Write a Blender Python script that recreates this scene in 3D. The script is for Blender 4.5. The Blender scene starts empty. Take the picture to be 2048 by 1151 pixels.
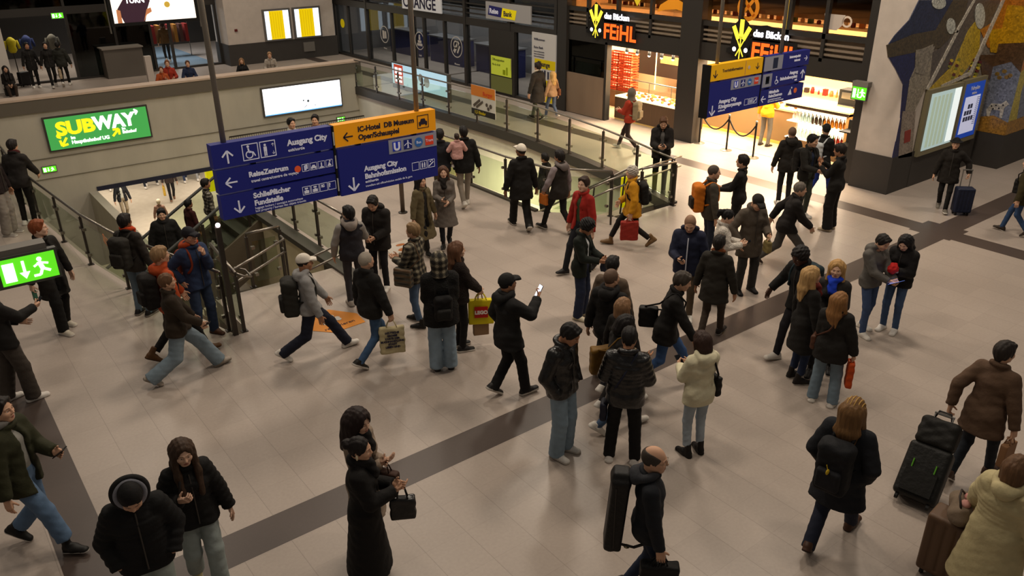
import bpy, math, random
import numpy as np
from mathutils import Vector, Matrix

random.seed(7)
np.random.seed(7)
SC = bpy.context.scene
COL = SC.collection
PI = math.pi
rad = math.radians

# ------------------------------------------------------------------ camera
CAM_H = 5.85
F_PX, PITCH, ROLL, YAW = 1606.5, rad(24.64), rad(-0.466), rad(37.59)
_cp, _sp = math.cos(PITCH), math.sin(PITCH)
FW = Vector((math.sin(YAW) * _cp, math.cos(YAW) * _cp, -_sp))
RT = Vector((math.cos(YAW), -math.sin(YAW), 0))
UP = RT.cross(FW)
RT, UP = RT * math.cos(ROLL) + UP * math.sin(ROLL), UP * math.cos(ROLL) - RT * math.sin(ROLL)
cam = bpy.data.cameras.new('camera')
cam.sensor_fit = 'HORIZONTAL'
cam.sensor_width = 36
cam.lens = F_PX / 2048 * 36
cam.clip_end = 300
camo = bpy.data.objects.new('camera', cam)
M = Matrix((RT, UP, -FW)).transposed().to_4x4()
M.translation = (0, 0, CAM_H)
camo.matrix_world = M
COL.objects.link(camo)
SC.camera = camo


def floor_at(u, v, z=0.0):
    """where the camera ray through a photo pixel meets the level z"""
    d = FW * F_PX + RT * (u - 1024) - UP * (v - 575.5)
    t = (z - CAM_H) / d.z
    return Vector((d.x * t, d.y * t, z))


# ------------------------------------------------------------------ world, light, exposure
SC.view_settings.view_transform = 'Standard'
SC.view_settings.look = 'None'
SC.view_settings.exposure = 0.0
SC.view_settings.gamma = 1.0
wd = bpy.data.worlds.new('station_air')
SC.world = wd
wd.use_nodes = True
wd.node_tree.nodes['Background'].inputs[0].default_value = (1.0, 0.90, 0.80, 1)
wd.node_tree.nodes['Background'].inputs[1].default_value = 0.12


def area(name, loc, size, power, col=(1, .865, .71), rot=(0, 0, 0), sy=None):
    l = bpy.data.lights.new(name, 'AREA')
    l.energy = power
    l.color = col
    l.size = size
    if sy:
        l.shape = 'RECTANGLE'
        l.size_y = sy
    o = bpy.data.objects.new(name, l)
    o.location = loc
    o.rotation_euler = rot
    COL.objects.link(o)
    return o


# hall downlights high under the roof
for _i, (_x, _y, _p) in enumerate([(4.5, 7, 230), (12.5, 7.5, 440), (7.5, 14.5, 370), (13.5, 15.0, 380), (1.0, 15, 170),
                                   (20.5, 4.5, 330), (7.5, 1.5, 130), (12.5, 24, 260), (3.5, 22, 260), (8, 33, 330), (-2.5, 6, 40), (14, 31, 200)]):
    area('hall_downlight', (_x, _y, 10.5), 1.3, _p)
# tubes on the lower level ceiling
for _x, _y, _p in [(7.5, 33, 230), (11.5, 37, 200), (6.5, 39, 200)]:
    area('lower_level_light', (_x, _y, -2.35), 2.5, _p, (1, .88, .74))
area('stairwell_light', (8.6, 23, -0.3), 1.6, 50, (1, .92, .70))
area('passage_light', (12.4, 18.5, -0.5), 1.6, 260, (1, .93, .58))
# bakery ceiling lights
for _y in (11.2, 13.4, 16.4, 18.4):
    area('bakery_light', (20.2, _y, 3.1), 1.4, 420, (1, .80, .57))
area('bakery_threshold_light', (18.6, 13.0, 2.32), 0.5, 330, (1, .78, .52), sy=4.2)
area('bakery_window_light', (18.6, 17.0, 2.3), 0.5, 150, (1, .78, .52), sy=2.8)

# ------------------------------------------------------------------ materials
MATS = {}


def srgb(c):
    if isinstance(c, str):
        c = c.lstrip('#')
        c = tuple(int(c[i:i + 2], 16) / 255 for i in (0, 2, 4))
    return tuple((x / 12.92 if x <= .04045 else ((x + .055) / 1.055) ** 2.4) for x in c)


def mat(color, rough=.8, kind='plain', metal=0.0, emit=0.0, alpha=None, spec=.3):
    key = (str(color), rough, kind, metal, emit, alpha, spec)
    if key in MATS:
        return MATS[key]
    m = bpy.data.materials.new('%s_%d' % (kind, len(MATS)))
    MATS[key] = m
    m.use_nodes = True
    nt = m.node_tree
    N, L = nt.nodes, nt.links
    b = N['Principled BSDF']
    c = srgb(color) + (1,)
    b.inputs['Base Color'].default_value = c
    b.inputs['Roughness'].default_value = rough
    b.inputs['Metallic'].default_value = metal
    b.inputs['Specular IOR Level'].default_value = spec
    if emit:
        b.inputs['Emission Color'].default_value = c
        b.inputs['Emission Strength'].default_value = emit
    tc = N.new('ShaderNodeTexCoord')

    def noise(scale, detail=3, stretch=None):
        n = N.new('ShaderNodeTexNoise')
        n.inputs['Scale'].default_value = scale
        n.inputs['Detail'].default_value = detail
        if stretch:
            mp = N.new('ShaderNodeMapping')
            mp.inputs['Scale'].default_value = stretch
            L.new(tc.outputs['Object'], mp.inputs['Vector'])
            L.new(mp.outputs[0], n.inputs['Vector'])
        else:
            L.new(tc.outputs['Object'], n.inputs['Vector'])
        return n

    def vary(n, lo, hi):
        r = N.new('ShaderNodeMapRange')
        r.inputs['To Min'].default_value = lo
        r.inputs['To Max'].default_value = hi
        L.new(n.outputs['Fac'], r.inputs['Value'])
        h = N.new('ShaderNodeHueSaturation')
        h.inputs['Color'].default_value = c
        L.new(r.outputs[0], h.inputs['Value'])
        L.new(h.outputs[0], b.inputs['Base Color'])

    def bump(n, st, dist=.01):
        bm = N.new('ShaderNodeBump')
        bm.inputs['Strength'].default_value = st
        bm.inputs['Distance'].default_value = dist
        L.new(n.outputs['Fac'], bm.inputs['Height'])
        L.new(bm.outputs[0], b.inputs['Normal'])

    if kind == 'fabric':
        vary(noise(9, 4), .78, 1.22)
        bump(noise(14, 4), .5, .02)
    elif kind == 'denim':
        vary(noise(7, 5), .72, 1.3)
        bump(noise(18, 3), .35, .015)
    elif kind == 'shiny':
        bump(noise(13, 4), .8, .03)
        b.inputs['Coat Weight'].default_value = .4
        b.inputs['Coat Roughness'].default_value = .22
    elif kind == 'hair':
        vary(noise(20, 3, (3, 3, .4)), .55, 1.5)
        bump(noise(45, 2, (1, 1, .12)), .7, .01)
    elif kind == 'skin':
        vary(noise(12, 2), .93, 1.07)
    elif kind == 'stone':
        vary(noise(4, 6), .85, 1.15)
    elif kind == 'fur':
        vary(noise(30, 4), .6, 1.35)
        bump(noise(60, 3), 1.0, .03)
    elif kind == 'plaid':
        w = []
        for ax in ('X', 'Z'):
            wv = N.new('ShaderNodeTexWave')
            wv.bands_direction = ax
            wv.inputs['Scale'].default_value = 3.6
            L.new(tc.outputs['Object'], wv.inputs['Vector'])
            w.append(wv)
        mx = N.new('ShaderNodeMath')
        mx.operation = 'ADD'
        L.new(w[0].outputs['Fac'], mx.inputs[0])
        L.new(w[1].outputs['Fac'], mx.inputs[1])
        cr = N.new('ShaderNodeValToRGB')
        cr.color_ramp.interpolation = 'CONSTANT'
        cr.color_ramp.elements[0].color = srgb('#1d1a17') + (1,)
        cr.color_ramp.elements[1].position = .38
        cr.color_ramp.elements[1].color = srgb('#4a4438') + (1,)
        e = cr.color_ramp.elements.new(.72)
        e.color = c
        hv = N.new('ShaderNodeMath')
        hv.operation = 'MULTIPLY'
        hv.inputs[1].default_value = .5
        L.new(mx.outputs[0], hv.inputs[0])
        L.new(hv.outputs[0], cr.inputs[0])
        L.new(cr.outputs[0], b.inputs['Base Color'])
    elif kind == 'speckle':
        v = N.new('ShaderNodeTexVoronoi')
        v.inputs['Scale'].default_value = 26
        L.new(tc.outputs['Object'], v.inputs['Vector'])
        cr = N.new('ShaderNodeValToRGB')
        cr.color_ramp.elements[0].color = tuple(x * .35 for x in c[:3]) + (1,)
        cr.color_ramp.elements[1].color = c
        L.new(v.outputs['Color'], cr.inputs[0])
        L.new(cr.outputs[0], b.inputs['Base Color'])
    elif kind == 'wood':
        vary(noise(3, 6, (6, 6, .6)), .7, 1.25)
    elif kind == 'brushed':
        vary(noise(30, 2, (.2, .2, 4)), .85, 1.12)
    elif kind == 'concrete':
        vary(noise(2.2, 8, (1, 1, .35)), .82, 1.12)
    elif kind == 'bread':
        vary(noise(14, 4), .5, 1.3)
    elif kind == 'screen':
        b.inputs['Base Color'].default_value = (.01, .01, .01, 1)
    elif kind == 'glass':
        # clear pane: mostly see-through, mirrors a little
        N.remove(b)
        out = N['Material Output']
        tr = N.new('ShaderNodeBsdfTransparent')
        tr.inputs[0].default_value = c
        gl = N.new('ShaderNodeBsdfGlossy')
        gl.inputs['Roughness'].default_value = rough
        mix = N.new('ShaderNodeMixShader')
        lw = N.new('ShaderNodeLayerWeight')
        pw = N.new('ShaderNodeMath')
        pw.operation = 'POWER'
        pw.inputs[1].default_value = 4.0
        ma = N.new('ShaderNodeMath')
        ma.operation = 'MULTIPLY_ADD'
        ma.inputs[1].default_value = .55
        ma.inputs[2].default_value = .03
        L.new(lw.outputs['Facing'], pw.inputs[0])
        L.new(pw.outputs[0], ma.inputs[0])
        L.new(ma.outputs[0], mix.inputs[0])
        L.new(tr.outputs[0], mix.inputs[1])
        L.new(gl.outputs[0], mix.inputs[2])
        L.new(mix.outputs[0], out.inputs[0])
    return m


def glow(color, strength):
    return mat(color, .5, 'lit', emit=strength)


# ------------------------------------------------------------------ mesh helpers
def mesh_np(name, V, Fc, smooth=False):
    me = bpy.data.meshes.new(name)
    V = np.asarray(V, dtype=np.float32)
    me.vertices.add(len(V))
    me.vertices.foreach_set('co', V.ravel())
    if isinstance(Fc, np.ndarray):
        n, k = Fc.shape
        me.loops.add(n * k)
        me.loops.foreach_set('vertex_index', Fc.astype(np.int32).ravel())
        me.polygons.add(n)
        me.polygons.foreach_set('loop_start', np.arange(0, n * k, k, dtype=np.int32))
    else:
        st, idx = [], []
        for f in Fc:
            st.append(len(idx))
            idx.extend(f)
        me.loops.add(len(idx))
        me.loops.foreach_set('vertex_index', np.array(idx, dtype=np.int32))
        me.polygons.add(len(st))
        me.polygons.foreach_set('loop_start', np.array(st, dtype=np.int32))
    me.polygons.foreach_set('use_smooth', np.full(len(me.polygons), bool(smooth)))
    me.update(calc_edges=True)
    me.validate()
    return me


class MB:
    """collects boxes, tubes, prisms and lathes for one mesh"""

    def __init__(s):
        s.V, s.F = [], []

    def add(s, v, f):
        o = len(s.V)
        s.V += [tuple(p) for p in v]
        s.F += [tuple(i + o for i in q) for q in f]
        return s

    def box(s, lo, hi, mtx=None):
        (a, b, c), (d, e, f) = lo, hi
        v = [(a, b, c), (d, b, c), (d, e, c), (a, e, c), (a, b, f), (d, b, f), (d, e, f), (a, e, f)]
        if mtx:
            v = [mtx @ Vector(p) for p in v]
        return s.add(v, [(0, 3, 2, 1), (4, 5, 6, 7), (0, 1, 5, 4), (1, 2, 6, 5), (2, 3, 7, 6), (3, 0, 4, 7)])

    def tube(s, pts, r, n=8, cap=True):
        pts = [Vector(p) for p in pts]
        rs = r if isinstance(r, (list, tuple)) else [r] * len(pts)
        rings = []
        x = None
        for i, p in enumerate(pts):
            t = (pts[min(i + 1, len(pts) - 1)] - pts[max(i - 1, 0)]).normalized()
            if x is None:
                x = t.orthogonal().normalized()
            else:
                x = (x - t * x.dot(t)).normalized()
            y = t.cross(x)
            rings.append([p + (x * math.cos(2 * PI * k / n) + y * math.sin(2 * PI * k / n)) * rs[i] for k in range(n)])
        v = [q for rg in rings for q in rg]
        f = []
        for i in range(len(rings) - 1):
            for k in range(n):
                f.append((i * n + k, i * n + (k + 1) % n, (i + 1) * n + (k + 1) % n, (i + 1) * n + k))
        if cap:
            f.append(tuple(range(n))[::-1])
            f.append(tuple((len(rings) - 1) * n + k for k in range(n)))
        return s.add(v, f)

    def prism(s, poly, ax, lo, hi):
        """extrude a 2D polygon along axis ax (0,1,2) from lo to hi"""
        def P(q, h):
            q = list(q)
            q.insert(ax, h)
            return tuple(q)
        n = len(poly)
        v = [P(q, lo) for q in poly] + [P(q, hi) for q in poly]
        f = [tuple(range(n))[::-1], tuple(range(n, 2 * n))]
        for i in range(n):
            j = (i + 1) % n
            f.append((i, j, n + j, n + i))
        return s.add(v, f)

    def lathe(s, prof, c=(0, 0, 0), n=16):
        v, f = [], []
        for r, z in prof:
            for k in range(n):
                a = 2 * PI * k / n
                v.append((c[0] + r * math.cos(a), c[1] + r * math.sin(a), c[2] + z))
        m = len(prof)
        for i in range(m - 1):
            for k in range(n):
                f.append((i * n + k, i * n + (k + 1) % n, (i + 1) * n + (k + 1) % n, (i + 1) * n + k))
        f.append(tuple(range(n))[::-1])
        f.append(tuple((m - 1) * n + k for k in range(n)))
        return s.add(v, f)

    def ball(s, c, r, n=10, m=7):
        c = Vector(c)
        r = r if isinstance(r, (tuple, list)) else (r, r, r)
        prof = []
        v, f = [], []
        for i in range(m + 1):
            t = PI * i / m
            for k in range(n):
                a = 2 * PI * k / n
                v.append((c.x + r[0] * math.sin(t) * math.cos(a), c.y + r[1] * math.sin(t) * math.sin(a), c.z - r[2] * math.cos(t)))
        for i in range(m):
            for k in range(n):
                f.append((i * n + k, i * n + (k + 1) % n, (i + 1) * n + (k + 1) % n, (i + 1) * n + k))
        return s.add(v, f)

    def build(s, name, material, parent=None, smooth=False, loc=None):
        me = mesh_np(name, s.V, s.F, smooth)
        if not isinstance(material, (list, tuple)):
            material = [material]
        for m in material:
            me.materials.append(m)
        o = bpy.data.objects.new(name, me)
        COL.objects.link(o)
        if parent:
            o.parent = parent
        if loc is not None:
            o.location = loc
        return o


def empty(name, loc=(0, 0, 0), rz=0.0):
    o = bpy.data.objects.new(name, None)
    o.empty_display_size = .1
    o.location = loc
    o.rotation_euler = (0, 0, rz)
    COL.objects.link(o)
    return o


def tag(o, label=None, cat=None, group=None, kind=None):
    if label:
        o['label'] = label
    if cat:
        o['category'] = cat
    if group:
        o['group'] = group
    if kind:
        o['kind'] = kind
    return o


def structure(o):
    o['kind'] = 'structure'
    return o


def sublabel(o, text):
    o['label'] = text
    return o


def text_mesh(txt, size, depth=.004, align='LEFT', bold=0.0, sx=1.0):
    cu = bpy.data.curves.new('lettering', 'FONT')
    cu.body = txt
    cu.size = size
    cu.extrude = depth
    cu.offset = bold
    cu.align_x = align
    cu.resolution_u = 3
    o = bpy.data.objects.new('lettering', cu)
    COL.objects.link(o)
    bpy.context.view_layer.update()
    dg = bpy.context.evaluated_depsgraph_get()
    me = bpy.data.meshes.new_from_object(o.evaluated_get(dg))
    bpy.data.objects.remove(o)
    bpy.data.curves.remove(cu)
    if sx != 1.0:
        for v in me.vertices:
            v.co.x *= sx
    return me


# frames for writing: 'S' = on a wall facing -y (reads along +x), 'W' = on a wall facing -x (reads along -y)
ROT = {'S': Matrix(((1, 0, 0), (0, 0, -1), (0, 1, 0))).to_4x4(),
       'W': Matrix(((0, 0, -1), (-1, 0, 0), (0, 1, 0))).to_4x4()}


def lettering(txt, loc, size, material, face, parent, align='LEFT', bold=0.0, depth=.003, sx=1.0, name='lettering'):
    me = text_mesh(txt, size, depth, align, bold, sx)
    me.materials.append(material)
    me.transform(Matrix.Translation(Vector(loc)) @ ROT[face])
    o = bpy.data.objects.new(name, me)
    COL.objects.link(o)
    o.parent = parent
    return o


def flat(polys, loc, face, material, parent, name, depth=.004):
    """flat raised emblem made of 2D polygons (u right, v up)"""
    m = MB()
    for p in polys:
        m.prism(p, 2, 0, depth)
    o = m.build(name, material, parent)
    o.data.transform(Matrix.Translation(Vector(loc)) @ ROT[face])
    return o


def rect(a, b, c, d):
    return [(a, b), (c, b), (c, d), (a, d)]


def disc(x, y, r, n=20, ry=None):
    ry = ry or r
    return [(x + r * math.cos(2 * PI * k / n), y + ry * math.sin(2 * PI * k / n)) for k in range(n)]


def ring(x, y, r, w, n=20):
    out = []
    for k in range(n):
        a, b = 2 * PI * k / n, 2 * PI * (k + 1) / n
        out.append([(x + r * math.cos(a), y + r * math.sin(a)), (x + r * math.cos(b), y + r * math.sin(b)),
                    (x + (r - w) * math.cos(b), y + (r - w) * math.sin(b)), (x + (r - w) * math.cos(a), y + (r - w) * math.sin(a))])
    return out


def stroke(x0, y0, x1, y1, w):
    d = Vector((x1 - x0, y1 - y0)).normalized() * (w / 2)
    return [(x0 - d.y, y0 + d.x), (x0 + d.y, y0 - d.x), (x1 + d.y, y1 - d.x), (x1 - d.y, y1 + d.x)]


def arrow(x, y, h, ang, w=None):
    """arrow of length h pointing to angle ang (deg, 90 = up), centred at x, y"""
    w = w or h * .13
    c, s = math.cos(rad(ang)), math.sin(rad(ang))
    R = lambda p: (x + p[0] * c - p[1] * s, y + p[0] * s + p[1] * c)
    k = h / 2
    return [[R(p) for p in stroke(-k, 0, k * .9, 0, w)], [R(p) for p in stroke(k * .1, k * .85, k, 0, w)], [R(p) for p in stroke(k * .1, -k * .85, k, 0, w)]]


def walker(x, y, h):
    """little standing figure"""
    return [disc(x, y + h * .88, h * .1, 10), rect(x - h * .13, y + h * .38, x + h * .13, y + h * .75), rect(x - h * .12, y, x - h * .02, y + h * .4), rect(x + h * .02, y, x + h * .12, y + h * .4)]


def runner(x, y, h):
    return [disc(x - .02 * h, y + h * .88, h * .11, 10), stroke(x - h * .05, y + h * .75, x + h * .05, y + h * .38, h * .2),
            stroke(x, y + h * .7, x + h * .32, y + h * .6, h * .09), stroke(x - .05 * h, y + h * .7, x - h * .3, y + h * .55, h * .09),
            stroke(x + h * .05, y + h * .4, x + h * .35, y + h * .22, h * .12), stroke(x + h * .03, y + h * .4, x - h * .1, y + h * .1, h * .12),
            stroke(x - h * .1, y + h * .1, x - h * .38, y + h * .1, h * .11)]


# ------------------------------------------------------------------ sculpting: signed distance volumes -> one continuous mesh
A3 = lambda p: np.array(p, dtype=np.float32)


class Vol:
    def __init__(s, lo, hi, h):
        s.h = h
        s.ax = [np.arange(lo[i] - 2 * h, hi[i] + 3 * h, h, dtype=np.float32) for i in range(3)]
        s.D = np.full([len(a) for a in s.ax], 9.0, dtype=np.float32)

    def win(s, lo, hi, pad):
        sl, g = [], []
        for i in range(3):
            a = s.ax[i]
            i0 = int(np.searchsorted(a, lo[i] - pad))
            i1 = int(np.searchsorted(a, hi[i] + pad))
            sl.append(slice(i0, max(i1, i0)))
            sh = [1, 1, 1]
            sh[i] = -1
            g.append(a[i0:i1].reshape(sh))
        return tuple(sl), g

    def put(s, sl, d, k, op):
        D = s.D[sl]
        if D.size == 0:
            return
        if op == '+':
            h = np.clip(.5 + .5 * (D - d) / k, 0, 1)
            s.D[sl] = D + (d - D) * h - k * h * (1 - h)
        elif op == '-':
            h = np.clip(.5 - .5 * (D + d) / k, 0, 1)
            s.D[sl] = D + (-d - D) * h + k * h * (1 - h)

    def cone(s, a, b, ra, rb, k=.03, fl=None, op='+', caps=(), quilt=None):
        """rounded cone from a to b; fl=(axis, scale<1) widens it along axis; caps = cutting planes; quilt=(count, depth)"""
        a, b = A3(a), A3(b)
        R = max(ra, rb) * (max(1.0, 1 / fl[1]) if fl else 1) + (.03 if quilt else 0)
        sl, (X, Y, Z) = s.win(np.minimum(a, b) - R, np.maximum(a, b) + R, k + 2 * s.h)
        px, py, pz = X - a[0], Y - a[1], Z - a[2]
        ba = b - a
        if fl:
            n = A3(fl[0])
            n = n / np.linalg.norm(n)
            dn = (px * n[0] + py * n[1] + pz * n[2]) * (fl[1] - 1)
            px, py, pz = px + dn * n[0], py + dn * n[1], pz + dn * n[2]
            ba = ba + (fl[1] - 1) * np.dot(ba, n) * n
        L = float(np.dot(ba, ba)) + 1e-9
        t0 = (px * ba[0] + py * ba[1] + pz * ba[2]) / L
        t = np.clip(t0, 0, 1)
        r = ra + (rb - ra) * t
        if quilt:
            r = r + quilt[1] * np.abs(np.sin(PI * quilt[0] * t0))
        d = np.sqrt((px - t * ba[0]) ** 2 + (py - t * ba[1]) ** 2 + (pz - t * ba[2]) ** 2) - r
        for p, n in caps:
            d = np.maximum(d, (X - p[0]) * n[0] + (Y - p[1]) * n[1] + (Z - p[2]) * n[2])
        s.put(sl, d, k, op)
        return s

    def ell(s, c, r, k=.02, op='+', R=None):
        c, r = A3(c), A3(r)
        m = float(r.max())
        sl, (X, Y, Z) = s.win(c - m, c + m, k + 2 * s.h)
        px, py, pz = X - c[0], Y - c[1], Z - c[2]
        if R is not None:
            px, py, pz = (px * R[0][0] + py * R[1][0] + pz * R[2][0], px * R[0][1] + py * R[1][1] + pz * R[2][1], px * R[0][2] + py * R[1][2] + pz * R[2][2])
        q = np.sqrt((px / r[0]) ** 2 + (py / r[1]) ** 2 + (pz / r[2]) ** 2)
        s.put(sl, (q - 1) * float(r.min()), k, op)
        return s

    def box(s, c, e, r, k=.02, op='+', R=None):
        c, e = A3(c), A3(e)
        m = float(np.linalg.norm(e)) + r
        sl, (X, Y, Z) = s.win(c - m, c + m, k + 2 * s.h)
        px, py, pz = X - c[0], Y - c[1], Z - c[2]
        if R is not None:
            px, py, pz = (px * R[0][0] + py * R[1][0] + pz * R[2][0], px * R[0][1] + py * R[1][1] + pz * R[2][1], px * R[0][2] + py * R[1][2] + pz * R[2][2])
        qx, qy, qz = np.abs(px) - e[0], np.abs(py) - e[1], np.abs(pz) - e[2]
        d = np.sqrt(np.maximum(qx, 0) ** 2 + np.maximum(qy, 0) ** 2 + np.maximum(qz, 0) ** 2) + np.minimum(np.maximum(np.maximum(qx, qy), qz), 0) - r
        s.put(sl, d, k, op)
        return s

    def torus(s, c, n, R, r, k=.015, sq=1.0, op='+'):
        c, n = A3(c), A3(n)
        n = n / np.linalg.norm(n)
        m = R / min(sq, 1) + r
        sl, (X, Y, Z) = s.win(c - m, c + m, k + 2 * s.h)
        px, py, pz = (X - c[0]) * sq, Y - c[1], Z - c[2]
        hgt = px * n[0] + py * n[1] + pz * n[2]
        rr = np.sqrt(np.maximum(px * px + py * py + pz * pz - hgt * hgt, 0)) - R
        s.put(sl, np.sqrt(rr * rr + hgt * hgt) - r, k, op)
        return s

    def cut(s, p, n):
        X, Y, Z = s.ax[0][:, None, None], s.ax[1][None, :, None], s.ax[2][None, None, :]
        s.D = np.maximum(s.D, (X - p[0]) * n[0] + (Y - p[1]) * n[1] + (Z - p[2]) * n[2])
        return s

    def wrinkle(s, amp, ph=0.0, f=1.0):
        X, Y, Z = s.ax[0][:, None, None], s.ax[1][None, :, None], s.ax[2][None, None, :]
        s.D = s.D + np.float32(amp) * (np.sin(f * (21 * X + 34 * Z) + ph) * np.sin(f * 17 * Y + 9 * f * Z + ph * 2) + .7 * np.sin(f * (47 * Z - 25 * X + 19 * Y) + ph * 3))
        return s

    def strands(s, amp, ph=0.0):
        X, Y, Z = s.ax[0][:, None, None], s.ax[1][None, :, None], s.ax[2][None, None, :]
        s.D = s.D + np.float32(amp) * (np.sin(150 * X + 3 * np.sin(9 * Z + ph)) + np.sin(130 * Y + 3 * np.sin(8 * Z + 1 + ph)) + .6 * np.sin(70 * X - 60 * Y + 5 * Z))
        return s

    def mesh(s):
        """surface nets"""
        D = s.D
        D[0], D[-1], D[:, 0], D[:, -1], D[:, :, 0], D[:, :, -1] = 1, 1, 1, 1, 1, 1
        I = D < 0
        n = D.shape
        cnt = np.zeros((n[0] - 1, n[1] - 1, n[2] - 1), dtype=np.int8)
        for i in (0, 1):
            for j in (0, 1):
                for k in (0, 1):
                    cnt += I[i:n[0] - 1 + i, j:n[1] - 1 + j, k:n[2] - 1 + k]
        act = (cnt > 0) & (cnt < 8)
        ci, cj, ck = np.nonzero(act)
        N = len(ci)
        if N == 0:
            return np.zeros((0, 3)), np.zeros((0, 4), dtype=np.int32)
        ids = np.full(act.shape, -1, dtype=np.int32)
        ids[ci, cj, ck] = np.arange(N)
        P = np.zeros((N, 3), dtype=np.float32)
        W = np.zeros(N, dtype=np.float32)
        cor = [(i, j, k) for i in (0, 1) for j in (0, 1) for k in (0, 1)]
        val = {c: D[ci + c[0], cj + c[1], ck + c[2]] for c in cor}
        for c in cor:
            for a in range(3):
                if c[a] == 0:
                    e = list(c)
                    e[a] = 1
                    v0, v1 = val[c], val[tuple(e)]
                    x = (v0 < 0) != (v1 < 0)
                    t = np.where(x, v0 / np.where(x, v0 - v1, 1), 0)
                    for b in range(3):
                        P[:, b] += np.where(x, (t if b == a else c[b]), 0)
                    W += x
        P /= np.maximum(W, 1)[:, None]
        V = np.stack([s.ax[0][ci] + P[:, 0] * s.h, s.ax[1][cj] + P[:, 1] * s.h, s.ax[2][ck] + P[:, 2] * s.h], 1)
        Q = []
        for a in range(3):
            b, c = (a + 1) % 3, (a + 2) % 3
            s0 = [slice(1, -1)] * 3
            s1 = [slice(1, -1)] * 3
            s0[a], s1[a] = slice(0, -1), slice(1, None)
            A, B = I[tuple(s0)], I[tuple(s1)]
            for flip, msk in ((0, A & ~B), (1, ~A & B)):
                q = np.stack(np.nonzero(msk), 1)
                if len(q) == 0:
                    continue
                off = [1, 1, 1]
                off[a] = 0
                q = q + np.array(off)
                co = []
                for db, dc in ((0, 0), (1, 0), (1, 1), (0, 1)):
                    w = q.copy()
                    w[:, b] -= 1 - db
                    w[:, c] -= 1 - dc
                    co.append(ids[w[:, 0], w[:, 1], w[:, 2]])
                f = np.stack(co, 1)
                Q.append(f[:, ::-1] if flip else f)
        return V, np.concatenate(Q)


def rotm(*ops):
    """product of rotations ('x',deg) ..."""
    M3 = Matrix.Identity(3)
    for ax, d in ops:
        M3 = M3 @ Matrix.Rotation(rad(d), 3, ax.upper())
    return M3


# ------------------------------------------------------------------ head, hand, shoe and hair models (made once, then copied)
def head_model(female):
    """head around the skull base: +y is the face, z up; returns V, F, material index per face"""
    v = Vol((-.1, -.12, -.06), (.1, .15, .26), .0043)
    j = .0 if not female else -.006
    v.ell((0, -.005, .150), (.077, .098, .098), .03)              # skull
    v.ell((0, .030, .105), (.066, .075, .085), .03)               # face
    v.cone((0, .045, .065), (0, .070, .035), .048 + j, .030 + j, .03)   # jaw and chin
    for q in (-1, 1):
        v.cone((q * .045, .0, .075), (q * .02, .07, .038), .028 + j, .022, .025)
        v.ell((q * .040, .074, .096), (.023, .020, .022), .03)    # cheek
        v.ell((q * .032, .104, .127), (.021, .016, .013), .012, '-')  # eye socket
        v.ell((q * .032, .086, .127), (.0155, .0125, .0115), .004)    # eyeball
        v.cone((q * .014, .098, .148), (q * .048, .085, .147), .0085, .0075, .012)  # brow ridge
        v.ell((q * .077, -.005, .118), (.010, .020, .031), .008)  # ear
        v.ell((q * .086, .0, .120), (.006, .010, .017), .005, '-')
    v.cone((0, .098, .138), (0, .120, .100), .0075, .0105, .012)   # nose
    for q in (-1, 1):
        v.ell((q * .0105, .112, .095), (.0078, .009, .007), .007)
    v.ell((0, .100, .066), (.025, .012, .0065), .006)             # upper lip
    v.ell((0, .099, .055), (.021, .012, .0070), .006)             # lower lip
    v.ell((0, .110, .0610), (.024, .010, .0020), .003, '-')
    v.cone((0, -.02, .06), (0, -.012, -.05), .056 + j, .055 + j, .03)   # neck
    V, Fq = v.mesh()
    C = V[Fq].mean(1)
    mi = np.zeros(len(Fq), dtype=np.int32)
    x = np.abs(C[:, 0])
    dx, dz = (x - .032) / .0140, (C[:, 2] - .127) / .0062
    eye = (dx * dx + dz * dz < 1) & (C[:, 1] > .085)
    mi[eye] = 1
    di = ((x - .032) / .0065) ** 2 + ((C[:, 2] - .127) / .0065) ** 2 < 1
    mi[eye & di] = 2
    lip = ((C[:, 0] / .024) ** 2 + ((C[:, 2] - .0605) / .0105) ** 2 < 1) & (C[:, 1] > .095)
    mi[lip] = 3
    br = (x > .014) & (x < .052) & (np.abs(C[:, 2] - (.1530 + .05 * np.minimum(x - .03, .008) - .16 * np.maximum(x - .038, 0))) < .0030) & (C[:, 1] > .07)
    mi[br] = 4
    return V, Fq, mi


def hand_model(curl):
    """right hand at its wrist: fingers along -z, palm facing -x ... thumb towards +y; returns V, F"""
    v = Vol((-.10, -.075, -.21), (.04, .10, .03), .0046)
    v.cone((0, 0, .02), (0, 0, -.02), .026, .025, .02)
    v.box((-.002, .004, -.055), (.006, .030, .034), .010, .012)
    lens = ((.030, .072), (.010, .080), (-.011, .074), (-.031, .058))
    for y, L in lens:
        p = Vector((0, y, -.090))
        a = 8 + curl * .35
        for i, fr in enumerate((.45, .31, .24)):
            d = Vector((-math.sin(rad(a)), (y * .9 if curl < 30 else 0), -math.cos(rad(a)))).normalized()
            q = p + d * (L * fr)
            v.cone(p, q, .0088 - .0006 * i, .0082 - .0007 * i, .0035)
            p = q
            a += curl * (.75 if i == 0 else .6)
    p = Vector((-.008, .028, -.030))
    d1 = Vector((-.35 - curl * .004, .75, -.65)).normalized()
    q = p + d1 * .042
    v.cone(p, q, .0125, .0105, .010)
    d2 = Vector((-.45 - curl * .008, .35, -.85)).normalized()
    q2 = q + d2 * .032
    v.cone(q, q2, .0098, .0085, .004)
    return v.mesh()


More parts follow.
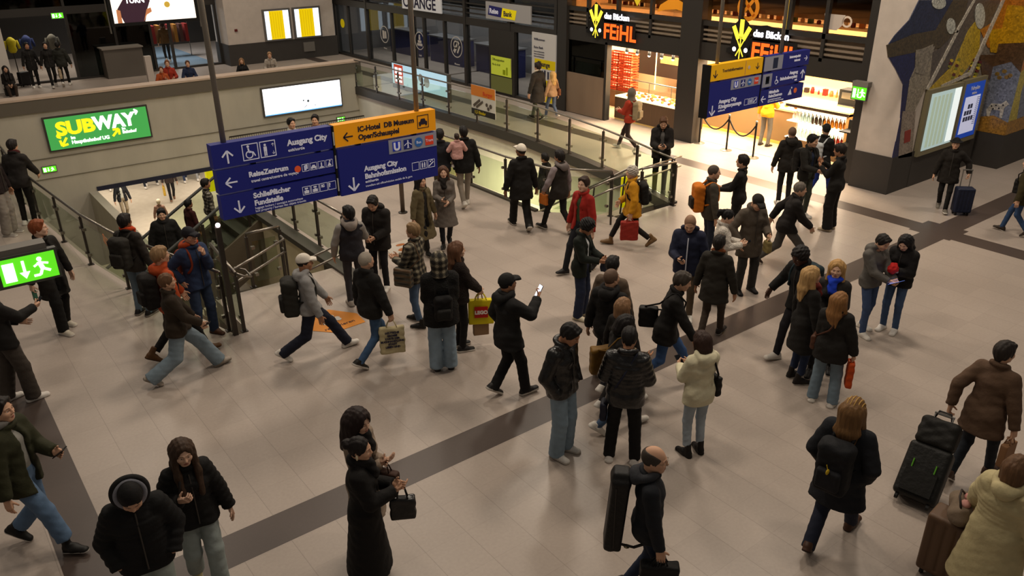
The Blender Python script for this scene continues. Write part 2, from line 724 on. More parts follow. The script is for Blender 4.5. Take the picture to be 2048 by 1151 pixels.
def shoe_model(kind):
    """shoe under the ankle: toe along +y, sole at z=0; returns V, F, mi (0 upper, 1 sole)"""
    v = Vol((-.075, -.11, -.01), (.075, .235, .2), .0075)
    w = .040
    v.cone((0, -.045, .045), (0, .04, .048), .038, .038, .03)
    v.cone((0, .03, .045), (.004, .150, .022), .040, .028, .04, fl=((1, 0, 0), .78))
    v.cone((0, -.03, .06), (0, -.015, .105 if kind != 'boot' else .17), .040, .042, .03)
    v.cone((0, -.055, .014), (.004, .150, .014), .036, .034, .008, fl=((1, 0, 0), .84))
    if kind == 'sneaker':
        v.cone((0, -.055, .018), (.004, .152, .016), .042, .040, .008, fl=((1, 0, 0), .84))
    v.cut((0, 0, 0), (0, 0, -1))
    v.cut((0, 0, .100 if kind != 'boot' else .185), (0, 0, 1))
    V, Fq = v.mesh()
    z = V[Fq].mean(1)[:, 2]
    return V, Fq, (z < (.030 if kind == 'sneaker' else .014)).astype(np.int32)


HAIR = {}


def hair_model(kind):
    if kind in HAIR:
        return HAIR[kind]
    big = kind in ('long', 'longcurly', 'pony', 'bob', 'longfront')
    v = Vol((-.17, -.22, -.42 if big else -.10), (.17, .16 if kind != 'longfront' else .26, .34), .0085 if not big else .0095)
    sk = lambda g, **kw: v.ell((0, -.008, .150), (.077 + g, .098 + g, .098 + g), .03, **kw)
    if kind in ('short', 'crop', 'bald', 'grey'):
        g = {'short': .016, 'crop': .007, 'bald': .007, 'grey': .012}[kind]
        sk(g)
        for q in (-1, 1):
            v.cone((q * .066, -.02, .14), (q * .068, .01, .11), .014, .008, .02)
        if kind == 'short':
            v.cone((-.045, .060, .215), (.045, .068, .213), .024, .022, .03)
            v.cone((0, -.06, .10), (0, -.05, .06), .05, .038, .03)
        v.ell((0, .115, .095), (.085, .085, .112), .014, '-')
        v.ell((0, .05, .03), (.13, .08, .075), .01, '-')
        v.cut((0, -.1, .045), (0, -.25, -1))
        if kind == 'bald':
            v.ell((0, .035, .235), (.072, .118, .10), .012, '-')
    elif kind in ('long', 'longcurly', 'longfront'):
        g = .02 if kind != 'longcurly' else .034
        sk(g)
        v.cone((0, -.065, .13), (0, -.090, -.06), .085, .072, .05, fl=((1, 0, 0), .72))
        v.cone((0, -.090, -.06), (0, -.105, -.22), .070, .040, .04, fl=((1, 0, 0), .60))
        for q in (-.07, -.03, .04, .08):
            v.cone((q, -.115, -.12), (q * 1.1, -.125, -.27 + abs(q) * .5), .022, .010, .015)
        if kind == 'longcurly':
            v.cone((0, -.06, .10), (0, -.09, -.20), .11, .085, .05, fl=((1, 0, 0), .75))
        for q in (-1, 1):
            v.cone((q * .082, -.005, .13), (q * .098, .015, -.04), .030, .036, .04)
            if kind == 'longfront':
                v.cone((q * .088, .03, .09), (q * .090, .105, -.07), .028, .036, .03)
                v.cone((q * .090, .105, -.07), (q * .080, .198, -.27), .036, .028, .03)
        v.ell((0, .120, .085), (.063, .085, .118), .012, '-')
        v.cone((0, .10, .05), (0, .16, -.25), .052, .045, .02, op='-')
        v.cone((0, -.005, .03), (0, .0, -.3), .062, .075, .02, op='-')
    elif kind == 'bob':
        sk(.022)
        v.cone((0, -.04, .12), (0, -.055, .03), .092, .085, .04, fl=((1, 0, 0), .85))
        for q in (-1, 1):
            v.cone((q * .083, .0, .13), (q * .086, .012, .035), .027, .03, .03)
        v.ell((0, .120, .085), (.062, .085, .115), .012, '-')
        v.cone((0, .0, .03), (0, .01, -.2), .062, .07, .02, op='-')
    elif kind in ('pony', 'bun', 'tied'):
        sk(.012)
        if kind == 'pony':
            v.cone((0, -.10, .20), (0, -.155, .15), .03, .036, .02)
            v.cone((0, -.155, .16), (0, -.13, -.16), .036, .022, .03)
        elif kind == 'bun':
            v.ell((0, -.125, .165), (.052, .045, .052), .02)
        v.ell((0, .115, .090), (.08, .085, .118), .014, '-')
        v.ell((0, .05, .03), (.13, .08, .075), .01, '-')
        v.cut((0, -.1, .045), (0, -.25, -1))
    elif kind == 'curly':
        sk(.028)
        v.wrinkle(.006, .4, 3.4)
        v.ell((0, .125, .085), (.08, .085, .115), .012, '-')
        v.ell((0, .05, .02), (.14, .09, .085), .01, '-')
        v.cut((0, -.1, .045), (0, -.25, -1))
    elif kind in ('beanie', 'cap'):
        sk(.015)
        v.ell((0, .130, .075), (.095, .11, .115), .008, '-')
        v.cut((0, 0, .145 if kind == 'cap' else .135), (0, .10, -1))
        if kind == 'cap':
            v.cone((0, .085, .178), (0, .165, .160), .072, .060, .006, fl=((0, -.2, 1), 4.0))
        else:
            v.torus((0, -.005, .145), (0, .10, -1), .094, .014, .008, 1.2)
    elif kind == 'hat':
        sk(.018)
        v.ell((0, .130, .075), (.095, .11, .115), .008, '-')
        v.cut((0, 0, .165), (0, .06, -1))
        v.cone((0, -.005, .172), (0, .005, .170), .145, .145, .006, fl=((0, 0, 1), 7.0))
    elif kind == 'hoodup':
        v.ell((0, -.015, .145), (.118, .125, .135), .03)
        v.cone((0, -.01, .06), (0, -.02, -.05), .10, .12, .05)
        v.ell((0, .12, .12), (.095, .14, .125), .02, '-')
        v.ell((0, .02, .12), (.098, .11, .115), .01, '-')
        v.cut((0, 0, -.06), (0, 0, -1))
    elif kind == 'lining':
        v.torus((0, -.020, .125), (0, .70, .7), .112, .024, .01, 1.05)
        v.cut((0, 0, .0), (0, .3, -1))
    elif kind == 'openhood':
        v.torus((0, -.032, .118), (0, .70, .7), .128, .026, .02, 1.02)
        v.ell((0, -.095, .06), (.125, .07, .12), .05)
        v.ell((0, -.008, .150), (.095, .117, .117), .02, '-')
        v.cut((0, 0, -.05), (0, .3, -1))
    elif kind == 'scarf_cover':
        sk(.022)
        v.cone((0, -.02, .08), (0, -.03, -.05), .085, .11, .04)
        v.ell((0, .125, .105), (.058, .09, .085), .012, '-')
    if kind not in ('beanie', 'cap', 'hat', 'hoodup', 'lining', 'openhood', 'crop', 'bald', 'curly'):
        v.strands(.0019)
    V, Fq = v.mesh()
    HAIR[kind] = (V, Fq)
    return HAIR[kind]


def drop_small(V, Fq):
    return V, Fq


HEADS = {f: head_model(f) for f in (False, True)}
HANDS = {c: hand_model(c) for c in (18, 62)}
SHOES = {k: shoe_model(k) for k in ('sneaker', 'leather', 'boot')}

SKIN = {'light': '#c69a7d', 'pale': '#cfa78d', 'tan': '#a9795a', 'brown': '#7c5137', 'dark': '#4a2f22'}
ARMPOSE = {  # wrist target: out to the side, forward, up (canonical 1.75 m figure)
    'hang': (.275, .04, .88), 'fwd': (.22, .25, .95), 'back': (.24, -.22, .93), 'pocket': (.205, .075, .93),
    'phone': (.07, .30, 1.14), 'phone_high': (.06, .33, 1.33), 'phone_ear': (.10, .10, 1.52), 'chin': (.02, .22, 1.40),
    'belly': (.06, .22, 1.06), 'chest': (.05, .22, 1.22), 'cup': (.12, .33, 1.12), 'strap': (.13, .18, 1.24),
    'hug': (-.08, .26, 1.22), 'cross': (-.07, .21, 1.14), 'carry': (.28, .04, .86), 'out': (.42, .12, 1.0), 'pull': (.26, -.18, .84), 'rail': (.18, .36, 1.05),
    'hip': (.22, -.02, 1.0)}


def V3(p):
    return np.array((p[0], p[1], p[2]), dtype=np.float64)


def ik(S, T, l1, l2, hint):
    S, T, hint = V3(S), V3(T), V3(hint)
    d = T - S
    L = np.linalg.norm(d)
    L2 = min(L, (l1 + l2) * .997)
    T = S + d / L * L2
    d = d / L
    a = (l1 * l1 - l2 * l2 + L2 * L2) / (2 * L2)
    h = math.sqrt(max(l1 * l1 - a * a, 0))
    n = hint - d * np.dot(hint, d)
    n = n / (np.linalg.norm(n) + 1e-9)
    return S + d * a + n * h, T


def person(label, px, h=1.75, face=0, ground=0.0, stance='stand', stride=.62, lead='R', spread=.10, lean=0, side=0, twist=0,
           head=(0, 0), R='hang', L='hang', curl=(18, 18), top='jacket', topc='#15130f', topk='fabric', bulk=.022, hem=.86,
           inner=None, legs='#15151a', legk='fabric', wide=0.0, shoe='sneaker', shoec='#d8d2c8', solec='#cfc9bf',
           skin='light', female=False, hair='short', hairc='#1c1511', hat=None, collar=True, hood=None, scarf=None,
           sleeves=None, q=.014, sit=None, at=None, vest=None, stripe=None, hd=None, hat2=None):
    """one person; px = photo pixel of the ground point between the feet; face = heading seen by the camera (0 away, 90 right, 180 towards us)"""
    if at is not None:
        loc = Vector(at)
    elif px is not None:
        loc = floor_at(px[0], px[1], ground)
    else:
        loc = floor_at(hd[0], hd[1], ground + h)
        loc.z = ground
    q = .014 if loc.length < 16 else .018
    view = math.atan2(loc.x, loc.y)                # direction of sight, measured from +y to +x
    yaw = -(view + rad(face))                      # rotation about z of a figure that faces +y
    sc = h / 1.75
    root = empty('person', loc, yaw)
    root.scale = (sc, sc, sc)
    tag(root, label, 'person')
    rnd = random.Random(label)
    ph = rnd.uniform(0, 6)
    # ---- skeleton
    hipw, l1, l2, ank = .088, .43, .42, .085
    feet = {}
    for s_, k_ in ((1, 'R'), (-1, 'L')):
        if stance == 'walk':
            front = (k_ == lead)
            feet[k_] = [s_ * spread * .75, (stride * .5 if front else -stride * .5), 0.0, (-8 if front else 34)]
        elif stance == 'sit':
            feet[k_] = [s_ * spread, .42, 0, 0]
        elif stance == 'shift':
            feet[k_] = [s_ * spread * 1.2, (.12 if k_ == lead else -.10), 0, 0]
        else:
            feet[k_] = [s_ * spread, 0.0, 0, 0]
    toe = rnd.uniform(4, 12)
    hz = .945
    ankles = {}
    for k_, (fx, fy, lift, pit) in feet.items():
        if pit > 0:      # heel raised, turning about the ball of the foot
            b = .13
            ankles[k_] = np.array((fx, fy + b - b * math.cos(rad(pit)) + .085 * math.sin(rad(pit)) * .4, .085 * math.cos(rad(pit)) + b * math.sin(rad(pit))))
        else:
            ankles[k_] = np.array((fx, fy, ank + .02 * (pit < 0)))
    for k_, a_ in ankles.items():
        s_ = 1 if k_ == 'R' else -1
        dx, dy = a_[0] - s_ * hipw, a_[1]
        hz = min(hz, a_[2] + math.sqrt(max((l1 + l2 - .004) ** 2 - dx * dx - dy * dy, .04)))
    if stance == 'sit':
        hz = .50 if sit is None else sit
    pel = np.array((0, 0, hz))
    RL = np.array(rotm(('y', side), ('x', -lean)))
    RS = RL @ np.array(rotm(('z', -twist)))
    up = lambda z, y=0, x=0: pel + RS @ np.array((x, y, z))
    right = RS @ np.array((1.0, 0, 0))
    chest = up(.36, .0)
    waist = pel + RL @ np.array((0, .005, .16))
    nb = up(.535, -.015)
    shw = .160 if not female else .142
    sho = {'R': up(.455, -.01, shw), 'L': up(.455, -.01, -shw)}
    HR = np.array(rotm(('y', side * .5), ('x', -lean * .6), ('z', -(twist + head[0])), ('x', -head[1])))
    hp = nb + HR @ np.array((0, .012, .035))
    hips = {'R': pel + np.array((hipw, 0, 0)), 'L': pel + np.array((-hipw, 0, 0))}
    hipline = (1.0, 0, 0)
    knees = {}
    for k_ in 'RL':
        s_ = 1 if k_ == 'R' else -1
        knees[k_], ankles[k_] = ik(hips[k_], ankles[k_], l1, l2, (s_ * .12, 1, .1))
    elb, wri, spec = {}, {}, {'R': R, 'L': L}
    for k_ in 'RL':
        s_ = 1 if k_ == 'R' else -1
        t = spec[k_]
        t = ARMPOSE[t] if isinstance(t, str) else t
        z0 = t[2] - .945
        tgt = pel + RS @ np.array((s_ * (t[0] + (bulk * .9 if t[2] < 1.0 and t[0] > .2 and spec[k_] != 'pocket' else 0)), t[1] + (bulk * .7 if t[1] > .18 else 0), z0))
        hint = (s_ * .55, -.8, -.45) if t[2] > 1.0 else (s_ * .75, -.8, 0)
        elb[k_], wri[k_] = ik(sho[k_], tgt, .285, .255, RS @ np.array(hint))
    # ---- body: torso, neck, arms as one surface, head and hands grown onto it
    vs = Vol((-.62, -.62, .3 if stance == 'sit' else .75), (.62, .75, 1.72), .021)
    vs.cone(pel, chest, .08, .09, .05, fl=(right, .72))
    vs.cone(sho['R'], sho['L'], .048, .048, .04)
    vs.cone(nb - RS @ np.array((0, 0, .05)), hp + HR @ np.array((0, -.01, .04)), .058, .052, .03)
    for k_ in 'RL':
        vs.cone(sho[k_], elb[k_], .046, .036, .02)
        vs.cone(elb[k_], wri[k_], .034, .026, .015)
    V, Fq = vs.mesh()
    Vs, Fs, Ms = [V], [Fq], [np.zeros(len(Fq), dtype=np.int32)]
    n0 = len(V)
    hv, hf, hm = HEADS[female]
    hs = .97 if female else 1.0
    Vs.append((hv * hs) @ HR.T + hp)
    Fs.append(hf + n0)
    Ms.append(hm)
    n0 += len(hv)
    info = {}
    hd = {}
    for i, k_ in enumerate('RL'):
        s_ = 1 if k_ == 'R' else -1
        d = wri[k_] - elb[k_]
        d = d / np.linalg.norm(d)
        low = wri[k_][2] < 1.0
        if low and spec[k_] not in ('pocket',):
            d = d * .6 + np.array((0, 0, -.5))
            d = d / np.linalg.norm(d)
        pn = (np.array((-s_, .15, 0)) if low else np.array((-s_ * .7, -.55, .55)))
        pn = pn - d * np.dot(pn, d)
        pn = pn / np.linalg.norm(pn)
        z = -d
        x = -pn * 1.0
        y = np.cross(z, x)
        hd[k_] = wri[k_] + d * .085 + pn * .02
        if spec[k_] == 'pocket':
            continue
        v, f = HANDS[curl[i]]
        v = v.copy()
        if s_ < 0:                       # left hand: mirrored right hand
            v[:, 1] *= -1
            f = f[:, ::-1]
        B = np.stack([x, y, z], 1)
        Vs.append(v @ B.T + wri[k_])
        Fs.append(f + n0)
        Ms.append(np.zeros(len(f), dtype=np.int32))
        n0 += len(v)
    me = mesh_np('body', np.concatenate(Vs), np.concatenate(Fs), True)
    for m_ in (mat(SKIN[skin], .55, 'skin'), mat('#d9d2c8', .3), mat('#20140e', .3), mat('#9a5a4c' if skin in ('light', 'pale', 'tan') else '#5a342c', .5), mat('#%02x%02x%02x' % tuple((int(hairc[i:i + 2], 16) + int(SKIN[skin][i:i + 2], 16)) // 2 for i in (1, 3, 5)), .7)):
        me.materials.append(m_)
    me.polygons.foreach_set('material_index', np.concatenate(Ms))

    def child(name, me_or_vf, mats, mi=None, txt=None):
        if isinstance(me_or_vf, tuple):
            me2 = mesh_np(name, me_or_vf[0], me_or_vf[1], True)
        else:
            me2 = me_or_vf
        for m_ in (mats if isinstance(mats, (list, tuple)) else [mats]):
            me2.materials.append(m_)
        if mi is not None:
            me2.polygons.foreach_set('material_index', mi)
        o = bpy.data.objects.new(name, me2)
        COL.objects.link(o)
        o.parent = root
        if txt:
            o['label'] = txt
        return o
    child('body', me, [])
    # ---- hair and headgear
    if hair:
        v, f = hair_model(hair)
        child('hair', ((v * hs) @ HR.T + hp, f), mat(hairc, .62, 'hair' if hair not in ('crop', 'bald') else 'fabric'))
    if hat:
        v, f = hair_model(hat[0])
        child({'cap': 'cap', 'beanie': 'beanie', 'hat': 'hat', 'hoodup': 'hood', 'scarf_cover': 'headscarf'}[hat[0]], ((v * hs) @ HR.T + hp, f), mat(hat[1], .8, hat[2] if len(hat) > 2 else 'fabric'))
    if hat2:
        v, f = hair_model('openhood')
        child('hood', ((v * hs) @ HR.T + hp, f), mat(hat2[0], .8, 'fabric'))
        v, f = hair_model('lining')
        child('hood_lining', ((v * hs) @ HR.T + hp, f), mat(hat2[1], .9, 'fabric'))
    # ---- trousers
    zlo = -.02
    if legs:
        v = Vol((-.36, -.62, zlo), (.36, .72, max(1.02, hz + .12)), q)
        w = wide
        v.cone(pel + np.array((-.045, -.005, .02)), pel + np.array((.045, -.005, .02)), .098 + w * .2, .098 + w * .2, .04)
        v.cone(pel, pel * .5 + waist * .5, .096, .084, .05, fl=(hipline, .72))
        v.cone(pel + np.array((-.06, -.038, -.03)), pel + np.array((.06, -.038, -.03)), .068, .068, .05)
        v.cut((0, 0, hz + .085), (0, 0, 1))
        for k_ in 'RL':
            kn, an = knees[k_], ankles[k_]
            d = an - kn
            d = d / np.linalg.norm(d)
            end = an + d * (.035 if shoe != 'boot' else -.07)
            v.cone(hips[k_], kn, .088 + w * .35, .062 + w * .6, .025)
            v.cone(kn, an + d * .05, .061 + w * .6, .050 + w * .95, .025, caps=((end, d),))
        v.wrinkle(.0014 + w * .012, ph, 1.5)
        child('trousers', v.mesh(), mat(legs, .85, legk))
    # ---- shoes
    for i, k_ in enumerate('RL'):
        fx, fy, lift, pit = feet[k_]
        s_ = 1 if k_ == 'R' else -1
        v, f, mi = SHOES[shoe]
        a_ = ankles[k_]
        Rf = np.array(rotm(('z', -s_ * toe), ('x', -pit if pit > 0 else 8 if pit < 0 else 0)))
        v = v.copy()
        v[:, 0] *= -s_
        if s_ > 0:
            f = f[:, ::-1]
        o_ = np.array((0, 0, -.085))
        P = (v + o_) @ Rf.T + a_
        P[:, 2] -= min(P[:, 2].min(), 0) if pit == 0 else 0
        if pit != 0:
            P[:, 2] -= P[:, 2].min()
        child('shoe' if shoe != 'boot' else 'boot', (P, f), [mat(shoec, .55), mat(solec, .7)], mi)
    # ---- inner shirt seen in an open front
    if inner:
        v = Vol((-.30, -.25, hz - .05), (.30, .45, 1.62), q)
        v.cone(pel + np.array((0, 0, .02)), chest, .100, .106, .05, fl=(right, .70))
        v.cone(sho['R'], sho['L'], .05, .05, .05)
        v.ell(nb + RS @ np.array((0, .05, .07)), (.062, .075, .075), .02, '-')
        child('shirt', v.mesh(), mat(inner, .85, 'fabric'))
    # ---- jacket, coat, hoodie
    b = bulk * .9
    hemz = hem + (hz - .945)
    zmin = min(hemz - .03, wri['R'][2] - .08, wri['L'][2] - .08)
    v = Vol((-.66, -.66, max(zmin, -.02)), (.66, .78, 1.72), q)
    qa = ((7, .013) if top == 'puffer' else None)
    fw_ = 0.004 if female else 0.0
    low = pel + RL @ np.array((0, 0, min(hem, .90) - .945 - .10))
    tb = b * .85
    v.cone(low, waist, .102 + tb + .01 * female, .092 - fw_ * 2 + tb, .04, fl=(right, .71), quilt=(4, .010) if qa else None)
    v.cone(waist, chest, .090 - fw_ * 2 + tb, .100 + tb, .04, fl=(right, .70), quilt=(4, .012) if qa else None)
    v.cone(chest, up(.42), .100 + b * .8, .078 + b * .6, .04, fl=(right, .66))
    v.cone(sho['R'], sho['L'], .046 + b * .7, .046 + b * .7, .04)
    v.cone(nb + RS @ np.array((0, 0, -.02)), sho['R'] * .6 + nb * .4, .05 + b * .4, .04 + b * .4, .03)
    v.cone(nb + RS @ np.array((0, 0, -.02)), sho['L'] * .6 + nb * .4, .05 + b * .4, .04 + b * .4, .03)
    if female and inner is None:
        for s_ in (1, -1):
            v.ell(up(.35, .075 + b * .5, s_ * .07), (.055, .05, .055), .05)
    if hem < .80:          # coat skirt
        bot = np.array((0, 0, hemz)) + (pel - np.array((0, 0, hz))) * .7 + np.array((0, (ankles['R'][1] + ankles['L'][1]) * .5 * (.3 if hem > .6 else .6), 0))
        fl_ = .105 + b + (.80 - hem) * .155 + (.02 if stance == 'walk' else 0)
        v.cone(pel, bot, .102 + b, fl_, .05, fl=(right, .72))
    for k_ in 'RL':        # the cloth lies over hips and seat
        v.cone(hips[k_] + np.array((0, -.012, .03)), hips[k_] * .62 + knees[k_] * .38, .100 + b * .5 + wide * .3, .086 + b * .5 + wide * .45, .04)
    v.cone(pel + np.array((-.06, -.05, -.03)), pel + np.array((.06, -.05, -.03)), .078 + b * .5, .078 + b * .5, .05)
    for p_ in ((0, 0, hemz),):
        v.cut(p_, (0, 0, -1))
    if inner:
        # the front hangs open: a wedge of the jacket is left away
        c0 = up(.50, .12)
        v.cone(up(.30, .20), up(-.25, .20), .060, .10, .01, fl=((0, 1, 0), .6), op='-')
        v.cone(c0, up(.28, .20), .05, .06, .01, fl=((0, 1, 0), .6), op='-')
        v.cone(pel + RL @ np.array((0, .01, .0)), chest, .094, .100, .008, fl=(right, .70), op='-')
    v.cone(nb + HR @ np.array((0, .02, .02)), hp + HR @ np.array((0, .03, .12)), .060, .085, .012, op='-')
    if top == 'hoodie' or hood == True:
        v.torus(nb + RS @ np.array((0, -.028, .012)), RS @ np.array((0, -.5, 1)), .082, .032 + b * .3, .03, .92)
        v.ell(nb + RS @ np.array((0, -.105, -.035)), (.105, .055, .085), .05)
    elif collar:
        v.torus(nb + RS @ np.array((0, .004, .022)), RS @ np.array((0, .30, 1)), .070 + b * .2, .018 + b * .35, .012)
    for k_ in 'RL':
        S_, E_, W_ = sho[k_], elb[k_], wri[k_]
        d = W_ - E_
        L_ = np.linalg.norm(d)
        d = d / L_
        end = W_ + d * .004
        if sleeves is not None:
            end = E_ - d * .02
        if vest:
            continue
        v.cone(S_, S_ * .6 + E_ * .4, .055 + b * .75, .050 + b * .75, .028, quilt=(1.6, .012) if qa else None)
        v.cone(S_, E_, .054 + b * .75, .047 + b * .75, .008, quilt=(4, .012) if qa else None)
        if sleeves is None:
            v.cone(E_, W_ + d * .02, .046 + b * .75, .037 + b * .55, .006, caps=((end, d),), quilt=(4, .011) if qa else None)
    v.wrinkle(.0024 if top != 'puffer' else .0016, ph, 1.25)
    tc_ = mat(topc, .35 if topk == 'shiny' else .85, topk)
    if vest:
        # sleeves of the garment below the vest
        vv = Vol((-.66, -.66, max(zmin, -.02)), (.66, .78, 1.72), q)
        for k_ in 'RL':
            S_, E_, W_ = sho[k_], elb[k_], wri[k_]
            d = (W_ - E_) / np.linalg.norm(W_ - E_)
            vv.cone(S_, E_, .058 + b * .5, .048 + b * .4, .025)
            vv.cone(E_, W_ + d * .02, .047 + b * .4, .038 + b * .3, .02, caps=((W_, d),))
        vv.torus(nb + RS @ np.array((0, -.02, .02)), RS @ np.array((0, -.4, 1)), .080, .030, .03, .92)
        vv.wrinkle(.003, ph, 1.0)
        child('sleeves', vv.mesh(), mat(vest, .85, 'fabric'))
    nm = {'jacket': 'jacket', 'puffer': 'puffer_jacket', 'hoodie': 'hoodie', 'coat': 'coat', 'shirt': 'shirt', 'sweater': 'sweater', 'vest': 'vest'}[top]
    jk = child(nm, v.mesh(), tc_)
    if hood and hood != True:
        vv = Vol((-.2, -.26, 1.2), (.2, .2, 1.72), q)
        vv.torus(nb + RS @ np.array((0, -.022, .024)), RS @ np.array((0, -.45, 1)), .088, .030 + b * .3, .03, .92)
        vv.ell(nb + RS @ np.array((0, -.118 - b * .4, -.020)), (.098, .055, .080), .04)
        vv.cone(nb + HR @ np.array((0, .02, .02)), hp + HR @ np.array((0, .03, .12)), .060, .085, .012, op='-')
        child('hood', vv.mesh(), mat(hood, .85, 'fabric'))
    if scarf:
        vv = Vol((-.2, -.2, 1.15), (.2, .32, 1.70), .011)
        vv.torus(nb + RS @ np.array((0, .02, .035)), RS @ np.array((0, .25, 1)), .072, .036, .01)
        vv.cone(nb + RS @ np.array((.02, .11, .0)), nb + RS @ np.array((.01, .145, -.12)), .045, .05, .03, fl=((1, 0, 0), .8))
        vv.wrinkle(.005, ph, 1.6)
        child('scarf', vv.mesh(), mat(scarf, .9, 'fabric'))
    if stripe:
        vv = MB()
        pts = [up(z, .115 * .9 + b + .012 + (.02 if z < .3 else .012) - max(0, z - .36) * .25) for z in (-.06, .0, .08, .16, .24, .32, .40, .46)]
        vv.tube([tuple(p_) for p_ in pts], .009, 6)
        o_ = vv.build('zip_band', mat(stripe, .6), root)
    if not stripe and not inner and top in ('jacket', 'puffer', 'coat') and topk != 'fur' and 95 < face < 265:
        MB().tube([tuple(up(z, .100 + b * .9 + (.016 if z < .1 else .010) - max(0, z - .36) * .30)) for z in (-.05, .04, .12, .20, .28, .36, .44, .49)], .0065, 6).build('zip', mat('#3d3833', .5), root)
    Mx = Matrix.Translation(loc) @ Matrix.Rotation(yaw, 4, 'Z') @ Matrix.Scale(sc, 4)
    W = lambda p: Mx @ Vector(tuple(p))
    return {'root': root, 'M': Mx, 'hand': {k: W(hd[k]) for k in 'RL'}, 'nb': W(nb), 'chest': W(chest), 'waist': W(waist), 'pel': W(pel), 'sho': {k: W(sho[k]) for k in 'RL'},
            'up': lambda z, y=0, x=0: W(up(z, y, x)), 'RS': (Mx.to_3x3().normalized() @ Matrix(RS.tolist())), 'hp': W(hp), 'yaw': yaw, 'bulk': b, 'hand_dir': {k: (Mx.to_3x3() @ Vector(tuple(wri[k] - elb[k]))).normalized() for k in 'RL'},
            'elb': {k: W(elb[k]) for k in 'RL'}, 'wri': {k: W(wri[k]) for k in 'RL'}, 'head': lambda x, y, z: W(HR @ np.array((x, y, z)) + hp)}


# ================================================================== THE SETTING
def wall_at(u, v, y):
    d = FW * F_PX + RT * (u - 1024) - UP * (v - 575.5)
    return d.x * y / d.y, CAM_H + d.z * y / d.y


STEEL = mat('#8d867c', .32, 'brushed', metal=.9)
DSTEEL = mat('#4a4540', .38, 'brushed', metal=.8)
IRON = mat('#2a2724', .5, 'plain', metal=.3)
DARKFR = mat('#35322f', .45, 'plain', metal=.2)
PANE = mat('#f3f5f0', .03, 'glass')
PANE_G = mat('#eaf0e6', .04, 'glass')
WALLGREY = mat('#b0aa9c', .85, 'concrete')
WALLWHITE = mat('#d6d0c2', .8, 'concrete')
PINKWHITE = mat('#beb3a8', .8, 'stone')
DARKBASE = mat('#3a3632', .6, 'stone')
BLACK = mat('#0c0b0a', .6)
BLUE = mat('#1c2269', .55)
ORANGE = mat('#d98d12', .55)
WHITE = mat('#e6e4e0', .6)
NAVYINK = mat('#23203a', .6)
GREYPANEL = mat('#8f8f98', .6)
YELLOW = mat('#d9c400', .6)


# --- floor: granite tiles with dark inlaid bands, all in one procedural material
def floor_material():
    m = bpy.data.materials.new('granite_tiles')
    m.use_nodes = True
    nt = m.node_tree
    N, L = nt.nodes, nt.links
    b = N['Principled BSDF']
    geo = N.new('ShaderNodeNewGeometry')
    sep = N.new('ShaderNodeSeparateXYZ')
    L.new(geo.outputs['Position'], sep.inputs[0])

    def op(o, a, c=None, v=None):
        n = N.new('ShaderNodeMath')
        n.operation = o
        for i, q in enumerate((a, c, v)):
            if q is None:
                continue
            if isinstance(q, (int, float)):
                n.inputs[i].default_value = q
            else:
                L.new(q, n.inputs[i])
        return n.outputs[0]

    def band(s, lo, hi):
        return op('MULTIPLY', op('GREATER_THAN', s, lo), op('LESS_THAN', s, hi))
    X, Y = sep.outputs[0], sep.outputs[1]
    jx = op('LESS_THAN', op('PINGPONG', op('ADD', X, -.638), .25), .0036)
    jy = op('LESS_THAN', op('PINGPONG', op('ADD', Y, -.055), .25), .0022)
    a = op('MULTIPLY', band(Y, 6.57, 7.06), op('GREATER_THAN', X, .64))
    c = band(X, .16, .638)
    d = band(X, 16.0, 16.5)
    e = op('MULTIPLY', band(X, 15.92, 16.74), band(Y, 6.46, 7.3))
    dark = op('MINIMUM', op('ADD', op('ADD', a, c), op('ADD', d, e)), 1.0)
    # tone of each slab
    cell = N.new('ShaderNodeTexWhiteNoise')
    cell.noise_dimensions = '2D'
    cmb = N.new('ShaderNodeCombineXYZ')
    L.new(op('FLOOR', op('MULTIPLY', op('ADD', X, -.638), 2.0)), cmb.inputs[0])
    L.new(op('FLOOR', op('MULTIPLY', op('ADD', Y, -.055), 2.0)), cmb.inputs[1])
    L.new(cmb.outputs[0], cell.inputs['Vector'])
    n1 = N.new('ShaderNodeTexNoise')
    n1.inputs['Scale'].default_value = 28
    n1.inputs['Detail'].default_value = 6
    n2 = N.new('ShaderNodeTexNoise')
    n2.inputs['Scale'].default_value = .55
    n2.inputs['Detail'].default_value = 5
    L.new(geo.outputs['Position'], n1.inputs['Vector'])
    L.new(geo.outputs['Position'], n2.inputs['Vector'])
    val = op('ADD', op('ADD', op('MULTIPLY', cell.outputs[0], .07), op('MULTIPLY', n1.outputs[0], .22)), op('MULTIPLY', n2.outputs[0], .26))
    val = op('ADD', val, .72)
    mix = N.new('ShaderNodeMix')
    mix.data_type = 'RGBA'
    mix.inputs[6].default_value = srgb('#a2958a') + (1,)
    mix.inputs[7].default_value = srgb('#4b403a') + (1,)
    L.new(dark, mix.inputs[0])
    h = N.new('ShaderNodeHueSaturation')
    L.new(mix.outputs[2], h.inputs['Color'])
    L.new(op('MULTIPLY', val, op('SUBTRACT', 1.0, op('MULTIPLY', op('MULTIPLY', op('MAXIMUM', jx, op('MULTIPLY', jy, .55)), .26), op('SUBTRACT', 1.0, dark)))), h.inputs['Value'])
    L.new(h.outputs[0], b.inputs['Base Color'])
    b.inputs['Roughness'].default_value = .30
    b.inputs['Specular IOR Level'].default_value = .35
    rr = op('ADD', op('MULTIPLY', n2.outputs[0], .22), .26)
    L.new(rr, b.inputs['Roughness'])
    return m


FLOORM = floor_material()
T = -.35      # underside of the floor slab
fl = MB()


def slab(poly, z0=T, z1=0.0):
    fl.prism(poly, 2, z0, z1)


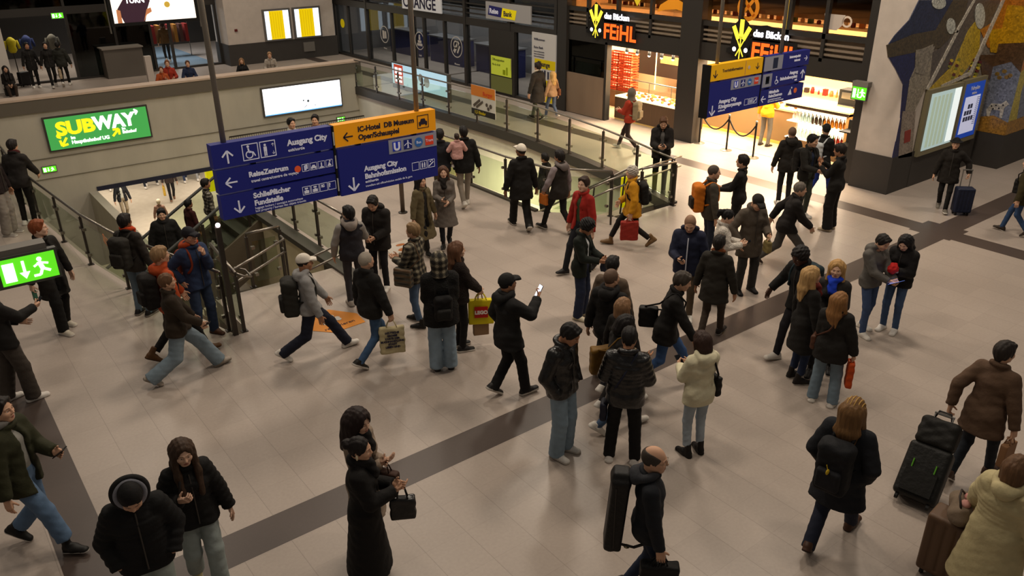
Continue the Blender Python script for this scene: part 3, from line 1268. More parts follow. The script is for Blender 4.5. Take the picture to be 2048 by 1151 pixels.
RAIL_L = [(3.36, 11.4), (2.63, 14.3), (2.37, 15.8), (1.98, 20.0), (1.9, 28.4)]
KERB_R = [(13.3, 11.4), (13.92, 13.7), (14.22, 15.4), (14.5, 18.0), (14.55, 19.6), (14.5, 23.5), (14.4, 28.4)]
slab([(-16, -4), (30, -4), (30, 11.4), (-16, 11.4)])
for (x0, y0), (x1, y1) in zip(RAIL_L[:-1], RAIL_L[1:]):
    slab([(-16, max(y0, 11.4)), (x0, max(y0, 11.4)), (x1, y1), (-16, y1)])
for (x0, y0), (x1, y1) in zip(KERB_R[:-1], KERB_R[1:]):
    slab([(x0, y0), (24, y0), (24, y1), (x1, y1)])
slab([(-16, 28.6), (24, 28.6), (24, 46), (-16, 46)])
slab([(3.55, 11.4), (5.85, 11.4), (5.85, 12.9), (3.55, 12.9)])            # top of the stairs
slab([(5.85, 11.4), (11.75, 11.4), (11.75, 11.75), (10.7, 12.95), (10.7, 18.3), (5.85, 18.3)])   # landing
structure(fl.build('floor', FLOORM))
lf = MB().box((-16, 9, -5.7), (30, 50, -5.5)).build('floor_lower', mat('#b5aa98', .22, 'stone'))
structure(lf)
lc = MB().box((-16, 28.9, -2.13), (30, 50, -1.9)).build('ceiling_lower', mat('#8f897b', .9))
structure(lc)

# --- walls of the open stairwell
w = MB().box((4.7, 28.4, -2.15), (14.7, 28.75, .58)).box((1.7, 28.4, -5.5), (4.7, 28.75, .58)).box((-16, 28.4, -5.5), (1.7, 28.75, .58))
structure(w.build('wall_far', WALLGREY))
co = MB().box((-16, 28.32, .58), (14.62, 28.45, .97))
structure(co.build('trim_1', mat('#5d564c', .7)))
co = MB().box((-16, 28.3, .97), (14.62, 28.85, 1.03)).box((-16, 28.7, 0), (14.62, 28.85, .97))
structure(co.build('trim_2', mat('#b5a190', .6, 'stone')))
structure(MB().box((4.7, 28.36, -2.16), (14.6, 28.42, -2.02)).build('trim_3', mat('#1b1d33', .6)))
structure(MB().box((1.7, 28.37, -.86), (14.5, 28.40, -.84)).box((1.7, 28.37, -1.5), (14.5, 28.40, -1.485)).build('trim_4', mat('#6b6558', .8)))
structure(MB().box((4.45, 21, -5.5), (4.7, 28.4, -2.15)).build('wall_stairside', WALLGREY))
w = MB()
for (x0, y0), (x1, y1) in zip(RAIL_L[:-1], RAIL_L[1:]):
    w.prism([(x0 - .25, y0), (x0 - .02, y0), (x1 - .02, y1), (x1 - .25, y1)], 2, -5.5, T)
structure(w.build('wall_left', WALLGREY))
w = MB()
for (x0, y0), (x1, y1) in zip(KERB_R[:-1], KERB_R[1:]):
    w.prism([(x0 + .04, y0), (x0 + .35, y0), (x1 + .35, y1), (x1 + .04, y1)], 2, -3.2, -.02)
structure(w.build('wall_right', WALLWHITE))
w = MB().box((14.75, 13, -5.5), (15.0, 28.4, -3.2)).box((14.2, 21.5, -3.3), (14.5, 23.2, -.75))
structure(w.build('wall_passage', mat('#b9b183', .8, 'concrete')))
k = MB()
for (x0, y0), (x1, y1) in zip(KERB_R[:-1], KERB_R[1:]):
    k.prism([(x0 - .06, y0), (x0 + .2, y0), (x1 + .2, y1), (x1 - .06, y1)], 2, -.22, .05)
structure(k.build('trim_5', mat('#3b3733', .5)))
structure(MB().box((5.80, 11.75, -2.6), (5.95, 18.3, -.06)).build('wall_stair', mat('#c9bd9c', .75, 'stone')))
structure(MB().box((5.72, 11.75, -.06), (5.98, 18.3, .05)).build('trim_6', mat('#45413a', .5)))
structure(MB().box((5.78, 12.2, -.35), (5.86, 13.4, .02)).build('trim_7', mat('#45413a', .5)))
structure(MB().box((10.62, 12.95, -.36), (10.72, 18.3, .05)).build('trim_8', mat('#4c4840', .5)))
structure(MB().box((10.73, 13, -5.5), (10.85, 18.2, -.36)).build('wall_landing', WALLWHITE))
# stairs going down
s_ = MB()
for i in range(13):
    s_.box((3.55, 12.9 + .29 * i, -2.6), (5.8, 12.9 + .29 * (i + 1), -.165 * (i + 1)))
s_.box((3.0, 16.65, -2.6), (5.8, 21.5, -2.15))
structure(s_.build('stairs', mat('#9c907c', .6, 'stone')))
s_ = MB()
for i in range(14):
    s_.box((11.75, 12.0 + .3 * i, -3.2), (13.5, 12.0 + .3 * (i + 1), -.17 * (i + 1)))
structure(s_.build('stairs_right', mat('#9c907c', .6, 'stone')))


# --- facade with shops (plane x = 17.9), mosaic wall (plane y = 8.8), far glazing (y = 37.5)
FX = 17.9
fr = MB()
fr.box((FX, 20.45, 2.28), (FX + .3, 37.4, 2.55))
fr.box((FX, 20.45, 0), (FX + .3, 37.4, .10))
fr.box((FX, 20.45, 3.35), (FX + .25, 37.4, 3.55))
fr.box((FX, 20.45, 4.6), (FX + .25, 37.4, 4.8))
for y in (36.88, 35.6, 33.8, 31.6, 29.0, 27.5, 26.05, 24.36, 23.0, 20.8):
    fr.box((FX, y - .05, .1), (FX + .14, y + .05, 2.28))
for y in (36.88, 33.8, 29.9, 26.05, 23.3, 20.8):
    fr.box((FX - .02, y - .07, .0), (FX + .2, y + .07, 5.4))
for z in (2.68, 2.85, 3.02, 3.19):
    fr.box((FX + .02, 20.5, z), (FX + .10, 37.3, z + .045))
structure(fr.build('wall_bank', DARKFR))
gl = MB().box((FX + .06, 20.8, .1), (FX + .075, 36.9, 2.3)).box((FX + .12, 20.8, 2.55), (FX + .13, 36.9, 5.4))
structure(gl.build('window_1', mat('#d5d9db', .02, 'glass')))
bw = MB().box((21.5, 20.4, 0), (21.7, 37.4, 5.4)).box((18.2, 20.4, 2.9), (21.5, 37.4, 3.0)).box((18, 37.4, 0), (21.7, 37.6, 5.4))
structure(bw.build('wall_bank_inside', mat('#6f6c6c', .8)))
structure(MB().box((FX + .3, 20.40, 0), (21.7, 20.55, 5.4)).build('wall_partition', mat('#3a3330', .8)))

# bakery front: piers, beam, louvres, upper windows
bf = MB()
bf.box((FX, 9.75, 2.33), (FX + .35, 20.4, 2.78))
bf.box((FX, 9.75, 3.22), (FX + .2, 20.4, 3.34))
for y0, y1 in ((20.18, 20.62), (14.72, 15.42), (9.72, 9.98)):
    bf.box((FX - .08, y0, 0), (FX + .32, y1, 5.4))
for y in (19.3, 18.0, 16.65, 13.55, 12.1, 11.1):
    bf.box((FX, y - .045, 2.7), (FX + .12, y + .045, 5.4))
bf.box((FX, 18.36, 0), (FX + .2, 18.46, 2.4))
structure(bf.build('wall_bakery', DARKFR))
lv = MB()
for z in (2.84, 2.96, 3.08):
    lv.box((FX + .04, 10.0, z), (FX + .10, 20.2, z + .05))
structure(lv.build('trim_9', mat('#8f8070', .4, 'brushed', metal=.3)))
structure(MB().box((FX + .22, 9.98, 2.78), (FX + .25, 20.3, 3.22)).build('trim_11', mat('#b39f86', .7)))
structure(MB().box((FX + .14, 10, 3.3), (FX + .15, 20.2, 5.4)).build('window_2', mat('#e8dccb', .02, 'glass')))
structure(MB().box((FX - .02, 18.46, .02), (FX + .1, 20.18, 1.3)).build('wall_panel', mat('#7d6a57', .7, 'concrete')))
structure(MB().box((FX + .05, 18.46, 1.3), (FX + .06, 20.18, 2.33)).build('window_3', mat('#4a5052', .02, 'glass')))
structure(MB().box((FX + .12, 18.47, 0), (FX + .16, 20.18, 2.33)).build('wall_dark', mat('#231d19', .8)))
bi = MB().box((23.0, 9.6, 0), (23.2, 20.4, 5.4)).box((18.3, 20.3, 0), (23, 20.39, 5.4)).box((18.2, 9.55, 0), (23, 9.7, 5.4))
structure(bi.build('wall_bakery_inside', mat('#c9b393', .8)))
structure(MB().box((18.25, 9.6, 3.6), (23, 20.4, 3.7)).build('ceiling_bakery', mat('#8a6b4b', .9)))
structure(MB().box((18.2, 9.6, 5.3), (24, 20.4, 5.4)).build('ceiling_upper', mat('#3a322c', .9)))
structure(MB().box((22.4, 10, 3.7), (22.5, 20.3, 5.4)).build('wall_upper', mat('#6a4f3a', .9, 'wood')))
structure(MB().box((18.35, 9.75, .001), (23, 20.3, .006)).build('floor_bakery', mat('#c9b08e', .25, 'stone')))

# corner pier and mosaic wall
cp = MB().box((17.7, 8.8, .87), (18.6, 9.72, 6.2))
structure(cp.build('wall_corner', PINKWHITE))
structure(MB().box((17.68, 8.78, 0), (18.6, 9.74, .87)).build('baseboard_corner', DARKBASE))
structure(MB().box((18.6, 8.8, .87), (22.4, 9.5, 6.2)).build('wall_mosaic', mat('#8d8274', .6, 'speckle')))
structure(MB().box((18.6, 8.77, 0), (21.7, 9.5, .87)).build('baseboard_mosaic', DARKBASE))
structure(MB().box((21.80, 8.13, 0), (31, 9.5, .85)).build('baseboard_pier', DARKBASE))
structure(MB().box((21.82, 8.15, .85), (31, 9.5, 6.2)).build('wall_pier', mat('#74706a', .6, 'speckle')))


def inlay(parent, px, y, color, depth, kind='speckle', name='mosaic_field'):
    """a field of mosaic set on the wall plane y"""
    pts = [wall_at(u, v, y) for u, v in px]
    m = MB()
    m.prism([(x, z) for x, z in pts], 1, y - depth, y + .01)
    o = m.build(name, mat(color, .3, kind, spec=.5), parent)
    return o


mo = empty('wall_mosaic_art', (20.5, 8.8, 1))
mo['kind'] = 'structure'
mo.location = (0, 0, 0)
Y1 = 8.8
inlay(mo, [(1838, 0), (1905, 0), (1870, 60), (1826, 68), (1777, 88), (1790, 70), (1818, 40)], Y1, '#2a3150', .012)
inlay(mo, [(1905, 0), (1935, 0), (1924, 50), (1880, 95), (1850, 100), (1776, 115), (1773, 90), (1826, 68), (1870, 60)], Y1, '#54462e', .016)
inlay(mo, [(1776, 115), (1850, 100), (1835, 130), (1818, 200), (1806, 310), (1784, 318), (1800, 240), (1806, 170), (1790, 138)], Y1, '#23275a', .012)
inlay(mo, [(1846, 96), (1865, 88), (1858, 160), (1826, 225), (1808, 230), (1818, 160)], Y1, '#a39885', .018)
inlay(mo, [(1804, 222), (1830, 222), (1822, 312), (1795, 316)], Y1, '#a8998a', .02, 'speckle')
inlay(mo, [(1808, 262), (1820, 258), (1818, 282), (1806, 286)], Y1, '#8c2a20', .026, 'plain')
inlay(mo, [(1935, 0), (2000, 0), (1990, 40), (1930, 78), (1905, 130), (1860, 170), (1856, 110), (1880, 95), (1924, 50)], Y1, '#63584f', .013)
inlay(mo, [(1830, 100), (1868, 92), (1846, 150), (1828, 145)], Y1, '#9a9080', .024)
inlay(mo, [(1905, 130), (1935, 60), (1960, 30), (1958, 100), (1945, 120), (1912, 165), (1858, 178)], Y1, '#cfae2a', .017)
inlay(mo, [(1990, -30), (2075, -30), (2040, 105), (1975, 95), (1960, 60)], Y1, '#cf8028', .012)
inlay(mo, [(1975, 60), (2050, 50), (2030, 112), (1980, 104)], Y1, '#dca91c', .018)
inlay(mo, [(1958, 110), (2030, 108), (2010, 150), (1965, 160)], Y1, '#654a32', .016)


def side_inlay(poly, color, depth, kind='speckle'):
    """mosaic on the pier face that looks towards -x (y, z)"""
    m = MB()
    m.prism(poly, 0, 21.82 - depth, 21.83)
    return m.build('mosaic_field', mat(color, .3, kind, spec=.5), mo)


def front_inlay(poly, color, depth, kind='speckle'):
    m = MB()
    m.prism(poly, 1, 8.15 - depth, 8.16)
    return m.build('mosaic_field', mat(color, .3, kind, spec=.5), mo)


side_inlay([(8.14, .86), (8.8, .86), (8.8, 1.22), (8.5, 1.30), (8.14, 1.18)], '#b58436', .014)
side_inlay([(8.14, 1.18), (8.5, 1.30), (8.8, 1.22), (8.8, 2.45), (8.4, 2.62), (8.14, 2.4)], '#868c9e', .008)
side_inlay([(8.14, 2.4), (8.4, 2.62), (8.8, 2.45), (8.8, 3.0), (8.14, 3.1)], '#654a32', .012)
side_inlay([(8.14, 3.1), (8.8, 3.0), (8.8, 3.9), (8.14, 3.9)], '#dca91c', .014)
side_inlay([(8.14, 3.9), (8.8, 3.9), (8.8, 6), (8.14, 6)], '#cf8028', .010)
side_inlay([(8.70, 1.42), (8.62, 1.58), (8.40, 1.60), (8.30, 1.70), (8.22, 1.62), (8.30, 1.52), (8.30, 1.26), (8.36, 1.26), (8.38, 1.44), (8.58, 1.44), (8.60, 1.26), (8.66, 1.26)], '#d6cebf', .018)
for y_, z_ in ((8.6, 1.52), (8.5, 1.55), (8.42, 1.49), (8.34, 1.58), (8.55, 1.46)):
    side_inlay([(y_ + .022 * math.cos(a * PI / 3), z_ + .022 * math.sin(a * PI / 3)) for a in range(6)], '#1a1714', .022, 'plain')
for y_, z_ in ((8.65, 2.3), (8.5, 2.38), (8.35, 2.3), (8.58, 2.22), (8.42, 2.25)):
    side_inlay([(y_ + .06 * math.cos(a * PI / 3), z_ + .05 * math.sin(a * PI / 3)) for a in range(6)], '#9a7a3a', .016)
front_inlay([(21.83, .86), (25, .86), (25, 1.3), (22.6, 1.2), (21.83, 1.2)], '#b58436', .014)
front_inlay([(21.83, 1.2), (22.3, 1.2), (22.15, 1.9), (22.3, 2.6), (21.83, 2.4)], '#d0bd52', .012)
front_inlay([(22.3, 1.2), (25, 1.3), (25, 2.8), (22.3, 2.6), (22.15, 1.9)], '#868c9e', .009)
front_inlay([(21.83, 2.4), (22.3, 2.6), (25, 2.8), (25, 6), (21.83, 6)], '#cf8028', .010)
for c_, r_ in (((1958, 32), (10, 26)), ((1900, 52), (9, 16)), ((1876, 6), (14, 12))):
    inlay(mo, [(c_[0] + r_[0] * math.cos(a * PI / 8), c_[1] + r_[1] * math.sin(a * PI / 8)) for a in range(16)], Y1, '#cfd0c4', .026)
for p_ in ([(1945, 0), (1949, 0), (1912, 66), (1908, 64)], [(1912, 60), (1916, 62), (1855, 180), (1850, 178)], [(2002, 0), (2008, 0), (1940, 150), (1880, 176), (1880, 170), (1936, 144)]):
    inlay(mo, p_, Y1, '#cfc6b6', .030)
for i in range(26):
    u_, v_ = 1885 + (i * 37) % 76, 118 + (i * 23) % 40
    inlay(mo, [(u_ + 3.5 * math.cos(a * PI / 3), v_ + 3.5 * math.sin(a * PI / 3)) for a in range(6)], Y1, ('#c2a820', '#7d7a20', '#5a1f18')[i % 3], .022, 'plain')

# far side of the hall: white pier with dark foot, glazed shop front, left column
structure(MB().box((12.55, 36.6, .9), (17.68, 38.2, 6)).build('wall_pier_far', PINKWHITE))
structure(MB().box((12.5, 36.56, 0), (17.75, 38.2, .9)).build('baseboard_far', DARKBASE))
structure(MB().box((3.2, 36, .02), (4.0, 36.8, 6)).build('wall_column_left', mat('#c9c2b8', .8)))
g = MB()
for x in (-6, -3, 0, 2.6, 4.1, 6.5, 8.2, 9.6, 10.4, 12.45):
    g.box((x - .05, 37.45, 0), (x + .05, 37.6, 6))
g.box((-12, 37.43, 2.55), (12.5, 37.6, 2.85)).box((-12, 37.43, 0), (12.5, 37.6, .08)).box((-12, 37.43, 4.2), (12.5, 37.6, 4.4))
structure(g.build('wall_glazing', DARKFR))
structure(MB().box((-12, 37.5, .08), (4.1, 37.515, 6)).box((6.5, 37.5, .08), (9.6, 37.515, 6)).box((4.1, 37.5, 2.85), (12.4, 37.515, 6)).build('window_4', mat('#59605a', .03, 'glass')))
structure(MB().box((-12, 45.5, 0), (17, 45.7, 6)).build('wall_back', mat('#332f2b', .9)))
structure(MB().box((-12, 42, 3.3), (12.5, 42.2, 4.1)).build('trim_10', mat('#5a5f22', .8)))
structure(MB().box((9.7, 37.7, .004), (12.3, 45, .012)).build('floor_passage', mat('#7f909c', .25)))


# ================================================================== THINGS OF THE HALL
def along(path, step):
    """points every step metres along a polyline, with the last point kept"""
    pts = [Vector(p) for p in path]
    tot = sum((b - a).length for a, b in zip(pts, pts[1:]))
    n = max(1, round(tot / step))
    out, ln = [], tot / n
    for i in range(n + 1):
        d = i * ln
        for a, b in zip(pts, pts[1:]):
            L_ = (b - a).length
            if d <= L_ + 1e-6:
                out.append(a + (b - a) * (d / L_))
                break
            d -= L_
        else:
            out.append(pts[-1])
    return out


def balustrade(name, label, path, step=1.55, top=1.0, z0=.05, glass=PANE_G, first=True):
    """glass balustrade: posts, panes, handrail"""
    path = [(p[0], p[1], p[2] if len(p) > 2 else z0) for p in path]
    P = along(path, step)
    root = empty(name, P[0])
    tag(root, label, 'railing')
    o = P[0]
    for p in P:
        b = MB()
        d = Vector((0, 0, 1))
        b.box((p.x - o.x - .022, p.y - o.y - .03, p.z - o.z), (p.x - o.x + .022, p.y - o.y + .03, p.z - o.z + top - .06))
        b.box((p.x - o.x - .05, p.y - o.y - .05, p.z - o.z), (p.x - o.x + .05, p.y - o.y + .05, p.z - o.z + .015))
        b.tube([(p.x - o.x, p.y - o.y, p.z - o.z + top - .08), (p.x - o.x + .01, p.y - o.y, p.z - o.z + top)], .012, 6)
        q = b.build('post', DSTEEL, root)
    for a, c in zip(P, P[1:]):
        d = (c - a).normalized()
        n = Vector((-d.y, d.x, 0)).normalized() * .006
        A, C = a + d * .09 - o, c - d * .09 - o
        v = [A - n, C - n, C + n, A + n]
        m = MB()
        lo, hi = Vector((0, 0, .09)), Vector((0, 0, top - .16))
        m.add([x + lo for x in v] + [x + hi for x in v], [(0, 3, 2, 1), (4, 5, 6, 7), (0, 1, 5, 4), (1, 2, 6, 5), (2, 3, 7, 6), (3, 0, 4, 7)])
        m.build('glass_pane', glass, root)
        for e in (A, C):
            for z in (.2, top - .3):
                MB().box((e.x - .03, e.y - .03, e.z + z), (e.x + .03, e.y + .03, e.z + z + .05)).build('clamp', STEEL, root)
    h = MB().tube([p - o + Vector((0, 0, top)) for p in P], .026, 8)
    h.build('handrail', STEEL, root, True)
    return root


balustrade('glass_balustrade', 'long curved glass balustrade beside the walkway in front of the bank and bakery', KERB_R[::-1], 1.5)
balustrade('glass_balustrade', 'glass balustrade on the left edge of the opening, beside the waiting men', [(p[0] - .12, p[1]) for p in RAIL_L[1:4]] + [(1.86, 24)], 1.5, z0=0)
balustrade('glass_balustrade', 'short glass balustrade behind the man in the blue jacket and cap', [(3.32, 11.62), (2.58, 14.1)], 1.3, z0=0)
balustrade('glass_balustrade', 'glass balustrade on the landing edge behind the man in a white cap', [(11.72, 11.72), (10.68, 12.94), (10.68, 15.5), (10.68, 18.2)], 1.3, z0=.0)
balustrade('glass_balustrade', 'glass balustrade above the pale stair wall on the left of the landing', [(6.02, 12.9), (6.02, 15.6), (6.02, 16.3)], 1.25, z0=.0)
balustrade('glass_balustrade', 'glass balustrade at the head of the stairs beside the tall lamp post', [(3.5, 11.45), (3.62, 12.9)], 1.2, z0=.0)
balustrade('glass_balustrade', 'low glass barrier at the stair edge behind the walker in a white cap', [(4.25, 12.98), (4.85, 12.98)], .6, z0=.0)
balustrade('glass_balustrade', 'glass barrier at the near end of the right stairwell beside the man in yellow', [(13.3, 11.35), (12.35, 11.45)], .9, z0=.0)
# double tube handrails
hr = empty('handrail', (3.48, 11.6, 0))
tag(hr, 'double steel tube handrail curving across the head of the stairs', 'handrail')
for z in (.98, .76):
    MB().tube([(0, 0, z), (.6, .38, z), (1.2, .77, z), (1.22, .95, z)], .021, 8).build('tube', STEEL, hr, True)
for x, y in ((1.2, .77),):
    MB().tube([(x, y, 0), (x, y, .98)], .02, 8).build('post', DSTEEL, hr)
MB().tube([(0, 0, .98), (.15, -.12, .9), (.3, -.02, .82), (.28, .16, .88), (.1, .1, .98)], .018, 8).build('end_loop', STEEL, hr, True)
hr = empty('handrail', (5.5, 11.9, 0))
tag(hr, 'steel handrail end fixed over the pale stair wall near the striped-sleeve man', 'handrail')
for z in (.85, .65):
    MB().tube([(-.75, -.1, z - .1), (-.05, 0, z), (.9, .4, z + .15)], .02, 8).build('tube', STEEL, hr, True)
MB().tube([(.9, .4, 0), (.9, .4, 1.0)], .02, 8).build('post', DSTEEL, hr)
hr = empty('handrail', (13.75, 11.6, 0))
tag(hr, 'double steel handrail across the right stairwell in front of the man in yellow', 'handrail')
for z in (1.0, .78):
    MB().tube([(0, 0, z), (-1.3, -.12, z), (-2.55, -.3, z), (-2.8, -.1, z - .15), (-2.5, .6, z - .55)], .021, 8).build('tube', STEEL, hr, True)
for x, y in ((-.35, -.05), (-2.4, -.27)):
    MB().tube([(x, y, 0), (x, y, 1.0)], .022, 8).build('post', DSTEEL, hr)
hr = empty('stair_railing', (12.2, 11.75, 0))
tag(hr, 'sloping glass stair railing with a yellow panel in the right stairwell', 'railing')
MB().tube([(0, 0, .95), (0, 3.2, -.95)], .024, 8).build('handrail', STEEL, hr, True)
for i in range(4):
    MB().tube([(0, .15 + i * .95, -.1 - i * .56), (0, .05 + i * .95, .85 - i * .56)], .022, 6).build('post', DSTEEL, hr)
m = MB()
m.prism([(.2, 0), (3.1, -1.75), (3.1, -1.0), (.2, .75)], 0, -.006, .006)
m.build('glass_pane', PANE_G, hr)
sublabel(MB().box((.9, 1.0, -.9), (1.25, 1.05, .35)).build('advert_panel', mat('#e0d800', .5, emit=.25), hr), 'bright yellow panel')

# tall lamp post at the corner of the opening
pl = empty('lamp_post', (3.35, 11.42, 0))
tag(pl, 'tall dark steel post with a small glowing pinkish lamp at the stair corner', 'post')
MB().box((-.035, -.035, 0), (.035, .035, 1.78)).build('post', DSTEEL, pl)
MB().ball((.0, -.03, 1.82), .035).build('lamp', glow('#ffd9e6', 6), pl, True)
pl = empty('landing_post', tuple(floor_at(806, 425)))
tag(pl, 'brown steel post standing on the landing behind the woman in the olive coat', 'post')
MB().tube([(0, 0, 0), (0, 0, 1.7)], .05, 12).build('post', mat('#5f5348', .4, metal=.6), pl, True)
MB().lathe([(.1, 0), (.1, .02), (.06, .03)]).build('base', DSTEEL, pl)

# escalator rising along +x to the landing
E0, E1, EY0, EY1 = Vector((5.95, 0, 0)), Vector((-3.2, 0, -5.5)), 16.55, 17.95
es = empty('escalator', (5.95, 16.55, 0))
tag(es, 'escalator with glass sides rising from the lower level to the landing', 'escalator')


def incl(z0, z1, y0, y1, x0=0.0, x1=-9.15):
    s_ = 5.5 / 9.15
    m = MB()
    m.prism([(x0, z0 + x0 * s_), (x0, z1 + x0 * s_), (x1, z1 + x1 * s_), (x1, z0 + x1 * s_)], 1, y0, y1)
    return m


incl(-1.0, .05, -.06, .04).build('side_panel', mat('#6f6557', .45, 'brushed', metal=.4), es)
incl(-1.0, .05, 1.36, 1.46).build('side_panel', mat('#6f6557', .45, 'brushed', metal=.4), es)
st_ = MB()
for i in range(30):
    st_.box((-.305 * (i + 1), .1, -.183 * (i + 1) - .6), (-.305 * i, 1.3, -.183 * (i + 1)))
st_.build('steps', mat('#3d3a36', .5, metal=.5), es)
for y in (0, 1.40):
    incl(.05, .92, y - .006, y + .006).build('glass_side', PANE_G, es)
    s_ = 5.5 / 9.15
    MB().tube([(.75, y, .62), (.95, y, .8), (.7, y, 1.0), (0, y, .97), (-4.5, y, .97 - 4.5 * s_), (-9.15, y, .97 - 5.5)], .035, 8).build('moving_handrail', mat('#3f403c', .35), es, True)
for i in range(7):
    x = -1.0 * i - .4
    MB().box((x - .03, -.02, x * s_ + .05), (x + .03, .02, x * s_ + .92)).build('glass_joint', DSTEEL, es)
MB().box((-3.6, .05, -2.12), (-1.9, .09, -2.09)).build('green_strip', glow('#7dff7a', 1.6), es)  # thin level strip with a green glow inside the near side

# ------------------------------------------------------------------ hanging direction signs (plane y = 10)
INK = mat('#dcdcea', .5, emit=.10)
SIGNY = 9.9
PANEL_B = mat('#1b2068', .5, emit=.16)
PANEL_O = mat('#dc8f10', .5, emit=.20)
GRILLE = mat('#8c8c98', .5, emit=.08)


def sign_panel(root, x0, z0, x1, z1, material, name='panel'):
    return MB().box((x0, SIGNY, z0), (x1, SIGNY + .14, z1)).build(name, material, root)


def bits(root, polys, material, name):
    return flat(polys, (0, SIGNY - .001, 0), 'S', material, root, name, .004)


def icon_frame(x, z, w):
    t = w * .05
    return [rect(x, z, x + w, z + t), rect(x, z + w - t, x + w, z + w), rect(x, z, x + t, z + w), rect(x + w - t, z, x + w, z + w)]


def wheelchair(x, z, w):
    return ring(x + w * .42, z + w * .34, w * .24, w * .06, 16) + [disc(x + w * .38, z + w * .84, w * .08, 10), stroke(x + w * .38, z + w * .74, x + w * .42, z + w * .46, w * .09),
                                                                     stroke(x + w * .42, z + w * .47, x + w * .66, z + w * .47, w * .07), stroke(x + w * .66, z + w * .47, x + w * .78, z + w * .22, w * .07)]


def car_icon(x, z, w):
    return [rect(x + w * .14, z + w * .28, x + w * .86, z + w * .50), [(x + w * .24, z + w * .5), (x + w * .76, z + w * .5), (x + w * .66, z + w * .72), (x + w * .34, z + w * .72)],
            rect(x + w * .16, z + w * .18, x + w * .30, z + w * .3), rect(x + w * .70, z + w * .18, x + w * .84, z + w * .3)]


def plane_icon(x, z, w):
    return [stroke(x + w * .5, z + w * .1, x + w * .5, z + w * .92, w * .13), [(x + w * .06, z + w * .36), (x + w * .5, z + w * .68), (x + w * .94, z + w * .36), (x + w * .94, z + w * .46), (x + w * .5, z + w * .52 + w * .2), (x + w * .06, z + w * .46)],
            [(x + w * .32, z + w * .1), (x + w * .5, z + w * .26), (x + w * .68, z + w * .1), (x + w * .5, z + w * .18)]]


def suit_icon(x, z, w):
    return [rect(x + w * .2, z + w * .15, x + w * .8, z + w * .5), rect(x + w * .4, z + w * .5, x + w * .6, z + w * .58), rect(x + w * .3, z + w * .66, x + w * .7, z + w * .82)]


def transport_strip(root, x0, z0, x1, z1):
    MB().box((x0, SIGNY - .006, z0), (x1, SIGNY, z1)).build('symbol_strip', GRILLE, root)
    h = (z1 - z0)
    w = (x1 - x0) / 4.4
    zz = z0 + h * .16
    q = h * .68
    Y = SIGNY - .007
    for i, c in enumerate(('#1c2f9c', '#16205e', '#2d5a94', '#c43a20')):
        xx = x0 + w * .2 + w * i + (w - q) * .5
        if i == 2:
            flat([disc(xx + q / 2, zz + q / 2, q / 2)], (0, Y, 0), 'S', mat(c, .5, emit=.2), root, 'symbol')
        else:
            flat([rect(xx, zz, xx + q, zz + q)], (0, Y, 0), 'S', mat(c, .5, emit=.2), root, 'symbol')
        if i == 0:
            lettering('U', (xx + q * .5, Y - .004, zz + q * .1), q * 1.1, INK, 'S', root, 'CENTER', .008)
        elif i == 1:
            flat(plane_icon(xx, zz, q), (0, Y - .004, 0), 'S', INK, root, 'symbol')
        else:
            lettering(('Bus', 'Tram')[i - 2], (xx + q * .5, Y - .004, zz + q * .36), q * .42, INK, 'S', root, 'CENTER')


def writing(root, txt, x, z, size, material=None, bold=.004, align='LEFT', sx=1.0):
    return lettering(txt, (x, SIGNY - .003, z), size, material or INK, 'S', root, align, bold, .002, sx)


sg = empty('direction_sign', (0, 0, 0))
tag(sg, 'hanging blue direction sign with orange hotel and museum board above the stairs', 'sign')
for x in (3.17, 5.97):
    MB().tube([(x, SIGNY + .07, 3.3), (x, SIGNY + .07, 8.5)], .035, 10).build('hanger_pole', mat('#8a857c', .45, metal=.15), sg, True)
fr_ = MB()
for x in (3.5, 4.4, 5.0, 5.9):
    fr_.box((x - .03, SIGNY + .04, 2.4), (x + .03, SIGNY + .12, 3.3))
fr_.box((3.5, SIGNY + .06, 2.70), (5.9, SIGNY + .10, 2.73))
fr_.box((4.595, SIGNY - .01, 2.39), (4.625, SIGNY + .15, 3.36))
fr_.build('frame', BLACK, sg)
for z in (3.1, 2.78, 2.46):
    MB().box((4.60, SIGNY - .016, z), (4.618, SIGNY - .01, z + .18)).build('clip', mat('#b8b8b4', .4), sg)
A0, A1, B0, B1 = 2.98, 4.59, 4.63, 6.24
sign_panel(sg, A0, 3.06, A1, 3.36, PANEL_B)
sign_panel(sg, A0 + .02, 2.73, A1, 3.03, PANEL_B)
sign_panel(sg, A0 + .02, 2.39, A1, 2.70, PANEL_B)
sublabel(sign_panel(sg, B0, 3.06, B1, 3.36, PANEL_O), 'orange panel')
sign_panel(sg, B0 + .02, 2.37, B1, 3.03, PANEL_B)
bits(sg, arrow(3.17, 3.185, .16, 90), INK, 'arrow')
bits(sg, icon_frame(3.36, 3.10, .21) + wheelchair(3.36, 3.10, .21), INK, 'symbol')
bits(sg, icon_frame(3.59, 3.10, .21) + walker(3.66, 3.12, .16) + arrow(3.765, 3.25, .04, 90) + arrow(3.765, 3.15, .04, 270), INK, 'symbol')
writing(sg, 'Ausgang City', 3.96, 3.20, .105)
writing(sg, 'exit/sortie', 3.96, 3.12, .055, bold=.001)
bits(sg, arrow(3.17, 2.86, .15, 180), INK, 'arrow')
writing(sg, 'ReiseZentrum', 3.40, 2.885, .092)
writing(sg, 'travel centre/centre de voyage', 3.42, 2.81, .052, bold=.001)
bits(sg, [disc(4.06, 2.87, .045, 14)], mat('#d0502a', .5, emit=.2), 'symbol')
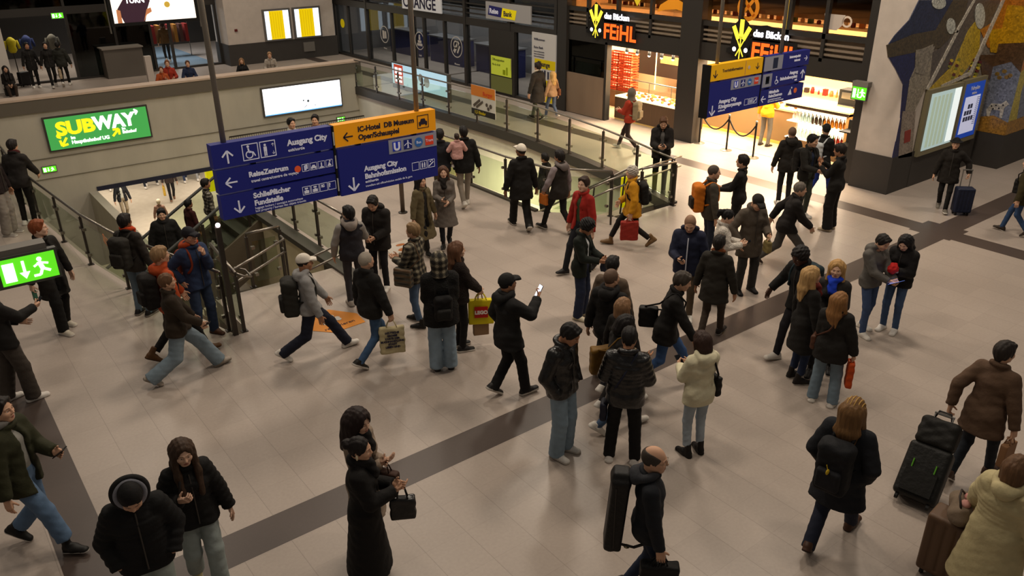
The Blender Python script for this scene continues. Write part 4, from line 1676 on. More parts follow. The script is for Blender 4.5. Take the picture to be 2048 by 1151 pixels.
for i in range(4):
    x = 4.12 + i * .115
    bits(sg, icon_frame(x, 2.82, .10), INK, 'symbol')
    bits(sg, [[rect(x + .03, 2.835, x + .06, 2.90), rect(x + .045, 2.85, x + .08, 2.91)], car_icon(x, 2.815, .1), [stroke(x + .05, 2.84, x + .05, 2.9, .016), rect(x + .02, 2.83, x + .08, 2.845)], [[(x + .02, 2.835), (x + .08, 2.835), (x + .05, 2.89)], disc(x + .06, 2.90, .012, 8)]][i], INK, 'symbol')
bits(sg, arrow(3.22, 2.53, .16, 270), INK, 'arrow')
writing(sg, 'Schließfächer', 3.42, 2.60, .095)
writing(sg, 'Fundstelle', 3.42, 2.50, .095)
writing(sg, 'luggage lockers / consigne automatique', 3.42, 2.45, .042, bold=0)
writing(sg, 'lost property / bureau des objets trouvés', 3.42, 2.41, .042, bold=0)
for i in range(4):
    x = 4.09 + i * .125
    bits(sg, icon_frame(x, 2.50, .115) + (suit_icon(x, 2.5, .115) if i < 2 else []), INK, 'symbol')
writing(sg, 'IC', 4.365, 2.56, .045)
writing(sg, '?', 4.475, 2.545, .07)
DI = mat('#2b2333', .6)
bits(sg, arrow(4.83, 3.18, .14, 180), DI, 'arrow')
writing(sg, 'IC-Hotel  DB Museum', 4.98, 3.225, .098, DI)
writing(sg, 'Oper/Schauspiel', 4.98, 3.115, .098, DI)
bits(sg, icon_frame(5.93, 3.12, .19) + car_icon(5.93, 3.12, .19), DI, 'symbol')
transport_strip(sg, 5.44, 2.83, 6.24, 3.03)
bits(sg, arrow(4.85, 2.51, .19, 270), INK, 'arrow')
writing(sg, 'Ausgang City', 5.03, 2.66, .10)
writing(sg, 'Bahnhofsmission', 5.03, 2.55, .10)
writing(sg, 'exit/sortie', 5.03, 2.49, .05, bold=.001)
writing(sg, 'travellers aid office/mission sociale de la gare', 5.03, 2.43, .042, bold=0)
for i in range(3):
    x = 5.80 + i * .135
    bits(sg, icon_frame(x, 2.52, .12) + (rect(x, 2.5, x, 2.5) and []), INK, 'symbol')
bits(sg, walker(5.975, 2.54, .08) + walker(6.015, 2.54, .08) + [stroke(6.085, 2.54, 6.17, 2.60, .014), disc(6.115, 2.61, .012, 8), disc(6.145, 2.625, .012, 8)], INK, 'symbol')

s2 = empty('direction_sign', (0, 0, 0))
tag(s2, 'hanging blue direction sign with a yellow board in front of the bakery', 'sign')
for x in (12.62, 14.62):
    MB().tube([(x, SIGNY + .07, 3.3), (x, SIGNY + .07, 8.5)], .035, 10).build('hanger_pole', mat('#8a857c', .45, metal=.15), s2, True)
fr_ = MB()
for x in (12.7, 13.8, 14.3, 15.3):
    fr_.box((x - .03, SIGNY + .04, 2.4), (x + .03, SIGNY + .12, 3.3))
fr_.box((12.33, SIGNY + .06, 2.68), (15.3, SIGNY + .10, 2.70))
fr_.box((13.97, SIGNY - .01, 2.36), (13.99, SIGNY + .15, 3.34))
fr_.box((12.32, SIGNY - .02, 2.34), (12.36, SIGNY + .16, 3.34))
fr_.build('frame', BLACK, s2)
sublabel(sign_panel(s2, 12.38, 3.03, 13.96, 3.33, mat('#d9a010', .5, emit=.2)), 'yellow panel')
sign_panel(s2, 12.38, 2.35, 13.96, 3.0, PANEL_B)
sign_panel(s2, 14.0, 3.03, 15.55, 3.33, PANEL_B)
sign_panel(s2, 14.0, 2.70, 15.50, 3.0, PANEL_B)
sign_panel(s2, 14.0, 2.35, 15.48, 2.66, PANEL_B)
MB().box((14.02, SIGNY - .005, 3.04), (14.62, SIGNY, 3.32)).build('symbol_strip', GRILLE, s2)
bits(s2, [rect(14.30, 3.07, 14.46, 3.28)], mat('#20265e', .5, emit=.1), 'symbol')
MB().box((14.02, SIGNY - .005, 2.72), (14.32, SIGNY, 2.98)).build('symbol_strip', GRILLE, s2)
bits(s2, [rect(14.12, 2.78, 14.24, 2.93)], mat('#3a3413', .5), 'symbol')
bits(s2, [disc(14.18, 2.855, .04, 12)], mat('#b9a21c', .5), 'symbol')
bits(s2, [stroke(13.42, 3.05, 13.42, 3.31, .01)], mat('#b08070', .5), 'divider')
bits(s2, arrow(12.52, 3.16, .14, 270) + arrow(13.80, 3.18, .12, 270), DI, 'arrow')
writing(s2, 'Touristinformation', 12.72, 3.17, .08, DI, .001)
bits(s2, [disc(13.53, 3.18, .035, 14)], mat('#c9b7b0', .5), 'symbol')
transport_strip(s2, 13.02, 2.80, 13.95, 2.99)
bits(s2, arrow(12.52, 2.47, .19, 270), INK, 'arrow')
writing(s2, 'Ausgang City', 12.70, 2.58, .10)
writing(s2, 'Königstorpassage', 12.70, 2.48, .10)
writing(s2, 'exit/sortie', 12.70, 2.42, .05, bold=.001)
for i in range(3):
    x = 13.50 + i * .14
    bits(s2, icon_frame(x, 2.44, .12) + (walker(x + .04, 2.46, .08) + walker(x + .08, 2.46, .08) if i == 1 else [stroke(x + .02, 2.46, x + .10, 2.53, .014)] if i == 2 else []), INK, 'symbol')
writing(s2, 'Internetpoint', 15.22, 3.22, .07, align='RIGHT')
writing(s2, 'internet', 15.22, 3.14, .06, align='RIGHT')
bits(s2, arrow(15.42, 3.17, .11, 0), INK, 'arrow')
writing(s2, 'Ausgang', 15.20, 2.89, .085, align='RIGHT')
writing(s2, 'Bahnhofsvorplatz', 15.20, 2.80, .085, align='RIGHT')
writing(s2, 'exit', 15.20, 2.74, .05, align='RIGHT')
bits(s2, wheelchair(14.40, 2.72, .2), INK, 'symbol')
bits(s2, arrow(15.38, 2.85, .17, 90), INK, 'arrow')
bits(s2, arrow(14.12, 2.48, .15, 180), INK, 'arrow')
writing(s2, 'Mittelhalle', 14.28, 2.57, .08)
writing(s2, 'ReiseZentrum', 14.28, 2.49, .08)
writing(s2, 'central hall / travel centre', 14.28, 2.43, .042, bold=0)
writing(s2, 'hall centrale / centre de voyage', 14.28, 2.39, .042, bold=0)
bits(s2, [[(14.95, 2.46), (15.08, 2.46), (15.02, 2.58)], disc(15.06, 2.60, .02, 8)], INK, 'symbol')
bits(s2, [disc(15.2, 2.53, .055, 14)], mat('#d0602a', .5, emit=.2), 'symbol')

# ------------------------------------------------------------------ green exit signs
GREEN = glow('#55c81e', 1.25)
WLIT = glow('#ffffff', 1.7)


def exit_sign(label, x0, y, z0, w, h, housing=True, dirn='S', big=False):
    r = empty('exit_sign', (x0, y, z0))
    tag(r, label, 'exit sign')
    Rm = ROT[dirn]
    def put(o):
        o.data.transform(Rm)
        return o
    put(MB().box((-.02, -.02, -.06), (w + .02, h + .02, -.004)).build('housing', mat('#55544f', .5), r))
    put(MB().box((0, 0, -.01), (w, h, .0)).build('green_face', GREEN, r))
    def fl_(polys, nm):
        m = MB()
        for p in polys:
            m.prism(p, 2, 0, .004)
        put(m.build(nm, WLIT, r))
    fl_([rect(w * .06, h * .12, w * .26, h * .84)], 'door_symbol')
    fl_([rect(w * .395, h * .36, w * .445, h * .84), [(w * .33, h * .40), (w * .42, h * .14), (w * .51, h * .40)]], 'arrow')
    fl_(runner(w * .72, h * .10, h * .78), 'running_figure')
    return r


ex = exit_sign('large lit green exit sign with running figure, hanging at the left edge', .345, 7.0, 3.25, .40, .215)
MB().box((-.1, .02, -.03), (.36, .16, .285)).build('hanging_box', mat('#77726a', .6), ex)
MB().tube([(.02, .1, .28), (.02, .1, 5)], .02, 8).build('hanger_pole', mat('#8a857c', .35, metal=.7), ex)
exit_sign('small lit green exit sign on the far wall below the sandwich advert', 3.3, 28.36, -1.28, .38, .17)
exit_sign('small lit green exit sign low on the far wall right of the white light box', 13.45, 28.36, -1.16, .32, .16)
exit_sign('small lit green exit sign over the far left shop entrance', 6.0, 37.4, 2.42, .42, .2)
exm = exit_sign('green exit sign beside the bakery entrance on the corner pier', 17.55, 9.95, 2.05, .34, .28, dirn='W')
MB().box((-.02, -.36, .29), (.16, .02, .40)).build('bracket', mat('#77726a', .6), exm)

# ------------------------------------------------------------------ lit adverts on the far wall
ad = empty('light_box', (3.66, 28.36, -.62))
tag(ad, 'green lit sandwich shop advert with yellow and white lettering on the far wall', 'advert')
MB().box((-.05, -.05, -.05), (3.05, .02, 1.03)).build('frame', mat('#3d3b36', .5), ad)
MB().box((0, -.06, 0), (3.0, -.05, .98)).build('green_face', mat('#3f9a4a', .5, emit=.75), ad)


def put_text(root, txt, x, y, z, size, material, align='LEFT', bold=0.0, sx=1.0, face='S'):
    return lettering(txt, (x, y, z), size, material, face, root, align, bold, .003, sx)


YL = glow('#f0d21a', 1.1)
put_text(ad, 'SUB', .27, -.064, .44, .56, YL, 'LEFT', .028, 1.14)
put_text(ad, 'WAY', 1.36, -.064, .46, .56, WLIT, 'LEFT', .028, .94)
flat(arrow(.34, .43, .20, 195, .06) + arrow(.42, .22, .3, 235, .07) + arrow(1.95, .28, .3, 45, .07), (0, -.062, 0), 'S', YL, ad, 'arrow')
flat(arrow(2.62, .85, .20, 10, .05), (0, -.062, 0), 'S', WLIT, ad, 'arrow')
put_text(ad, 'Im', .62, -.064, .27, .13, WLIT, bold=.004)
put_text(ad, 'Hauptbahnhof UG', .62, -.064, .12, .15, WLIT, bold=.006)
put_text(ad, 'Im', 2.15, -.064, .34, .11, WLIT, bold=.004)
put_text(ad, 'Bahnhof', 2.15, -.064, .22, .13, WLIT, bold=.006)
ad = empty('light_box', (10.65, 28.36, -.54))
tag(ad, 'bright white lit advert box with a blue lower edge on the far wall', 'advert')
MB().box((-.05, -.05, -.05), (3.07, .02, 1.0)).build('frame', mat('#4a4743', .5), ad)
MB().box((0, -.06, 0), (3.02, -.05, .95)).build('white_face', glow('#f3f6ff', 1.9), ad)
MB().box((0, -.065, 0), (3.02, -.06, .035)).build('blue_edge', glow('#5aa5e8', 1.2), ad)
MB().box((2.7, -.062, .3), (3.0, -.06, .9)).build('pale_patch', glow('#fdeecb', 1.5), ad)
flat([disc(1.5, .38, .03, 8), disc(1.68, .34, .05, 8), stroke(1.5, .12, 1.62, .2, .02), stroke(1.9, .18, 1.98, .14, .02)], (0, -.066, 0), 'S', mat('#6a7a86', .6), ad, 'figures')

# video screen hanging over the far concourse
tv = empty('video_screen', (7.5, 34, 2.35))
tag(tv, 'large hanging video screen showing a person in a dark shirt', 'screen')
MB().box((-.12, .0, -.06), (3.15, .18, 1.9)).build('housing', BLACK, tv)
MB().box((0, -.01, .06), (3.03, 0, 1.84)).build('display', glow('#fff1df', 1.35), tv)
flat([[(.18, .55), (.45, .9), (.6, 1.25), (1.05, 1.25), (1.4, .8), (1.25, .5), (1.1, .06), (.35, .06)]], (0, -.012, 0), 'S', mat('#3a2330', .5, emit=.5), tv, 'shirt_picture')
for pq_ in ([(.12, .06), (.28, .06), (.28, .5), (.14, .55)], [(1.05, .06), (1.2, .3), (1.4, .4), (1.38, .55), (1.22, .5)]):
    flat([pq_], (0, -.014, 0), 'S', mat('#c07a50', .5, emit=.6), tv, 'arm_picture')
put_text(tv, 'TURN', .5, -.018, .75, .26, glow('#ffffff', 1.2), bold=.01)
flat([disc(2.0, .62, .11, 14)], (0, -.014, 0), 'S', mat('#c9a540', .5, emit=.6), tv, 'round_picture')
flat([disc(2.45, .95, .2, 14)], (0, -.014, 0), 'S', mat('#e0a080', .5, emit=.6), tv, 'round_picture')
for x in (-.16, 3.2):
    MB().tube([(x, .1, -.3), (x, .1, 6)], .03, 8).build('hanger_pole', mat('#8a857c', .35, metal=.7), tv)

# timetable cases on the far pier
for i, (x0, x1) in enumerate(((14.30, 15.42), (15.72, 16.90))):
    tt = empty('timetable_case', (x0, 36.56, .98))
    tag(tt, ('lit yellow departure timetable case, left of the pair on the far pier', 'lit yellow departure timetable case, right of the pair on the far pier')[i], 'timetable', 'timetable cases on the far pier')
    W_ = x1 - x0
    MB().box((-.09, -.06, -.07), (W_ + .09, .02, 1.3)).build('frame', mat('#7c7873', .4, metal=.6), tt)
    MB().box((0, -.07, 0), (W_, -.06, 1.22)).build('white_backing', glow('#dff0ff', 1.5), tt)
    MB().box((W_ * .18, -.075, 0), (W_ * .76, -.07, 1.22)).build('yellow_sheet', mat('#e0c000', .6, emit=.75), tt)
    m = MB()
    for k_ in range(5):
        m.box((W_ * (.24 + .1 * k_), -.078, .06), (W_ * (.245 + .1 * k_), -.075, 1.16))
    m.build('ruled_lines', mat('#8d7a00', .6), tt)
bx = MB().box((0, -.03, 0), (.55, .02, .42)).build('grey_box', mat('#6b665f', .6), None, loc=(16.0, 36.54, .3))
tag(bx, 'small grey service box below the right timetable case', 'box')
bx = MB().box((-.06, -.03, 0), (.06, .02, .1)).build('red_call_point', mat('#5c1712', .5), None, loc=(12.95, 36.58, 1.45))
tag(bx, 'small dark red call point on the white far pier', 'call point')

# ------------------------------------------------------------------ bank front
BFX = FX - .03


def wsign(root, y, z):
    return None


def wpoly(root, polys, x, y, z, material, name):
    return flat(polys, (x, y, z), 'W', material, root, name, .005)


cs = empty('fascia_sign', (BFX, 29.9, 2.55))
tag(cs, 'white fascia sign reading CHANGE in dark letters, upper left', 'sign')
MB().box((-.06, -2.42, 0), (.0, .5, .62)).build('board', mat('#c9c9c9', .6, emit=.15), cs)
lettering('CHANGE', (-.064, .42, .09), .60, NAVYINK, 'W', cs, bold=.012, sx=1.0)
rs = empty('fascia_sign', (BFX, 24.56, 2.62))
tag(rs, 'grey fascia sign with slanted blue and yellow bank lettering', 'sign')
MB().box((-.05, -2.56, 0), (.0, 0, .58)).build('board', mat('#9b9896', .6, emit=.05), rs)
wpoly(rs, [[(.14, .14), (.92, .10), (1.0, .42), (.22, .46)]], -.055, 0, 0, mat('#1d1d58', .5, emit=.15), 'blue_field')
wpoly(rs, [[(.92, .10), (1.70, .06), (1.80, .38), (1.0, .42)]], -.055, 0, 0, mat('#d6c200', .5, emit=.3), 'yellow_field')
lettering('Reise', (-.064, -.24, .20), .24, INK, 'W', rs, bold=.006)
lettering('Bank', (-.064, -1.06, .16), .24, NAVYINK, 'W', rs, bold=.006)


def door_emblem(label, y, z, r, fig):
    e = empty('window_emblem', (FX + .05, y, z))
    tag(e, label, 'emblem', 'round emblems on the bank windows')
    wpoly(e, ring(0, 0, r, r * .09, 24), -.004, 0, 0, mat('#b9b4ad', .6), 'ring')
    wpoly(e, fig, -.004, 0, 0, mat('#b9b4ad', .6), 'figure')
    lettering(label.split('|')[-1] if '|' in label else ' ', (-.004, 0, -r * 1.7), .1, mat('#b9b4ad', .6), 'W', e, 'CENTER')
    e['label'] = label.split('|')[0]


door_emblem('round white emblem with banknotes on the left bank window|Money', 32.3, 1.32, .36, [rect(-.16, -.18, .0, .16), rect(.04, -.16, .16, .14)])
door_emblem('round white emblem with stacked coins on the bank window beside the sign pole|Gold', 29.4, 1.34, .36, [rect(-.2, -.2, .2, -.1), rect(-.13, -.08, .13, .02), rect(-.06, .04, .06, .16), disc(0, .2, .05, 10)])
door_emblem('round white emblem with a hand on the bank window right of the bright tube|Western', 26.7, 1.38, .40, [stroke(-.18, -.2, .15, .2, .14), stroke(.05, -.22, .22, .05, .08), ] + ring(-.05, .08, .16, .05, 12))
ye = MB()
ye.prism(disc(0, 0, .2, 20), 0, -.004, .006)
ye = ye.build('round_sticker', mat('#c9b400', .6, emit=.2), None, loc=(FX + .04, 36.25, 1.45))
tag(ye, 'round yellow sticker on the leftmost bank window', 'sticker')
tb = MB().box((0, -.05, 0), (.06, .05, 1.3)).build('light_tube', glow('#dcecff', 3.2), None, loc=(20.5, 27.2, 1.0))
tag(tb, 'bright vertical light tube inside the dark bank window', 'light')
bd = empty('glass_door', (FX - .05, 24.4, .08))
tag(bd, 'bank door with yellow notice and green lower panel', 'door')
MB().box((0, -1.45, 0), (.05, .05, 2.2)).build('door_frame', DARKFR, bd)
MB().box((-.012, -1.32, .03), (-.002, -.06, .58)).build('green_panel', mat('#6f7440', .5), bd)
MB().box((-.014, -1.28, .62), (-.002, -.08, 1.28)).build('yellow_notice', mat('#b9c43c', .6, emit=.22), bd)
lettering('Öffnungszeiten', (-.018, -.16, 1.12), .12, mat('#4d5a20', .6), 'W', bd)
lettering('Mo-So 8-20', (-.018, -.16, .95), .10, mat('#4d5a20', .6), 'W', bd)
wpoly(bd, [rect(.8, .68, .95, .85), rect(1.0, .68, 1.08, .95)], -.018, 0, 0, mat('#8fa000', .5), 'picture')
MB().tube([(-.06, -1.36, .9), (-.06, -1.36, 1.3)], .016, 8).build('handle', STEEL, bd)
ps = empty('poster', (FX - .04, 21.98, .12))
tag(ps, 'tall white and yellow exchange poster on the right of the bank front', 'poster')
MB().box((0, -1.26, 0), (.04, 0, 2.27)).build('board', mat('#b9b5b0', .6, emit=.08), ps)
MB().box((-.006, -1.24, 1.12), (0, -.16, 1.42)).build('yellow_band', YELLOW, ps)
MB().box((-.006, -1.24, .02), (0, -.05, .75)).build('yellow_foot', YELLOW, ps)
lettering('Change', (-.012, -.30, 1.20), .22, NAVYINK, 'W', ps, bold=.003)
lettering('Willkommen', (-.012, -.12, 2.02), .11, NAVYINK, 'W', ps)
lettering('Reise Bank', (-.012, -.12, 1.76), .11, NAVYINK, 'W', ps)
for i in range(3):
    lettering('Sorten und Reiseschecks', (-.012, -.12, 1.64 - i * .08), .055, NAVYINK, 'W', ps)
wpoly(ps, [rect(.55, .82, .62, 1.06), rect(.68, .85, .75, 1.08), rect(.85, .80, .92, 1.05), rect(.98, .82, 1.05, 1.06)], -.012, 0, 0, NAVYINK, 'picture')
for i in range(3):
    c = empty('bank_counter', (20.2, 34.5 - 3.6 * i, 0))
    tag(c, ('dark blue bank counter inside the window at the far left', 'dark blue bank counter behind the coin emblem window', 'dark blue bank counter behind the tube light window')[i], 'counter', 'bank counters')
    MB().box((0, -1.3, 0), (.6, 1.3, 1.1)).build('counter_body', mat('#2c3160', .6), c)
    MB().box((-.08, -1.35, 1.1), (.7, 1.35, 1.15)).build('counter_top', mat('#6b6a6c', .5), c)
area('bank_fill', (20.0, 29.0, 2.85), .8, 280, (1, .95, .88), sy=14)  # unseen fill lamp, added to lift the dark bank interior
# posters hung behind the curved balustrade glass
pr = empty('railing_poster', (14.45, 20.15, .3))
tag(pr, 'orange and white food poster fixed to the curved glass balustrade', 'poster')
MB().box((0, -.62, .02), (.02, .62, .92)).build('board', mat('#c3c0ba', .6), pr)
MB().box((-.006, -.62, .60), (0, .62, .92)).build('orange_head', mat('#c9761c', .5), pr)
MB().box((-.006, -.62, .02), (0, .62, .2)).build('dark_foot', mat('#1c1915', .5), pr)
lettering('Burger', (-.010, .0, .66), .18, mat('#c43a20', .5), 'W', pr)
lettering('1,5 Rinder', (-.010, .45, .06), .14, mat('#c9b400', .5), 'W', pr)
wpoly(pr, [stroke(-.5, .28, -.15, .5, .08), stroke(-.35, .25, .0, .47, .07), disc(.2, .4, .06, 8), disc(.4, .38, .07, 8), disc(.28, .29, .06, 8)], -.010, 0, 0, mat('#4a4038', .5), 'picture')
pr = empty('advert_screen', (15.6, 26.2, .12))
tag(pr, 'pale blue lit screen with a red price panel behind the far balustrade glass', 'screen')
MB().box((0, -2.4, -.12), (.12, 1.5, .85)).build('housing', mat('#514d48', .5), pr)
MB().box((-.01, -2.3, .05), (0, 1.45, .8)).build('display', glow('#a9cbdc', .75), pr)
wpoly(pr, [rect(-1.3, .06, -.65, .78)], -.016, 0, 0, mat('#c0452c', .5, emit=.5), 'red_panel')
wpoly(pr, [rect(-1.22 + .28 * (i % 2), .14 + .15 * (i // 2), -1.02 + .28 * (i % 2), .22 + .15 * (i // 2)) for i in range(8)], -.022, 0, 0, WLIT, 'price_marks')
wpoly(pr, [disc(.2, .35, .2, 9), disc(.6, .5, .16, 7), disc(1.0, .4, .2, 9)], -.016, 0, 0, mat('#8a8f88', .5, emit=.3), 'picture')

# ------------------------------------------------------------------ bakery
def bakery_sign(label, y0, z0, sc):
    r = empty('bakery_sign', (FX - .10, y0, z0))
    tag(r, label, 'sign')
    S_ = lambda pl: [[(a * sc, b * sc) for a, b in p] for p in pl]
    back = [[(-.08, .2), (.0, .75), (.22, .95), (.45, .8), (.55, .3), (.45, -.05), (.25, -.18), (.0, .0)], rect(.55, -.12, 1.95, .45), [(.6, .4), (1.5, .4), (1.45, .72), (1.0, .80), (.6, .75)]]
    wpoly(r, S_(back), .02, 0, 0, BLACK, 'backing')
    Yw = glow('#e8d23a', 1.3)
    ears = [stroke(.24, .45, .24, .88, .13), stroke(.16, .38, -.02, .70, .12), stroke(.32, .38, .50, .70, .12), stroke(.24, -.12, .24, .5, .03), stroke(.12, -.05, .38, .42, .03), stroke(.36, -.05, .10, .42, .03)]
    wpoly(r, S_(ears), .01, 0, 0, Yw, 'wheat_ears')
    for x_ in (.06, .43):
        wpoly(r, S_([disc(x_, .12, .06, 12)]), .01, 0, 0, WLIT, 'year_dot')
    lettering('das Bäcken', (.0, -.62 * sc, .50 * sc), .24 * sc, glow('#f4f2ff', 2.0), 'W', r, bold=.008 * sc)
    MB().box((.02, -1.7 * sc, .0), (.10, .2 * sc, .12)).build('bracket', BLACK, r)
    lettering('FEiHL', (.0, -.60 * sc, -.08 * sc), .62 * sc, glow('#ff5a1a', 1.5), 'W', r, bold=.014 * sc, sx=.94)
    return r


bakery_sign('lit bakery sign with wheat ears and orange letters over the left window', 19.05, 2.62, .98)
bakery_sign('lit bakery sign with wheat ears, partly hidden behind the hanging direction sign', 13.62, 2.62, .98)

WARM = mat('#c9985c', .5)
LITW = glow('#ffdf9c', 2.2)
ct = empty('bakery_counter', (18.32, 15.5, 0))
tag(ct, 'long bakery counter with lit glass case behind the left window', 'counter')
MB().box((0, 0, .06), (.9, 2.85, .72)).build('counter_front', mat('#5a4430', .5, 'wood'), ct)
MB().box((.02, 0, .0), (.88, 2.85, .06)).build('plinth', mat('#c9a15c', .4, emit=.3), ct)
MB().box((0, 0, .72), (.95, 2.85, .76)).build('tray_top', glow('#ffe6b0', 1.6), ct)
MB().box((0.02, 0, .76), (.03, 2.85, 1.12)).build('glass_case', PANE, ct)
MB().tube([(.2, 0, 1.28), (.2, 2.3, 1.28)], .022, 8).build('glass_rail', STEEL, ct, True)
for y in (.7, 1.6):
    MB().tube([(.2, y, .76), (.2, y, 1.28)], .014, 6).build('rail_post', STEEL, ct)
rb = random.Random(3)
BREADM = [mat(c, .7, 'bread') for c in ('#a8682a', '#8a4f1e', '#c08a44', '#7a3f18', '#c9a04a')]


def loaf(label, loc, kind, i, group):
    m = MB()
    if kind == 0:
        m.ball((0, 0, .035), (.075, .05, .04), 10, 6)
    elif kind == 1:
        m.tube([(-.02, -.09, .03), (.03, -.04, .04), (.04, 0, .045), (.03, .04, .04), (-.02, .09, .03)], [.012, .03, .038, .03, .012], 8)
    else:
        m.ball((0, 0, .03), (.05, .05, .035), 10, 6)
    o = m.build(('bread_roll', 'croissant', 'bun')[kind], BREADM[i % 5], None, True, loc)
    o.rotation_euler.z = rb.uniform(0, 3)
    tag(o, label, 'pastry', group)


for i in range(36):
    loaf('golden pastry lying in the lit case behind the left bakery window', (18.45 + .18 * (i % 4) + rb.uniform(-.03, .03), 15.65 + .29 * (i // 4) + rb.uniform(-.04, .04), .765), i % 3, i, 'pastries in the left bakery case')
cr = empty('crate_stack', (20.1, 17.75, 0))
for i in range(5):
    for j in range(2):
        c = empty('bread_crate', (19.9, 19.36 + .60 * j, .55 + .25 * i))
        tag(c, 'orange plastic bread crate in the tall stack behind the bakery counter', 'crate', 'orange bread crates')
        m = MB()
        for z in (.0, .09, .18):
            m.box((-.2, -.29, z), (-.18, .29, z + .05)).box((.18, -.29, z), (.2, .29, z + .05)).box((-.2, -.29, z), (.2, -.27, z + .05)).box((-.2, .27, z), (.2, .29, z + .05))
        for q in range(6):
            m.box((-.2, -.29 + .112 * q, 0), (-.18, -.27 + .112 * q, .24))
        m.build('grid_wall', mat('#c8421a', .5, emit=.06), c)
        MB().box((-.18, -.27, 0), (.18, .27, .02)).build('base', mat('#c8421a', .5), c)
bpy.data.objects.remove(cr)
pt = MB().box((-.28, -.6, 0), (.28, .6, .54)).build('stand', mat('#6a4a30', .6), None, loc=(19.9, 19.64, 0.006))
tag(pt, 'brown stand under the orange bread crates', 'stand')
pn = empty('menu_board', (21.0, 19.65, 1.5))
tag(pn, 'dark back panel with a golden pattern strip above the bakery counter', 'panel')
MB().box((0, -1.9, -.55), (.06, .35, .75)).build('panel', mat('#2d221a', .5), pn)
MB().box((-.01, -1.7, -.1), (0, -.7, .15)).build('pattern_strip', mat('#b08a52', .5, 'bread'), pn)
MB().tube([(-.05, -.55, -1.0), (-.05, -.55, .7)], .02, 8).build('light_pole', glow('#ffd9a0', 1.4), pn)
for i in range(7):
    y = (18.2, 17.75, 17.25, 16.75, 16.3, 15.8, 15.52)[i]
    s = empty('spotlight', (18.6, y, 2.28))
    tag(s, 'small black ceiling spotlight glowing over the bakery window', 'spotlight', 'bakery window spotlights')
    MB().tube([(0, 0, .0), (0, 0, -.08)], .012, 6).build('stem', BLACK, s)
    MB().lathe([(.045, -.08), (.055, -.20), (.05, -.21)], n=12).build('lamp_head', BLACK, s, True)
    MB().ball((-.01, 0, -.21), .045, 10, 6).build('bulb', glow('#ffe9c8', 6), s, True)
# main counter with goods
c2 = empty('bakery_counter', (19.7, 12.6, 0))
tag(c2, 'brown bakery counter behind the rope barrier and the customer in yellow', 'counter')
MB().box((0, 0, .08), (.8, 3.6, .95)).build('counter_front', mat('#8f7652', .5), c2)
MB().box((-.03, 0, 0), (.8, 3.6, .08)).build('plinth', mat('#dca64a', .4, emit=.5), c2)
MB().box((-.05, -.02, .95), (.85, 3.62, 1.0)).build('counter_top', mat('#d9c39a', .35), c2)
fc = empty('drinks_case', (19.2, 10.9, 0))
tag(fc, 'open chilled drinks case with two lit shelves of bottles at the bakery entrance', 'fridge')
MB().box((0, 0, 0), (.75, 1.75, .38)).build('plinth', mat('#5a4228', .5), fc)
MB().box((.5, 0, .38), (.75, 1.75, 1.25)).build('back', glow('#ffe9c4', 1.6), fc)
MB().box((-.03, -.06, .0), (.75, 0, 1.3)).build('side_panel', mat('#b08c58', .5, 'wood'), fc)
MB().box((-.05, -.06, 1.22), (.85, 1.8, 1.3)).build('top', mat('#3b2c20', .5), fc)
MB().box((-.08, -.1, 1.3), (.9, 1.85, 1.34)).build('worktop', mat('#e3cf9f', .35), fc)
for z in (.38, .82):
    MB().box((.02, 0, z), (.55, 1.75, z + .02)).build('shelf', glow('#fff0cf', 1.4), fc)
BOT = [mat(c, .25, emit=.05) for c in ('#7a1c10', '#b0c8c0', '#d8d8d0', '#3c6a2a', '#b06a18', '#3a2a20')]
proto_b = {}
for i in range(56):
    row, k = i // 28, i % 28
    y = 10.98 + .118 * (k % 14)
    x = 19.32 + .13 * (k // 14)
    z = (.40, .84)[row]
    ci = (0, 3, 2, 1, 2)[(k % 14) // 3] if row == 0 else (4, 4, 5, 1, 2)[(k % 14) // 3]
    if ci in proto_b:
        src = proto_b[ci]
        o = src.copy()
        COL.objects.link(o)
        o.location = (x, y, z)
        for ch in src.children:
            q = ch.copy()
            COL.objects.link(q)
            q.parent = o
    else:
        o = empty('bottle', (x, y, z))
        MB().lathe([(.03, 0), (.032, .02), (.032, .13), (.012, .18), (.012, .215)], n=10).build('glass_body', BOT[ci], o, True)
        MB().lathe([(.014, .21), (.014, .235)], n=8).build('cap', mat('#c9c2b8', .4), o)
        proto_b[ci] = o
    nm = ('red', 'pale', 'white', 'green', 'amber', 'brown')[ci]
    tag(o, '%s drink bottle on the %s shelf of the chilled case' % (nm, ('lower', 'upper')[row]), 'bottle', '%s bottles on the %s chilled shelf' % (nm, ('lower', 'upper')[row]))
